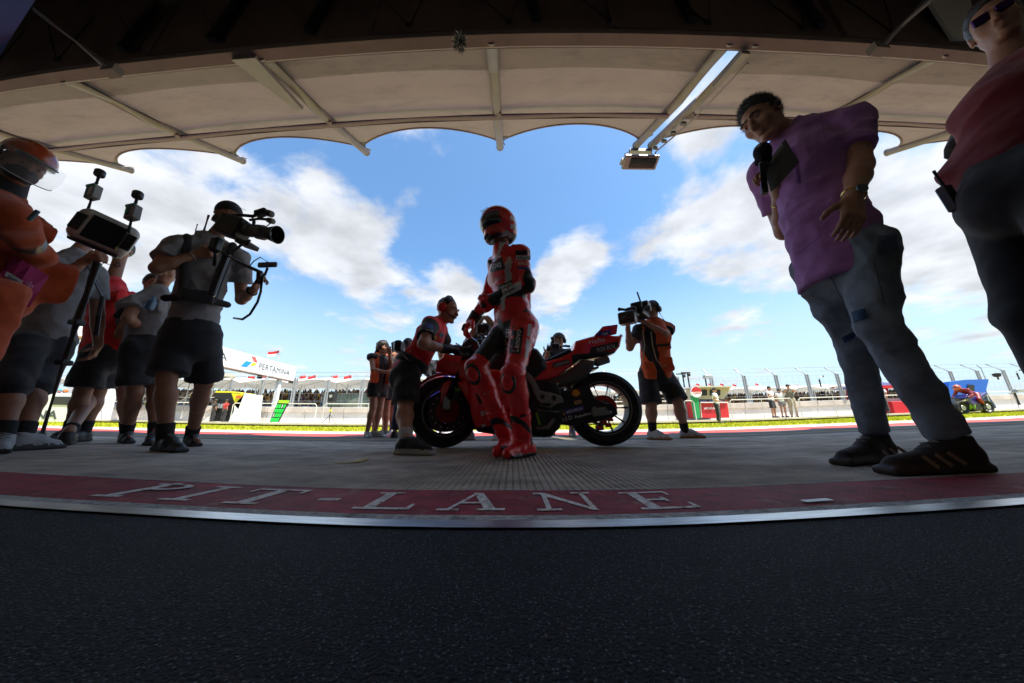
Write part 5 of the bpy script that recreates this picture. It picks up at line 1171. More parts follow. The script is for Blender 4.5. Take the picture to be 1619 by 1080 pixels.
# ---------------------------------------------------------------- television cameraman, grey shirt, left
M_gry = cloth('grey polyester shirt', (.25, .245, .25)); M_blk = cloth('black cotton', (.016, .016, .019)); M_nvy = cloth('dark navy shorts cloth', (.013, .015, .021))
def cams_cap(J, P, s): mk_cap(J, P, M_blk, .006, s, -1, grow=.014)
def tv_man():
    s = .97
    J = dict(hpa=W(279, 530, 1.90), hpb=W(325, 530, 2.0), fwd=unit(A(.72, -.68, 0)), look=unit(A(.9, -.35, -.12)), hup=unit(A(.08, -.1, 1)))
    J['ana'] = G(260, 693, .085) ; J['anb'] = G(302, 688, .085); J['toa'] = G(297, 712, .02); J['tob'] = G(332, 707, .02)
    J['kna'] = W(262, 598, mid(J['hpa'], J['ana'])[1] - .05); J['knb'] = W(322, 606, mid(J['hpb'], J['anb'])[1] - .07)
    J['nk'] = W(334, 376, 1.97); J['sha'] = W(275, 388, 1.80); J['shb'] = W(380, 408, 2.08)
    J['ela'] = PL(J['sha'], 246, 424, .27, -1); J['wra'] = PL(J['ela'], 309, 402, .25, 1)
    J['elb'] = PL(J['shb'], 382, 474, .29, -1); J['wrb'] = PL(J['elb'], 402, 458, .2, -1)
    J['hd'] = W(360, 343, 1.94); J = mkJ(**J)
    P = person('broad cameraman in grey shirt and black shorts with a shoulder rig raised to his eye', mid(J['ana'], J['anb']) * A(1, 1, 0))
    mk_body(J, P, SKIN['brown'], .0075, s, tw=1.05, hands=(dict(d=unit(A(.85, .2, .25)), th=A(-.2, -.3, 1), n=A(.3, .9, -.1), curl=.95), dict(d=unit(A(.45, -.1, .9)), th=A(.4, -.85, .1), n=A(.8, .4, -.2), curl=1.0)))
    mk_tee(J, P, M_gry, .009, s, 1.02, .62, hem=.05, g=.016, fold=(.009, 16.), seed=21, slw=.02, bf=1.2)
    mk_legs(J, P, M_nvy, .010, s, .93, g=.02, flare=.03, fold=(.006, 13.), seed=22, tw=1.05)
    for q in 'ab': mk_shoe(J, q, P, [M_shoeb, M_solek], .008, .29, 1.02, socks=M_sock)
    cams_cap(J, P, s); mk_hair(J, P, M_hair, .009, s, grow=.003)
    c = J['hd']; r, f, u = frame3(J['look'], J['hup'])
    px_text('Alpines', (372, 327), (388, 334), 3, bvh_of([o for o in P.children if o.name.startswith('cap')]), 1.9, mat('print grey', (.35,) * 3), P, bold=.0)
    # harness: chest strap and shoulder straps
    S = SDF(*sub_b([J['sha'], J['shb'], mid(J['hpa'], J['hpb'])], .25), .010); bel = dict(J)
    H = mid(J['hpa'], J['hpb']); up = unit(J['nk'] - H); fw = unit(J['fwd'] - up * (J['fwd'] @ up)); rt = unit(J['sha'] - J['shb']); ch = H + up * .24
    for a_, b_ in ((ch + rt * .17 + fw * .08, ch + fw * .175), (ch + fw * .175, ch - rt * .17 + fw * .08), (J['sha'] + up * .07 - rt * .06 + fw * .05, ch + rt * .08 + fw * .16), (J['shb'] + up * .08 + rt * .06 + fw * .05, ch - rt * .08 + fw * .16)): S.cone(a_, b_, .028, .028, .02, 0, fw, 1.6)
    S.box(ch + fw * .18, (.09, .02, .05), frame3(fw, up)); S.mesh('harness', M_blk, P)
    # watch and wristband
    for q, of in (('b', .03), ('a', .03)):
        w = J['wr' + q]; d = unit(J['el' + q] - w); a_, b2, _ = frame(d); MB().tube([w + d * of + (a_ * math.cos(t) + b2 * math.sin(t)) * .034 for t in np.linspace(0, 6.28, 19)[:-1]], .010 if q == 'b' else .004, 6, closed=True).build('wrist_watch' if q == 'b' else 'wristband', M_plk if q == 'b' else mat('print grey', (.35,) * 3), P)
    # camera rig
    K = thing('television_camera', 'large black television camera rig with long lens raised by the broad cameraman', 'camera', W(370, 380, 1.9)); D = 1.74
    w = lambda px, py, d_=D: W(px, py, d_)
    S = SDF(*sub_b([w(335, 330), w(405, 400)], .12), .0065)
    ax = unit(w(425, 372) - w(362, 352)); r3 = (ax, unit(A(.2, 1, 0) - ax * (A(.2, 1, 0) @ ax)), None); r3 = (ax, r3[1], np.cross(ax, r3[1]))
    S.box(w(370, 360), (.10, .06, .075), r3, rd=.012); S.box(w(352, 350, 1.84), (.07, .04, .03), r3, rd=.012); S.box(w(391, 387), (.06, .05, .018), r3, rd=.008); S.ell(w(374, 348, 1.83), (.045, .03, .05), r3, .015); S.mesh('camera_body', M_plk, K)
    lb, le = w(390, 364), w(428, 370); MB().lathe(lb, [(.045, 0), (.047, .04), (.040, .045), (.040, .09), (.052, .095), (.054, .145), (.044, .15), (.044, .20)], le - lb, 20).build('lens', M_plg, K, smooth=True)
    ho = MB(); ho.lathe(lb + unit(le - lb) * .19, [(.046, 0), (.064, .07), (.060, .07), (.043, .01)], le - lb, 20, closed=True); ho.build('lens_hood', M_plk, K, smooth=True); MB().lathe(lb + unit(le - lb) * .20, [(.043, 0), (.02, .006), (.001, .008)], le - lb, 18).build('front_glass', M_glass, K, smooth=True)
    MB().box(w(414, 337), (.045, .03, .022), r3, bev=.01).tube([w(395, 348), w(410, 346), w(432, 348)], .010, 6).build('top_microphone', M_plk, K); MB().lathe(w(420, 336), [(.02, 0), (.026, .03), (.024, .06), (.005, .065)], ax, 12).build('wind_shield', M_plk, K, smooth=True); MB().lathe(w(424, 348), [(.018, 0), (.022, .02), (.02, .05), (.004, .055)], ax, 10).build('viewfinder_lamp', M_plg, K, smooth=True)
    MB().tube([w(346, 350), w(352, 342), w(380, 340), w(400, 342), w(414, 338)], .012, 8).build('top_handle', M_plk, K, smooth=True); MB().tube([w(398, 342), w(402, 350), w(400, 362)], .011, 8).build('handle_post', M_plk, K); MB().tube([w(425, 372), w(420, 360), w(432, 350)], .004, 6).build('thin_cable', M_plk, K)
    MB().box(mid(w(362, 400, 1.8), w(330, 470, 1.75)), (.03, .022, .17), frame3(unit(A(.6, -.6, 0)), unit(w(362, 400, 1.8) - w(330, 470, 1.75))), bev=.01).build('support_column', M_plk, K)
    MB().tube([w(352, 400), w(372, 412), w(398, 424), w(414, 431), w(419, 440, 1.83)], .012, 8).build('monitor_arm', M_plk, K); MB().tube([w(362, 402), w(385, 385), w(396, 380)], .010, 6).build('front_rod', M_plk, K); MB().tube([w(350, 390), w(340, 400), w(338, 420)], .010, 6).build('rod', M_plk, K)
    MB().box(w(424, 419), (.058, .012, .020), frame3(A(.3, 1, .2), A(.25, 0, 1)), bev=.006).tube([w(424, 424), w(420, 434), w(414, 440)], .009, 6).build('monitor', M_plg, K); MB().box(w(411, 439), (.016, .016, .05), frame3(A(0, 1, 0), A(.2, 0, 1)), bev=.006).build('grip', M_plk, K)
    MB().tube([w(425, 415), w(412, 407), w(402, 413), w(396, 420)], .004, 6).build('short_cable', M_plk, K)
    MB().tube([w(416, 438), w(413, 462), w(408, 478), w(396, 497), w(384, 505), w(370, 503, 1.95)], .0075, 8).build('hanging_cable', M_plk, K, smooth=True)
    for a_, b_, rr in (((321, 366), (329, 340), .009), ((308, 364), (311, 354), .005)): MB().tube([w(*a_, 1.95), w(*b_, 1.95)], rr, 8).build('antenna', M_plk, K)
    MB().box(w(318, 370, 1.93), (.04, .03, .022), bev=.008).build('radio_pack', M_plg, K)
    MB().box(w(341, 387, 1.72), (.032, .03, .055), bev=.012).build('side_grip', M_plk, K); MB().tube([w(341, 357, 1.83), w(347, 368, 1.8)], .010, 8).build('blue_tube', mat('blue anodised', (.03, .12, .28), .3, .6), K)
tv_man()

# ---------------------------------------------------------------- mechanic leaning over the front of the bike
M_tred = cloth('team red shirt', (.78, .016, .022), bump=.2); M_tblk = cloth('team black cloth', (.018, .018, .022))
def mechanic():
    s = .95
    J = dict(hpa=W(641, 588, 2.44), hpb=W(646, 588, 2.30), fwd=unit(A(.95, -.22, -.55)), look=unit(A(.93, -.30, -.22)), hup=unit(A(.12, 0, 1)))
    J['ana'] = W(668, 685, 2.75); J['ana'][2] = .085; J['anb'] = G(642, 698, .08); J['toa'] = J['ana'] + A(.2, -.02, -.05); J['tob'] = J['anb'] + A(.17, -.04, -.05)
    J['kna'] = W(656, 635, 2.62); J['knb'] = W(641, 641, 2.24)
    J['nk'] = W(694, 508, 2.42); J['shb'] = W(680, 512, 2.27); J['sha'] = W(694, 522, 2.58)
    J['elb'] = PL(J['shb'], 668, 544, .27, -1); J['wrb'] = PL(J['elb'], 706, 553, .24, 1)
    J['ela'] = PL(J['sha'], 706, 551, .24, 1); J['wra'] = W(722, 552, 2.55)
    J['hd'] = W(706, 491, 2.42); J = mkJ(**J)
    P = person('mechanic in red and black team shirt leaning over the handlebars with a red headset', J['anb'] * A(1, 1, 0))
    mk_body(J, P, SKIN['tan'], .0085, s, tw=.85, hands=(0, 0))
    eyes(J['hd'], J['look'], J['hup'], s, P)
    lo, hi = bounds({k_: J[k_] for k_ in ('hpa', 'hpb', 'nk', 'sha', 'shb', 'ela', 'elb')}, .25)
    o, fr = mk_tee(J, P, None, .009, s, .88, .66, hem=.0, g=.012, fold=(.006, 16.), seed=31, mats=[M_tred, M_tblk], slm=1, slw=.014, bf=1.2)
    mk_legs(J, P, M_tblk, .010, s, .93, g=.014, flare=.025, seed=32, top=.10, tw=.85)
    for q in 'ab': mk_shoe(J, q, P, [M_shoeb, M_sole if q == 'b' else M_solek], .009, .28, 1.0, socks=mat('white sock', (.5, .5, .52), .9) if q == 'b' else M_sock)
    mk_hair(J, P, M_hair, .007, s, grow=.001, cutz=.0)
    mk_headset(J, P, M_plk, mat('headset red', (.6, .02, .02), .35), s)
    for q, hh in (('a', dict(d=unit(A(.9, -.3, -.2)))), ('b', dict(d=unit(A(.9, .2, -.1))))):
        w = J['wr' + q]; S = SDF(w - .2, w + .2, .008); hand(S, w, hh['d'], A(0, 0, -1.), A(.2, -1 if q == 'a' else 1, .2), .8, .97, g=.004); S.cone(w - unit(w - J['el' + q]) * .05, w, .04, .038, .01); S.mesh('glove', M_tblk, P)
    MB().box(W(631, 548, 2.33), (.028, .05, .045), bev=.01).build('belt_radio', M_plk, P); MB().tube([W(640, 545, 2.2), W(650, 556, 2.16), W(646, 570, 2.17), W(636, 560, 2.2)], .005, 6).build('coiled_lead', M_plk, P)
    S = SDF(*sub_b([W(632, 545, 2.4), W(662, 560, 2.3)], .25), .01); H = mid(J['hpa'], J['hpb']); up = unit(J['nk'] - H); fw = unit(J['fwd'] - up * (J['fwd'] @ up)); S.cone(H + up * .05, H + up * .12, .158, .152, .02, 0, fw, 1.2, flat=3); S.mesh('belt_bag', M_tblk, P)
    bv = bvh_of([o]); px_panel((670, 516), (683, 520), 7, bv, 2.3, mat('print blue', (.03, .04, .3), .5), o, 'print_panel'); px_text('Lenovo', (671, 522), (683, 525), 4, bv, 2.3, mat('print white', (.72,) * 3), o); px_text('MICHELIN', (669, 529), (682, 532), 3.5, bv, 2.3, mat('print white', (.72,) * 3), o)
    px_panel((686, 538), (690, 537), 7, bv, 2.3, mat('print yellow', (.7, .4, .02), .5), o, 'print_panel'); px_panel((697, 535), (702, 530), 8, bv, 2.3, mat('print black', (.012,) * 3, .5), o, 'print_panel'); px_text('oneX', (692, 547), (699, 543), 3, bv, 2.3, mat('print white', (.72,) * 3), o)
mechanic()
# ================================================================ RACING MOTORCYCLE
def bike():
    D0 = 2.47
    P = thing('racing_motorcycle', 'red racing motorcycle with winged tail standing side-on behind the racer', 'motorcycle', (.1, D0, 0))
    M_r = mat('bike red paint', (.82, .010, .014), .22, coat=.8, var=.04, vs=3); M_b = mat('bike carbon', (.014, .014, .016), .35, bump=.1, bs=260); M_tyre = mat('tyre rubber', (.016, .016, .017), .75, bump=.1, bs=120)
    M_al = mat('machined alloy', (.30, .28, .28), .38, .85, var=.15, vs=20); M_gf = mat('gold fork', (.55, .27, .05), .3, .9); M_ti = mat('titanium pipe', (.22, .2, .19), .35, .85, var=.2, vs=8); M_gw = mat('print white', (.72,) * 3)
    M_disc = mat('carbon disc', (.03, .03, .032), .4, .4)
    q = lambda px, py, D=D0: W(px, py, D)
    xz = lambda L_, D=D0: [(W(a, b_, D)[0], W(a, b_, D)[2]) for a, b_ in L_]
    def wheel(name, c, Rr, w, yaw, spokes):
        ax = unit(A(math.sin(yaw), math.cos(yaw), 0)); wh = MB().lathe(c, [(Rr * .70, -w * .38), (Rr * .86, -w * .5), (Rr * .97, -w * .36), (Rr, 0), (Rr * .97, w * .36), (Rr * .86, w * .5), (Rr * .70, w * .38), (Rr * .68, 0)], ax, 56, closed=True).build(name, M_tyre, P, smooth=True)
        MB().lathe(c, [(Rr * .72, -w * .42), (Rr * .63, -w * .40), (Rr * .61, 0), (Rr * .63, w * .40), (Rr * .72, w * .42), (Rr * .69, 0)], ax, 48, closed=True).build('rim', M_b, wh, smooth=True)
        a_, b2, _ = frame(ax)
        for k in range(spokes):
            t = 2 * math.pi * k / spokes; e = a_ * math.cos(t) + b2 * math.sin(t); MB().tube([c + e * .04, c + e * Rr * .64], [.013, .009], 6).build('spoke', M_b, wh)
        MB().lathe(c, [(.045, -w * .45), (.045, w * .45)], ax, 16).build('hub', M_al, wh)
        MB().lathe(c, [(Rr * .70, -w * .432), (Rr * .693, -w * .436), (Rr * .686, -w * .432)], ax, 48, closed=True).build('rim_stripe', mat('rim stripe grey', (.35,) * 3, .4), wh)
        return wh, ax, a_, b2
    cf = q(704, 655.5); cf[2] = .29; cr_ = q(954, 651.5, 2.46); cr_[2] = .305
    wf, axf, af, bf_ = wheel('front_wheel', cf, .288, .115, R(-28), 7); wr_, axr, ar, br_ = wheel('rear_wheel', cr_, .30, .19, R(6), 10)
    for sgn in (-1, 1):
        MB().lathe(cf + axf * sgn * .065, [(.165, 0), (.165, .006), (.10, .006), (.10, 0)], axf, 36, closed=True).build('brake_disc', M_disc, wf)
        MB().lathe(cf + axf * sgn * .066, [(.10, 0), (.03, .004)], axf, 12).build('disc_carrier', mat('disc carrier red', (.2, .02, .015), .4, .5), wf)
    for k in range(16):
        t = k / 16 * 6.283; MB().lathe(cf - axf * .075 + (af * math.cos(t) + bf_ * math.sin(t)) * .135, [(.009, 0), (.009, .006)], -axf, 8).build('disc_bobbin', M_al, wf)
    MB().lathe(cr_ - axr * .06, [(.10, -.0), (.10, .008), (.06, .008), (.06, 0)], axr, 30, closed=True).build('sprocket', mat('anodised red', (.5, .02, .015), .35, .7), wr_)
    MB().lathe(cr_ + axr * .07, [(.11, 0), (.11, .006), (.05, .006), (.05, 0)], axr, 30, closed=True).build('rear_disc', M_al, wr_)
    # caliper and red bits around the rear axle
    for (a, b_, hh) in ((959, 638, .02), (965, 643, .016), (953, 668, .03), (961, 672, .024), (948, 676, .03), (966, 664, .016)): MB().box(q(a, b_, 2.43), (hh, .02, hh * .7), bev=.006).build('caliper_bolt_block', M_r, P)
    text_r = bvh_of([wr_])
    px_text('MICHELIN', (991, 666), (996, 640), 4, text_r, 2.4, mat('tyre print', (.25, .22, .35), .6), wr_)
    # front fender
    S = SDF(cf - .42, cf + .42, .009)
    arc = []
    for k in range(13): t = R(40 + k * 11.5); arc.append((cf[0] + .315 * math.cos(t), cf[2] + .315 * math.sin(t)))
    for k in range(12, -1, -1): t = R(40 + k * 11.5); arc.append((cf[0] + .292 * math.cos(t), cf[2] + .292 * math.sin(t)))
    S.poly(arc, cf[1], .075, .008, .005); S.poly(xz([(688, 655), (682, 662), (697, 622), (703, 608), (716, 603), (715, 612), (702, 640)]), cf[1] - .075, .012, .006, .004); S.poly(xz([(703, 613), (716, 606), (712, 622), (700, 650), (684, 660)]), cf[1] + .075, .012, .006, .004); S.mesh('front_fender', M_r, P)
    px_panel((689, 652), (693, 644), 6, bvh_of([o for o in P.children if o.name.startswith('front_fender')]), 2.4, mat('print yellow', (.7, .4, .02), .5), P, 'shell_badge')
    # forks
    for sgn in (-1, 1):
        o_ = A(0, sgn * .105, 0); MB().tube([cf + o_ * .9, q(716, 628) + o_], .022, 12).build('fork_tube', M_gf, P, smooth=True); MB().tube([q(714, 634) + o_, q(728, 596) + o_, q(737, 570) + o_], [.026, .033, .033], 12).build('fork_sleeve', M_b, P, smooth=True)
        MB().box(cf + o_ * .95 + A(.03, 0, .06), (.035, .022, .055), bev=.01).build('brake_caliper', M_al, P)
    MB().prism([q(711, 607, 2.36), q(724, 600, 2.36), q(724, 628, 2.36), q(713, 636, 2.36)], (0, .02, 0)).build('fork_guard', M_b, P)
    px_text('M', (720, 622), (727, 620), 8, None, 2.355, mat('print lime', (.2, .5, .03), .5), P)
    # nose, cowl and side fairing
    S = SDF(q(680, 545) - A(0, .36, 0), q(860, 700) + A(0, .36, 0) - A(0, 0, .1), .0095) if False else SDF((-.68, 2.1, .05), (.42, 2.84, 1.02), .0095)
    S.poly(xz([(689, 590), (691, 574), (702, 566), (716, 569), (735, 574), (757, 570), (766, 590), (764, 612), (744, 612), (722, 598), (706, 592)]), D0, lambda x, z: .07 + .13 * np.clip((x + .62) / .35, 0, 1), .03, .03)
    S.poly(xz([(745, 600), (768, 590), (800, 592), (830, 610), (833, 640), (828, 668), (818, 684), (790, 688), (757, 683), (750, 664), (746, 630)]), D0, lambda x, z: .235 - .35 * np.clip(.30 - z, 0, .3), .05, .04)
    S.poly(xz([(725, 606), (746, 612), (752, 655), (738, 630)]), D0, .16, .03, .03)
    S.poly(xz([(695, 577), (703, 571), (712, 577), (704, 584)]), D0, .06, .01, .01, -1, 'sub')
    def fc(V, vm): return np.where((V[:, 2] < .20 + .04 * np.sin(V[:, 0] * 5)) & (V[:, 0] > -.34), 1, np.where((V[:, 2] > .70) & (V[:, 0] > -.38), 1, 0))
    fa = S.mesh('fairing', [M_r, M_b], P, mi_fn=fc)
    for sgn in (-1, 1):
        mesh_np('front_wing', [A(-.56, D0 + sgn * .05, .76), A(-.44, D0 + sgn * .05, .74), A(-.40, D0 + sgn * .24, .70), A(-.54, D0 + sgn * .24, .73), A(-.55, D0 + sgn * .25, .67), A(-.42, D0 + sgn * .25, .65),
                 A(-.56, D0 + sgn * .05, .748), A(-.44, D0 + sgn * .05, .728), A(-.40, D0 + sgn * .23, .69), A(-.54, D0 + sgn * .23, .72)], [(0, 1, 2, 3), (3, 2, 5, 4), (9, 8, 7, 6), (0, 3, 9, 6), (1, 7, 8, 2)], M_r, P)
    S = SDF((-.55, 2.2, .7), (.0, 2.75, 1.1), .009); S.poly(xz([(722, 572), (733, 548), (745, 536), (757, 545), (766, 572)]), D0, lambda x, z: .13 - .2 * np.clip(z - .86, 0, .3), .03, .02); S.poly(xz([(730, 576), (741, 552), (760, 556), (770, 580)]), D0, .09, .01, .01, -1, 'sub') if False else None; S.mesh('windscreen', mat('smoked screen', (.02, .02, .025), .08, coat=.6, spec=.7), P)
    # cockpit, bars
    for sgn in (-1, 1):
        MB().tube([q(748, 562) + A(0, sgn * .09, 0), q(741, 560) + A(.02, sgn * .20, 0), q(750, 559) + A(.02, sgn * .31, -.02)], .016, 10).build('handlebar', M_plk, P); MB().tube([q(738, 557) + A(0, sgn * .16, .0), q(731, 557) + A(0, sgn * .33, -.01)], .006, 6).build('lever', M_al, P)
    MB().box(q(754, 545), (.05, .07, .04), bev=.012).build('dash_screen', M_plk, P); MB().box(q(757, 537) + A(0, 0, 0), (.02, .03, .03), bev=.008).build('onboard_camera', M_plk, P)
    for i in range(6): a = q(742 + i * 5, 560 - (i % 3) * 5, 2.35 + .05 * (i % 3)); MB().tube([a, a + A(.03, .02, .05), a + A(.06, .05, -.03)], .005, 5).build('hose', M_plg if i % 2 else M_plk, P)
    # tank, seat
    S = SDF((-.3, 2.15, .45), (1.12, 2.8, 1.25), .0095)
    S.poly(xz([(760, 575), (772, 558), (800, 552), (828, 552), (838, 553), (850, 558), (860, 572), (862, 588), (840, 606), (790, 610), (762, 600)]), D0, .17, .06, .03, 1)
    S.poly(xz([(826, 592), (858, 578), (885, 568), (905, 556), (908, 543), (930, 536), (945, 532), (975, 533), (982, 531), (978, 550), (970, 560), (955, 566), (926, 571), (916, 571), (902, 582), (880, 600), (858, 608), (838, 612)]), D0, lambda x, z: .13 - .06 * np.clip((x - .3) / .6, 0, 1), .035, .03, 0)
    def tc_(V, vm):
        seat = (V[:, 0] > .13) & (V[:, 0] < .47) & (V[:, 2] > .64 + .33 * (V[:, 0] - .13) + .035); 
        under = (V[:, 0] > .50) & (V[:, 2] < .735 + .10 * (V[:, 0] - .5))
        return np.where(seat | under, 1, vm)
    ta = S.mesh('tank_and_tail', [M_r, M_b], P, mi_fn=tc_)
    S = SDF((.1, 2.3, .5), (.6, 2.65, .95), .009); S.poly(xz([(848, 577), (870, 570), (898, 556), (905, 561), (872, 578), (850, 584)]), D0, .11, .012, .01); S.mesh('seat_pad', M_b, P)
    S = SDF((.5, 2.25, .7), (1.1, 2.7, 1.2), .008); S.poly(xz([(936, 536), (949, 521), (972, 518), (970, 533), (950, 537)]), D0 - .085, .010, .004, .004, 0); S.poly(xz([(936, 536), (949, 521), (972, 518), (970, 533), (950, 537)]), D0 + .085, .010, .004, .004, 0); S.poly(xz([(949, 523), (972, 519.5), (972, 517.5), (949, 521)]), D0, .09, .003, .004, 0); wg = S.mesh('tail_wing', M_r, P)
    px_panel((941, 534), (963, 531), 9, bvh_of([wg]), 2.4, mat('print blue', (.03, .04, .3), .5), wg, 'print_panel', shear=.8); px_text('TIM', (953, 531), (962, 529), 4, bvh_of([wg]), 2.4, M_gw, wg)
    MB().box(q(981, 532), (.012, .03, .012), bev=.004).build('tail_light', M_plk, P)
    S = SDF((.1, 2.1, .45), (1.0, 2.8, 1.0), .009); S.poly(xz([(852, 606), (880, 602), (903, 584), (918, 572), (938, 574), (935, 586), (928, 596), (908, 608), (880, 617), (856, 618)]), D0, .12, .04, .03, 0)
    S.mesh('undertail_box', mat('grey carbon', (.085, .08, .08), .5, bump=.1, bs=200), P)
    MB().tube([q(929, 577, 2.4), q(944, 574, 2.4), q(962, 568, 2.4)], [.030, .034, .034], 16, cap=False).build('exhaust', M_ti, P, smooth=True); MB().lathe(q(962, 568, 2.4) , [(.033, 0), (.027, -.002), (.025, -.07)], q(962, 568, 2.4) - q(944, 574, 2.4), 16).build('exhaust_tip', M_plk, P)
    MB().tube([q(905, 612, 2.4), q(925, 598, 2.4), q(935, 583, 2.4)], .012, 8).build('seat_strut', M_ti, P)
    # engine block, frame plates, links, pipes
    S = SDF((-.15, 2.15, .08), (.62, 2.8, .75), .0095); S.poly(xz([(820, 606), (858, 604), (880, 612), (890, 640), (885, 672), (860, 684), (828, 690), (812, 684), (812, 640)]), D0, .165, .03, .03); S.poly(xz([(790, 690), (812, 668), (860, 672), (882, 676), (868, 692), (820, 696)]), D0, .13, .03, .03); S.folds(.006, 30, 8, 4); S.mesh('engine', M_b, P)
    S = SDF((-.1, 2.15, .2), (.62, 2.6, .8), .0075); S.poly(xz([(830, 592), (840, 600), (852, 622), (868, 625), (884, 630), (886, 640), (870, 642), (852, 642), (846, 634), (838, 614), (828, 600)]), D0 - .165, .014, .006, .01); S.poly(xz([(852, 628), (858, 629), (857, 635), (851, 634)]), D0 - .165, .03, .003, .004, -1, 'sub'); S.poly(xz([(870, 629), (876, 631), (874, 637), (869, 636)]), D0 - .165, .03, .003, .004, -1, 'sub'); S.mesh('frame_plate', M_al, P)
    MB().tube([q(853, 643, 2.29), q(870, 645, 2.28), q(880, 638, 2.29), q(884, 628, 2.3)], .010, 8).build('foot_peg_hanger', M_al, P, smooth=True); MB().tube([q(862, 648, 2.28), q(862, 648, 2.18)], .012, 8).build('foot_peg', M_plk, P); MB().tube([q(850, 650, 2.29), q(885, 652, 2.29)], .006, 6).build('shift_rod', M_al, P)
    MB().prism([q(847, 655, 2.285), q(850, 653, 2.285), q(855, 672, 2.285), q(852, 673, 2.285)], (0, .004, 0)).build('lime_slash', mat('print lime', (.2, .5, .03), .5), P)
    MB().tube([q(833, 668, 2.3), q(850, 678, 2.3), q(866, 676, 2.3), q(876, 664, 2.32)], .018, 10).build('exhaust_header', M_ti, P, smooth=True)
    # swingarm
    S = SDF((.25, 2.2, .1), (.95, 2.75, .65), .0085)
    S.poly(xz([(886, 622), (906, 618), (926, 612), (934, 632), (950, 640), (966, 646), (968, 656), (950, 664), (934, 668), (900, 674), (886, 672)]), D0 - .125, .022, .015, .01); S.poly(xz([(886, 630), (926, 620), (950, 640), (966, 646), (966, 656), (934, 666), (890, 668)]), D0 + .125, .022, .015, .01); S.poly(xz([(884, 622), (905, 618), (905, 670), (884, 672)]), D0, .14, .015, .01)
    sw = S.mesh('swingarm', M_b, P)
    MB().box(q(951, 651, 2.30), (.075, .012, .030), frame3(A(0, 1, 0), A(.12, 0, 1)), bev=.008).build('axle_block', M_al, P); MB().lathe(q(940, 647, 2.29), [(.017, 0), (.017, .012)], (0, -1, 0), 10).build('axle_adjuster', M_al, P); MB().lathe(cr_ - A(0, .17, 0), [(.03, 0), (.026, .02)], (0, -1, 0), 14).build('axle_nut', M_plk, P)
    MB().tube([q(888, 652, 2.38), q(925, 664, 2.38), q(954, 672, 2.38)], .010, 6).build('chain', M_ti, P)
    S = SDF(cr_ - .42, cr_ + .42, .009); arc = []
    for k in range(9): t = R(95 + k * 9); arc.append((cr_[0] + .335 * math.cos(t), cr_[2] + .335 * math.sin(t)))
    for k in range(8, -1, -1): t = R(95 + k * 9); arc.append((cr_[0] + .318 * math.cos(t), cr_[2] + .318 * math.sin(t)))
    S.poly(arc, cr_[1], .10, .006, .004); S.mesh('rear_fender', M_b, P)
    # shock and sundry links so the middle is not empty
    for a, b_, rr in (((868, 612), (876, 640), .02), ((884, 606), (872, 625), .012), ((858, 640), (846, 668), .010), ((890, 640), (878, 664), .012)): MB().tube([q(*a, 2.33), q(*b_, 2.33)], rr, 8).build('link_rod', M_al if rr < .015 else M_gf, P)
    # prints
    bv = bvh_of([fa, ta, sw]); M_sil = mat('print silver', (.45, .4, .42), .4)
    px_panel((757, 640), (777, 633), 17, bv, 2.2, M_b, fa, 'print_panel'); px_text('L', (763, 637), (770, 634), 10, bv, 2.2, M_gw, fa, bold=.03, lift=.006)
    px_text('EO', (761, 659), (776, 655), 7, bv, 2.2, M_gw, fa, bold=.02); px_text('M', (762, 677), (768, 675), 5, bv, 2.2, M_gw, fa, bold=.02); px_text('MOTUL', (790, 676), (803, 672), 4, bv, 2.2, M_gw, fa, bold=.02)
    px_panel((876, 583), (903, 576), 8, bv, 2.3, M_b, ta, 'print_panel'); px_text('Lenovo', (878, 581), (901, 574), 6, bv, 2.3, M_gw, ta, bold=.0, lift=.006)
    px_text('riello', (933, 544), (958, 540), 6.5, bv, 2.3, M_gw, ta, bold=.0); px_panel((934, 561), (977, 551), 11, bv, 2.3, M_b, ta, 'print_panel', shear=.3); px_text('FLEX-BOX', (946, 557), (974, 550), 6.5, bv, 2.3, M_gw, ta, bold=.0, lift=.007); px_text('PUMA', (896, 589), (908, 584), 4, bv, 2.3, mat('print yellow', (.7, .4, .02), .5), ta)
    M_ye = mat('print yellow', (.7, .4, .02), .5)
    c_ = (912, 623); fan = []
    uv = [(.5, 0)] + [(.5 + .5 * math.cos(t), .42 + .55 * math.sin(t)) for t in np.linspace(-.3, math.pi + .3, 12)]; drape(uv, [tuple(range(13))], (905, 629), (919, 628), 13, bv, 2.3, mat('print red', (.6, .03, .02), .5), sw, 'shell_badge'); drape([(.5 + (u_ - .5) * .78, .08 + v_ * .82) for u_, v_ in uv], [tuple(range(13))], (905, 629), (919, 628), 13, bv, 2.3, M_ye, sw, 'shell_badge', .005)
    for k in range(5): px_panel((911.6 + .2 * k, 628.5), (912.4 + .2 * k, 628.4), .1, bv, 2.3, M_ye, sw, 'x') if False else None
    px_panel((910, 641), (921, 638), 6, bv, 2.3, M_ye, sw, 'print_panel'); px_text('WD', (911, 640), (920, 638), 4.5, bv, 2.3, mat('print blue', (.03, .04, .3), .5), sw, lift=.006)
    px_panel((888, 659), (925, 649), 8, bv, 2.3, mat('print blue', (.03, .04, .3), .5), sw, 'print_panel'); px_panel((888, 659), (894, 657), 8, bv, 2.3, M_ye, sw, 'print_panel', lift=.004); px_text('MICHELIN', (897, 655), (922, 648), 4.5, bv, 2.3, M_gw, sw, lift=.006)
    px_text('D.I.D', (888, 668), (906, 663), 6, bv, 2.3, M_gw, sw, bold=.01); px_text('Rebellion', (910, 662), (937, 655), 4, bv, 2.3, M_gw, sw)
bike()
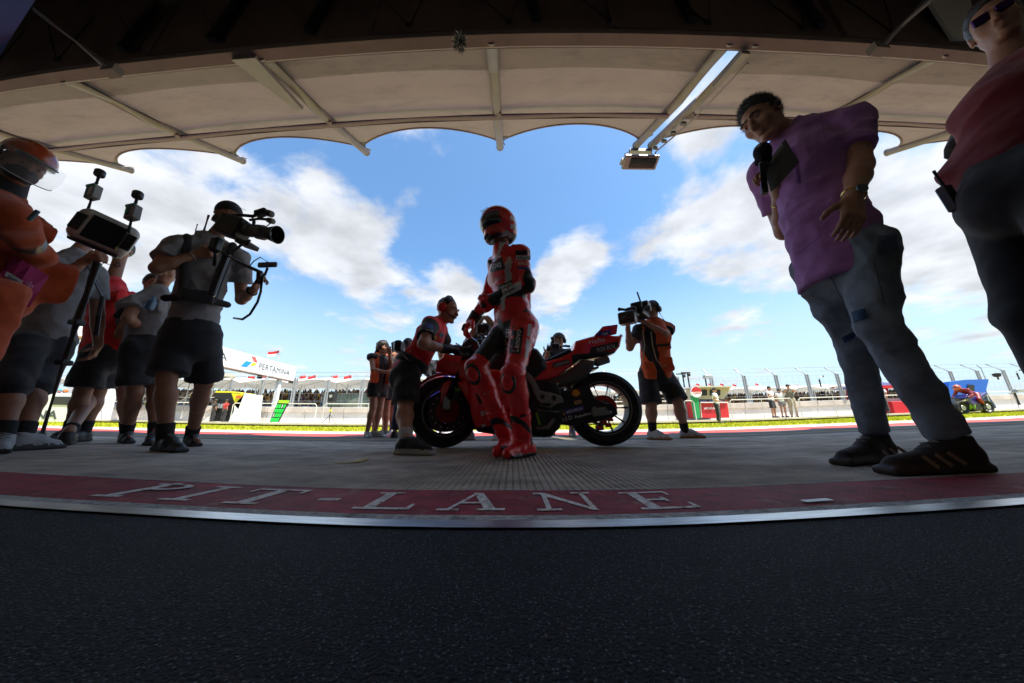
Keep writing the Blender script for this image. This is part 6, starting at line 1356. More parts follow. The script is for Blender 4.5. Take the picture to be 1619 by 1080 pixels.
# ---------------------------------------------------------------- trackside marshal, orange coverall
M_ora = cloth('orange coverall', (.46, .065, .008)); M_vest = cloth('orange vest', (.72, .10, .015), bump=.25); M_red2 = cloth('red polo shirt', (.17, .003, .007))
M_wsk = mat('white sock', (.5, .5, .52), .9)
def marshal():
    s = .98; D = 1.14
    J = dict(hpa=W(-2, 470, 1.10), hpb=W(-30, 470, 1.3), fwd=unit(A(.93, -.35, 0)), look=unit(A(.90, -.12, -.36)), hup=unit(A(.30, 0, 1)))
    J['hd'] = W(40, 262, 1.15); J['nk'] = W(8, 312, 1.16); J['sha'] = W(20, 345, 1.0); J['shb'] = W(5, 330, 1.36)
    J['ela'] = PL(J['sha'], 62, 402, .31, 1); J['wra'] = PL(J['ela'], 15, 430, .24, 1); J['elb'] = PL(J['shb'], 20, 405, .28, 1); J['wrb'] = PL(J['elb'], -10, 430, .2, -1)
    hx = J['hpa'][0]
    J['kna'] = W(-40, 560, 1.08); J['knb'] = W(-70, 560, 1.3); J['ana'] = J['kna'] * A(1, 1, 0) + A(-.02, 0, .085); J['anb'] = J['knb'] * A(1, 1, 0) + A(-.04, 0, .085); J['toa'] = J['ana'] + A(.18, -.04, -.05); J['tob'] = J['anb'] + A(.18, 0, -.05)
    J = mkJ(**J); P = person('marshal in orange coverall with clear-visor helmet, black face mask and pink bib', (hx, 1.15, 0))
    mk_body(J, P, SKIN['brown'], .008, s, tw=.95, hands=(dict(curl=.8), dict(curl=.8)))
    eyes(J['hd'], J['look'], J['hup'], s, P)
    lo, hi = bounds(J); S = SDF(lo, hi, .009); H, up, fw, rt, L_ = torso(S, J, .020, 0, s, .95, 0, .02)
    for q in 'ab':
        sh, el, wr, hp, kn, an = (J[k_ + q] for k_ in ('sh', 'el', 'wr', 'hp', 'kn', 'an')); S.cone(sh, el, .072, .066, .03); S.ell(el, (.072, .072, .062), None, .03); S.cone(el, el + (wr - el) * .45, .064, .058, .02, flat=1)
        S.cone(hp, kn, .10, .08, .03); S.cone(kn, an, .08, .075, .02)
    S.folds(.011, 14., 9, 41)
    def oc(V, vm):
        q = np.zeros(len(V), int)
        for s_ in 'ab':
            w = unit(J['el' + s_] - J['sh' + s_]); a = (V - J['sh' + s_]) @ w; L1 = np.linalg.norm(J['el' + s_] - J['sh' + s_]); rr = np.linalg.norm((V - J['sh' + s_]) - np.outer(a, w), axis=1); q = np.where((a > L1 * .52) & (a < L1 * .72) & (rr < .12), 1, q)
        return q
    co = S.mesh('coverall', [M_ora, mat('reflective band', (.10, .09, .08), .35, .3)], P, mi_fn=oc)
    for q in 'ab': mk_shoe(J, q, P, [M_shoeb, M_solek], .012)
    # helmet and visor
    c = J['hd']; r, f, u = frame3(J['look'], J['hup']); S = SDF(c - .27, c + .27, .0065); S.ell(c + u * .05 - f * .015, A(.105, .135, .105), (r, f, u), .01); S.cut(c + u * .030, -u); S.ell(c + u * .045 + f * .115, A(.085, .06, .012), (r, f, u), .02, 1); S.cone(c + r * .10 + u * .035 + f * .02, c + r * .085 - u * .03 - f * .005, .008, .006, .01, 1)
    he = S.mesh('helmet', [mat('orange helmet shell', (.36, .045, .012), .25, coat=.5), M_plk], P)
    tv = np.linspace(.25, math.pi - .25, 17); vis = []
    for z, k_ in ((.055, 1.0), (.0, 1.06), (-.05, 1.02), (-.085, .94)):
        vis += [c + r * math.cos(t) * .125 * k_ + f * (.05 + math.sin(t) * .155 * k_) + u * (z + .03 * (1 - math.sin(t)) * (z < 0)) for t in tv]
    n = len(tv); M_cv = mat('clear visor', (.85, .88, .9), .04, alpha=.16, spec=.8)
    vo_ = mesh_np('face_shield', vis, [(j * n + i, j * n + i + 1, (j + 1) * n + i + 1, (j + 1) * n + i) for j in range(3) for i in range(n - 1)], M_cv, he, smooth=True)
    MB().tube(vis[3 * n:], .003, 5).build('shield_rim', mat('clear rim', (.5, .52, .55), .1), vo_)
    S = SDF(c - .2, c + .2, .006); S.ell(c + f * .052 - u * .055, A(.064, .068, .058), (r, f, u), .01); S.cone(c + f * .10 - u * .03, c + f * .118 - u * .065, .02, .016, .03); S.cut(c - u * .015, u); S.mesh('face_mask', M_blk, P)
    S = SDF(c - .25, c + .2, .009); S.ell(c - f * .05 - u * .04, A(.082, .075, .09), (r, f, u), .02); S.cone(c - u * .06 - f * .04, J['nk'], .066, .075, .02); S.mesh('balaclava', M_blk, P)
    # bib
    bv = bvh_of([co]); M_pk = mat('pink bib cloth', (.40, .03, .16), .7, var=.1, vs=12)
    b1 = drape([(0, 0), (.25, 0), (.5, 0), (.75, 0), (1, 0), (0, .5), (.25, .5), (.5, .5), (.75, .5), (1, .5), (0, 1), (.25, 1), (.5, 1), (.75, 1), (1, 1)], [(j * 5 + i, j * 5 + i + 1, (j + 1) * 5 + i + 1, (j + 1) * 5 + i) for j in range(2) for i in range(4)], (-8, 452), (47, 486), 58, bv, 1.0, M_pk, P, 'bib', .014)
    b1.modifiers.new('thickness', 'SOLIDIFY').thickness = .006
    bq = bvh_of([b1]); px_panel((9, 436), (33, 452), 9, bq, 1.0, mat('label white', (.6, .6, .6), .6), b1, 'label', lift=.004)
    for i in range(9): px_panel((13 + i * 1.7, 438.6 + i * 1.13), (14 + i * 1.7, 439.2 + i * 1.13), 5, bq, 1.0, M_ink, b1, 'bar', lift=.0055, nu=1, nv=1)
    px_text('No', (40, 452), (50, 458), 11, bq, 1.0, mat('pink print', (.7, .35, .5), .6), b1, lift=.005, bold=.0)
    MB().box(W(54, 341, 1.0), (.012, .006, .03), frame3(A(0, 1, 0), A(-.5, 0, 1)), bev=.003).build('sleeve_badge', mat('badge blue', (.1, .2, .25), .5), P)
marshal()

# ---------------------------------------------------------------- man holding the pole with the sensor unit
def pole_man():
    s = .97; D = 1.85
    J = dict(hpa=W(45, 545, 1.72), hpb=W(88, 548, 1.95), fwd=unit(A(.45, -.85, 0)), look=unit(A(.4, -.7, .2)), hup=A(.05, 0, 1))
    J['nk'] = W(118, 402, 1.9); J['sha'] = W(80, 420, 1.78); J['shb'] = W(150, 432, 2.0); J['hd'] = W(150, 362, 2.02)
    J['ela'] = PL(J['sha'], 72, 455, .30, -1); J['wra'] = PL(J['ela'], 132, 413, .25, 1); J['elb'] = PL(J['shb'], 152, 497, .27, -1); J['wrb'] = PL(J['elb'], 153, 545, .25, 1)
    J['ana'] = G(8, 692, .08); J['anb'] = G(38, 691, .08); J['toa'] = G(2, 712, .02); J['tob'] = G(52, 706, .02); J['kna'] = mid(J['hpa'], J['ana']) + A(.05, -.05, 0); J['knb'] = mid(J['hpb'], J['anb']) + A(.05, -.05, 0)
    J = mkJ(**J); P = person('man in grey shirt and long black shorts holding up the pole with the sensor unit', J['ana'] * A(1, 1, 0))
    mk_body(J, P, SKIN['brown'], .009, s, face=True, hands=(dict(d=unit(A(.8, .2, .4)), th=A(-.2, -.3, 1), n=A(.2, .95, .0), curl=1.1), dict(d=unit(A(.05, -.15, -1)), th=A(.6, -.7, 0), n=A(-.8, .1, 0), curl=.35)), tw=.98)
    mk_tee(J, P, M_gry2, .011, s, .98, .66, hem=.08, g=.018, fold=(.010, 14.), seed=51, slw=.02, bf=1.15); mk_legs(J, P, M_nvy, .012, s, 1.08, g=.018, flare=.03, seed=52, tw=.98)
    M_wtr = mat('white trainer', (.30, .30, .31), .6, bump=.3, bs=60)
    for q in 'ab': mk_shoe(J, q, P, [M_wtr, M_solek], .009, .28, 1.0, socks=M_sock)
    mk_hair(J, P, M_hair, .009, s)
    # strap across the chest
    MB().tube([J['shb'] + A(-.0, -.07, .05), W(160, 470, 1.78), W(154, 500, 1.76), W(150, 530, 1.8)], .012, 6).build('lanyard', M_plk, P)
M_gry2 = cloth('slate grey shirt', (.22, .225, .245))
pole_man()
def sensor_pole():
    P = thing('sensor_pole', 'black pole with grey oval tablet unit and two upright sensor stalks', 'camera pole', G(60, 707)); w = lambda px, py, d_=1.72: W(px, py, d_)
    foot = G(62, 705, .02); top = w(152, 415, 1.70); MB().tube([foot, foot + (top - foot) * .45], [.013, .013], 10).build('lower_tube', M_plg, P); MB().tube([foot + (top - foot) * .42, foot + (top - foot) * .66], .019, 10).build('middle_tube', M_plk, P); MB().tube([foot + (top - foot) * .64, top], .026, 12).build('upper_tube', M_plk, P)
    for t in (.43, .65): MB().box(foot + (top - foot) * t, (.034, .03, .018), bev=.006).build('clamp', M_plk, P)
    MB().box(foot + A(0, 0, -.005), (.05, .04, .014), bev=.006).build('foot', M_plk, P)
    a, b_ = w(122, 352, 1.66), w(205, 382, 1.66); ax = unit(b_ - a); c = w(163, 370, 1.69); n_ = unit(c - CAM0 + A(-.1, .5, -.2)); ax = unit(ax - n_ * (ax @ n_)); up = np.cross(n_, ax); up = up if up[2] > 0 else -up
    hitp = lambda px, py: CAM0 + ray(px, py) * (((c - CAM0) @ n_) / (ray(px, py) @ n_)); a, b_ = hitp(104, 342), hitp(219, 392); ax = unit(b_ - a); up = np.cross(n_, ax); up = up if up[2] > 0 else -up; c = mid(a, b_) + n_ * .0; hw_ = np.linalg.norm(hitp(152, 333) - hitp(138, 385)) / 2; L1 = np.linalg.norm(b_ - a) / 2 - hw_ * .35; S = SDF(c - .42, c + .42, .0065)
    S.box(c, (L1 * 1.08, hw_, hw_ * .5), (ax, up, n_), rd=hw_ * .48); S.box(c + n_ * .04 - up * .02, (L1 * .95, hw_ * .95, .03), (ax, up, n_), rd=.02, k=.02); S.mesh('case', mat('grey unit casing', (.48, .47, .44), .4, var=.15, vs=10), P)
    cf = c - n_ * (hw_ / 2. + .002); nn = -n_ if n_[1] > 0 else n_
    MB().box(cf + ax * .005, (L1 * .62, hw_ * .70, .004), np.stack([ax, up, nn], 1), bev=.01).build('screen', mat('dark screen', (.02, .022, .025), .07, coat=.8), P)
    for sg in (-1, 1): MB().box(cf + ax * sg * L1 * .87, (hw_ * .22, hw_ * .5, .005), np.stack([ax, up, nn], 1), bev=.02).build('side_grille', M_plk, P)
    MB().box(c - up * (hw_ + .005) + nn * .01, (L1 * .85, .008, .05), np.stack([ax, up, nn], 1), bev=.004).build('base_plate', M_plk, P)
    for px0, py0, px1, py1 in ((139, 328, 157, 273), (203, 358, 216, 307)):
        p0, p1 = w(px0, py0, 1.70), w(px1, py1, 1.70); d = unit(p1 - p0); MB().tube([p0 - d * .05, p1 - d * .02], .011, 8).build('stalk', M_plk, P)
        e = p0 + (p1 - p0) * .42; fx = frame3(A(0, 1, 0), d); MB().box(e, (.040, .028, .062), np.stack([fx[0], fx[1], fx[2]], 1), bev=.006).build('sensor_box', mat('sensor grey', (.20, .21, .21), .5), P)
        MB().box(e - fx[1] * .030 + fx[2] * .052, (.038, .002, .010), np.stack(fx, 1)).build('teal_stripe', mat('teal', (.03, .28, .26), .5), P); MB().box(e - fx[1] * .030 - fx[0] * .01, (.010, .002, .034), np.stack(fx, 1)).build('teal_label', mat('teal', (.03, .28, .26), .5), P)
        if px0 < 150: MB().box(e - fx[1] * .030 + fx[0] * .012 - fx[2] * .008, (.012, .0025, .038), np.stack(fx, 1)).build('white_label', mat('label white', (.6, .6, .6), .6), P)
        MB().tube([e + d * .06, e + d * .10], .012, 8).build('neck', M_plk, P); MB().lathe(p1 - d * .03, [(.030, 0), (.033, .006), (.033, .045), (.028, .052)], d, 20).build('sensor_head', M_plk, P, smooth=True)
    MB().tube([w(165, 416), w(178, 420), w(186, 414), w(188, 420), w(180, 422)], .004, 6).build('loose_cable', M_plk, P)
sensor_pole()

# ---------------------------------------------------------------- generic figures built from joints, for the rest
def fig(label, J, skin='tan', top=None, bottom=None, shoe=(None, None), vox=.014, s=.95, sl=.5, blen=.9, hair=True, cap=None, headset=None, group=None, seed=1, hands=(None, None), tw=1., flare=.03, hem=.05, face=True, socks=None, bodyg=.02, slm=None, mats=None, kr=.07, long_hair=False, bf=1.3):
    J = mkJ(**J); P = person(label, mid(J['ana'], J['anb']) * A(1, 1, 0), group)
    mk_body(J, P, SKIN[skin], vox, s, tw=tw * .97, hands=hands, face=face)
    if top is not None or mats: mk_tee(J, P, top, vox, s, 1.04 * tw, sl, hem=hem, g=bodyg, fold=(.007, 14.), seed=seed, slw=.016, mats=mats, slm=slm, bf=bf)
    if bottom is not None: mk_legs(J, P, bottom, vox, s, blen, g=.022, flare=flare, seed=seed + 1, name='shorts' if blen < 1.2 else 'trousers', tw=tw, kr=kr)
    for q in 'ab': mk_shoe(J, q, P, [shoe[0] or M_shoeb, shoe[1] or M_solek], min(vox, .012), .28, s, socks=socks)
    if hair: mk_hair(J, P, M_hair, min(vox, .009), s)
    if cap is not None: mk_cap(J, P, cap, min(vox, .009), s)
    if headset is not None: mk_headset(J, P, M_plk, headset, s)
    return P, J
J = dict(hpa=W(150, 560, 2.35), hpb=W(172, 560, 2.5), fwd=unit(A(.3, -.9, 0)), look=unit(A(.3, -.8, 0)), hup=A(0, 0, 1), nk=W(176, 445, 2.5), sha=W(150, 460, 2.4), shb=W(182, 466, 2.62), hd=W(190, 395, 2.5))
J['ela'] = PL(J['sha'], 146, 505, .27, 1); J['wra'] = PL(J['ela'], 150, 545, .25, 1); J['elb'] = PL(J['shb'], 186, 500, .27, -1); J['wrb'] = PL(J['elb'], 176, 528, .25, 1)
J['ana'] = J['hpa'] * A(1, 1, 0) + A(0, 0, .085); J['anb'] = J['hpb'] * A(1, 1, 0) + A(0, 0, .085); J['toa'] = J['ana'] + A(.06, -.17, -.05); J['tob'] = J['anb'] + A(.06, -.17, -.05); J['kna'] = mid(J['hpa'], J['ana']); J['knb'] = mid(J['hpb'], J['anb'])
fig('man in red team shirt and black shorts almost hidden behind the pole holder', J, 'brown', M_tred, M_blk, vox=.011, seed=65, blen=.9, socks=M_sock, bf=1.2)
# striding man, second from the pole
J = dict(hpa=W(178, 560, 2.50), hpb=W(190, 562, 2.72), fwd=unit(A(.75, -.5, 0)), look=unit(A(.9, -.2, 0)), hup=A(0, 0, 1), nk=W(226, 478, 2.72), sha=W(205, 500, 2.5), shb=W(238, 492, 2.9), hd=W(240, 450, 2.75))
J['ela'] = PL(J['sha'], 190, 525, .26, -1); J['wra'] = PL(J['ela'], 186, 540, .2, 1); J['elb'] = PL(J['shb'], 222, 530, .26, 1); J['wrb'] = PL(J['elb'], 228, 550, .22, -1)
J['ana'] = G(108, 683, .10); J['anb'] = W(196, 682, 3.0); J['anb'][2] = .09; J['toa'] = G(130, 692, .02); J['tob'] = J['anb'] + A(.16, -.1, -.06); J['kna'] = W(146, 622, 2.60); J['knb'] = W(195, 625, 2.8)
fig('striding man in pale grey shirt and black shorts, legs wide apart, behind the pole holder', J, 'brown', cloth('pale grey shirt', (.19, .185, .18)), M_blk, vox=.011, seed=61, blen=.72, socks=M_sock, bf=1.15)
# man with backpack, hand on thigh
J = dict(hpa=W(212, 552, 2.28), hpb=W(240, 552, 2.42), fwd=unit(A(.35, -.9, 0)), look=unit(A(.6, -.6, -.1)), hup=A(0, 0, 1), nk=W(248, 458, 2.38), sha=W(212, 480, 2.25), shb=W(268, 478, 2.55), hd=W(262, 432, 2.4))
J['ela'] = PL(J['sha'], 200, 503, .26, -1); J['wra'] = PL(J['ela'], 224, 522, .22, 1); J['elb'] = PL(J['shb'], 262, 520, .26, 1); J['wrb'] = PL(J['elb'], 256, 540, .22, 1)
J['ana'] = G(199, 684, .09); J['anb'] = G(243, 686, .09); J['toa'] = G(212, 700, .02); J['tob'] = G(232, 702, .02); J['kna'] = W(212, 620, 2.36); J['knb'] = W(244, 622, 2.5)
P, J = fig('man in grey shirt with black backpack straps resting a hand on his thigh', J, 'brown', M_gry, M_blk, vox=.010, seed=71, blen=.85, socks=M_sock, hands=(dict(d=unit(A(.1, .1, -1)), th=A(.9, -.3, 0), n=A(.2, .9, 0), curl=.35), None))
S = SDF(*sub_b([J['sha'], J['shb'], mid(J['hpa'], J['hpb'])], .26), .012); fw = J['fwd']; S.box(mid(J['sha'], J['shb']) - fw * .17 - A(0, 0, .2), (.15, .09, .22), frame3(fw, A(0, 0, 1)), rd=.05); 
for q in 'ab': S.cone(J['sh' + q] + A(0, 0, .06) + fw * .02, J['sh' + q] + fw * .13 - A(0, 0, .16), .03, .03, .02, 0, fw, 1.7)
S.mesh('backpack', M_blk, P); MB().lathe(W(236, 482, 2.2), [(.022, -.05), (.034, -.04), (.034, .03), (.012, .06), (.012, .08)], (.1, 0, 1), 14).build('water_bottle', mat('bottle plastic', (.15, .3, .5), .1, trans=.6), P)
# ---------------------------------------------------------------- right cameraman
J = dict(hpa=W(1022, 592, 3.35), hpb=W(1050, 592, 3.42), fwd=unit(A(-.25, -.95, 0)), look=unit(A(-.75, -.6, 0)), hup=A(0, 0, 1), nk=W(1034, 509, 3.42), sha=W(1010, 522, 3.36), shb=W(1056, 522, 3.46), hd=W(1030, 492, 3.38))
J['ela'] = PL(J['sha'], 996, 550, .27, -1); J['wra'] = PL(J['ela'], 993, 520, .25, -1); J['elb'] = PL(J['shb'], 1050, 528, .27, -1); J['wrb'] = PL(J['elb'], 1014, 507, .24, -1)
J['ana'] = W(1031, 685, 3.3); J['ana'][2] = .085; J['anb'] = W(1082, 682, 3.4); J['anb'][2] = .085; J['toa'] = J['ana'] + A(.10, -.14, -.05); J['tob'] = J['anb'] + A(.18, -.08, -.05); J['kna'] = W(1029, 641, 3.3); J['knb'] = W(1071, 636, 3.3)
P, J = fig('cameraman in orange pocket vest and black shorts shouldering a video camera', J, 'tan', M_blk, M_blk, (M_wsk, mat('gum sole', (.3, .15, .05), .6)), .0095, .95, .55, .95, False, M_blk, M_plk, seed=81, hands=(dict(d=unit(A(.1, -.2, 1)), th=A(-.6, -.6, 0), n=A(.3, -.9, 0), curl=.5), dict(d=unit(A(-.9, -.1, .4)), th=A(.2, -.2, 1), n=A(0, 1, 0), curl=.9)), socks=M_sock)
H = mid(J['hpa'], J['hpb']); up = unit(J['nk'] - H); fw = unit(J['fwd']); rt = unit(J['shb'] - J['sha']); S = SDF(*sub_b([J['sha'], J['shb'], H], .25), .0095)
torso(S, J, .036, 0, .95, 1.02, .0, bf=1.25); S.box(H + up * .28 + fw * .22, (.052, .22, .4), (rt, fw, up), k=.01, m=-1, op='sub')
for q, nm in ((-1, 'sha'), (1, 'shb')): S.cone(J[nm] - rt * q * .01, J[nm] + rt * q * .2, .085, .09, .01, -1, op='sub')
S.box(H + rt * .105 + fw * .155 + up * .10, (.062, .03, .085), (rt, fw, up), rd=.02, k=.01); S.box(H - rt * .12 + fw * .14 + up * .03, (.05, .035, .10), (rt, fw, up), rd=.02, k=.01); S.box(H + rt * .10 + fw * .15 + up * .33, (.05, .02, .05), (rt, fw, up), rd=.01, k=.01); S.folds(.005, 18, 8, 82)
ve = S.mesh('vest', M_vest, P); bv = bvh_of([ve]); M_cord = mat('beige piping', (.5, .36, .22), .7)
px_panel((1030, 549), (1058, 547), 4, bv, 3.2, M_blk, ve, 'vest_band', lift=.006); px_panel((1003, 530), (1016, 533), 4, bv, 3.2, M_blk, ve, 'vest_band', lift=.006)
for pts in (((1029, 525), (1031, 545), (1037, 568), (1046, 580), (1052, 577)), ((1016, 522), (1019, 545), (1016, 570), (1010, 586))): MB().tube([W(*p_, 3.18) for p_ in pts], .006, 6).build('piping', M_cord, ve)
K = thing('video_camera', 'black shoulder video camera with square hood held by the vest cameraman', 'camera', W(1005, 495, 3.1)); w = lambda px, py, d_=3.1: W(px, py, d_); ax = unit(A(-.62, -.78, -.06)); fx = frame3(ax, A(0, 0, 1)); Rm = np.stack(fx, 1)
S = SDF(*sub_b([w(985, 505, 2.9), w(1030, 480, 3.2)], .15), .008); S.box(w(1012, 492, 3.15), (.06, .17, .07), fx, rd=.015); S.box(w(1020, 484, 3.12), (.045, .08, .045), fx, rd=.01); S.box(w(1000, 494, 3.02), (.05, .07, .05), fx, rd=.012); S.mesh('camera_body', M_plk, K)
c = w(992, 503, 2.95); MB().box(c, (.085, .055, .068), Rm, bev=.012).build('lens_hood', M_plk, K); MB().lathe(c + ax * .056, [(.045, 0), (.03, .004), (.002, .006)], ax, 16).build('front_glass', M_glass, K, smooth=True)
MB().tube([w(979, 489, 2.98), w(994, 490, 3.03), w(1008, 488, 3.1)], [.022, .022, .014], 10).build('microphone', mat('black foam', (.006, .007, .012), .95), K, smooth=True); MB().tube([w(1013, 479, 3.15), w(1007, 462, 3.15)], .010, 6).build('antenna', M_plk, K); MB().tube([w(998, 490, 3.1), w(997, 481, 3.1)], .005, 5).build('antenna', M_plk, K); MB().box(w(1024, 488, 3.02), (.03, .03, .03), Rm, bev=.008).build('viewfinder', M_plg, K)
MB().tube([J['hd'] + A(.09, 0, -.02), W(1050, 508, 3.35), W(1058, 530, 3.4), W(1057, 545, 3.4)], .006, 6).build('coiled_lead', mat('blue lead', (.05, .1, .35), .5), P)
# ---------------------------------------------------------------- woman in orange vest filming with her phone, and the two beside her
def standing(px, ytop, yfeet, D, yaw, h=1.68, **k):
    x = W(px, yfeet, D)[0]; f = A(math.sin(yaw), -math.cos(yaw), 0); r = A(f[1], -f[0], 0) * -1; r = np.cross(f, A(0, 0, 1)); o = A(x, D, 0); q = lambda a, b_, c: o + r * a * h / 1.75 + f * b_ * h / 1.75 + A(0, 0, c * h / 1.75)
    J = dict(fwd=f, look=f, hup=A(0, 0, 1.), hd=q(0, .02, 1.63), nk=q(0, 0, 1.46), hpa=q(.09, 0, .92), hpb=q(-.09, 0, .92), sha=q(.185, 0, 1.42), shb=q(-.185, 0, 1.42), ela=q(.23, -.02, 1.13), elb=q(-.23, -.02, 1.13), wra=q(.24, .06, .87), wrb=q(-.24, .06, .87),
             kna=q(.10, .02, .50), knb=q(-.10, .02, .50), ana=q(.11, -.02, .085), anb=q(-.11, -.02, .085), toa=q(.14, .15, .03), tob=q(-.14, .15, .03))
    for n_, v in k.items(): J[n_] = q(*v) if n_ not in ('look', 'hup', 'fwd') else unit(A(*v))
    return J
J = standing(590, 551, 690, 4.45, .95, 1.45, elb=(-.16, .14, 1.22), wrb=(-.03, .22, 1.48), ela=(.20, .12, 1.16), wra=(.0, .22, 1.14), look=(.9, -.4, .0), kna=(.07, .03, .5), knb=(-.07, .02, .5), ana=(.10, -.02, .085), anb=(-.05, -.02, .085))
P, J = fig('dark-haired woman in sunglasses and orange vest holding a phone to her face', J, 'tan', cloth('black top', (.02, .02, .022)), M_blk, (mat('grey trainer', (.3, .3, .3), .7), M_sole), .010, .80, .12, .55, False, None, None, seed=91, tw=.88, flare=.02)
c = J['hd']; r, f, u = frame3(J['look'], J['hup']); S = SDF(c - A(.25, .25, .4), c + .22, .01); S.ell(c + u * .03 - f * .02, A(.092, .108, .104), (r, f, u), .02); S.ell(c - f * .075 - u * .12, A(.085, .05, .16), (r, f, u), .03); S.cone(c - f * .03 - r * .08, c - r * .085 - u * .22 - f * .03, .03, .02, .03); S.box(c + f * .13 - u * .06, A(.062, .09, .1), (r, f, u), rd=.02, k=.015, m=-1, op='sub'); S.folds(.006, 40, 8, 5); S.mesh('hair', M_hair, P)
sg_ = MB(); [sg_.box(c + f * .102 + r * q * .034 + u * .006, (.026, .005, .017), np.stack((r, f, u), 1), bev=.004) for q in (-1, 1)]; [sg_.box(c + f * .045 + r * q * .080 + u * .012, (.003, .06, .005), np.stack((r, f, u), 1)) for q in (-1, 1)]; sg_.box(c + f * .104 + u * .010, (.012, .004, .004), np.stack((r, f, u), 1)); sg_.build('sunglasses', mat('dark lens', (.01, .01, .012), .08, coat=.5), P)
def vest(P, J, s, seed, tw=1.02):
    H = mid(J['hpa'], J['hpb']); up = unit(J['nk'] - H); fw = unit(J['fwd']); rt = unit(J['shb'] - J['sha']); S = SDF(*sub_b([J['sha'], J['shb'], H], .28), .012); torso(S, J, .034, 0, s, tw, 0, bf=1.2); S.cut(H + up * .02, -up); S.box(H + up * .28 + fw * .24, (.075, .22, .4), (rt, fw, up), k=.01, m=-1, op='sub')
    for q, nm in ((-1, 'sha'), (1, 'shb')): S.cone(J[nm] - rt * q * .01, J[nm] + rt * q * .2, .085, .09, .01, -1, op='sub')
    S.box(H + rt * .11 + fw * .13 + up * .10, (.07, .045, .09), (rt, fw, up), rd=.03, k=.01); S.box(H - rt * .13 + fw * .10 + up * .10, (.06, .05, .09), (rt, fw, up), rd=.03, k=.01); S.folds(.005, 16, 8, seed); v = S.mesh('vest', M_vest, P)
    for q in (-1, 1): MB().tube([H + rt * q * .055 + fw * .17 + up * z for z in (.45, .25, .05, -.08)], .008, 6).build('piping', mat('dark piping', (.10, .03, .02), .7), v)
vest(P, J, .76, 92, .92)
ph = thing('phone', 'black mobile phone held up by the woman in sunglasses', 'phone', J['wrb']); MB().box(J['wrb'] + A(.07, -.06, .10), (.012, .045, .08), np.array(Matrix.Rotation(.5, 3, 'X')), bev=.006).build('case', M_plk, ph)
J = standing(600, 551, 690, 4.75, .2, 1.42, hd=(.0, .02, 1.60)); fig('person half hidden behind the woman in sunglasses, printed top and black shorts', J, 'tan', cloth('pale blue printed top', (.25, .32, .38), var=.5, vs=30), M_blk, (M_shoeb, M_sole), .012, .78, .5, .6, seed=95)
J = standing(612, 556, 690, 4.95, -.5, 1.46); P, J = fig('person in orange vest, black shorts and white socks behind the filming woman', J, 'tan', M_blk, M_blk, (mat('grey trainer', (.3, .3, .3), .7), M_sole), .012, .81, .5, .85, seed=98, socks=M_wsk); vest(P, J, .8, 99)
# people behind the mechanic and behind the bike
J = standing(632, 560, 690, 4.2, 2.6, 1.42, wra=(.2, .2, 1.3)); fig('person in striped pale shirt and navy trousers behind the mechanic', J, 'tan', cloth('striped pink shirt', (.45, .33, .36), var=.3, vs=60), cloth('navy trousers', (.02, .03, .07)), (M_shoeb, M_solek), .012, .8, .6, 1.9, seed=101)
J = standing(690, 575, 690, 4.6, .3, 1.36); fig('man in cap and dark jacket seen between mechanic and front fork', J, 'tan', cloth('dark jacket', (.03, .035, .05)), cloth('bright blue trousers', (.015, .02, .45)), (mat('grey trainer', (.3, .3, .3), .7), M_sole), .012, .76, .9, 1.9, True, cloth('khaki cap', (.10, .08, .03)), seed=103)
J = standing(768, 515, 690, 3.55, -.1, 1.72, wra=(.10, .22, 1.5), ela=(.26, .1, 1.3), wrb=(-.10, .22, 1.5), elb=(-.26, .1, 1.3), ana=(.20, 0, .085), anb=(-.14, 0, .085), toa=(.3, .1, .03)); J['hd'] = W(775, 522, 3.5); J['nk'] = J['hd'] - A(0, -.02, .17)
for q in ('sha', 'shb', 'ela', 'elb', 'wra', 'wrb', 'hpa', 'hpb'): J[q] = J[q] - A(0, 0, .13 if q[:2] != 'hp' else .08)
P, J = fig('crouching photographer in dark clothes behind the handlebars of the bike', J, 'tan', M_blk, M_nvy, (mat('grey trainer', (.3, .3, .3), .7), M_sole), .011, .95, .55, 1.9, True, None, None, seed=105)
K = thing('photo_camera', 'black camera with hood held up by the photographer behind the bike', 'camera', W(763, 523, 3.2)); MB().box(W(763, 521, 3.2), (.075, .05, .062), bev=.01).build('camera_body', M_plk, K); MB().lathe(W(763, 523, 3.14), [(.04, 0), (.045, .08), (.03, .075)], (0, -1, -.1), 16).build('lens', M_plk, K, smooth=True); MB().box(W(775, 524, 3.25), (.03, .04, .035), bev=.008).build('monitor', M_plg, K)
J = standing(893, 530, 690, 4.3, -.25, 1.66, wra=(.16, .3, 1.36), ela=(.26, .12, 1.2), wrb=(-.10, .22, 1.2), elb=(-.26, .1, 1.1), ana=(.2, 0, .085), toa=(.28, .14, .03)); dz = W(893, 540, 4.3)[2] - J['hd'][2]
for q in list(J):
    if q[:2] in ('hd', 'nk', 'sh', 'el', 'wr'): J[q] = J[q] + A(0, 0, dz)
    if q[:2] == 'hp': J[q] = J[q] + A(0, 0, dz)
    if q[:2] == 'kn': J[q] = J[q] + A(0, 0, dz * .5)
fig('bearded cameraman in cap and headphones seen over the motorcycle seat', J, 'tan', M_blk, M_blk, (M_shoeb, M_sole), .011, .95, .55, .9, True, M_blk, M_plk, seed=107)
K = thing('gimbal_camera', 'small black gimbal camera rig held above the motorcycle seat', 'camera', W(878, 552, 4.0)); w = lambda a, b_: W(a, b_, 3.95)
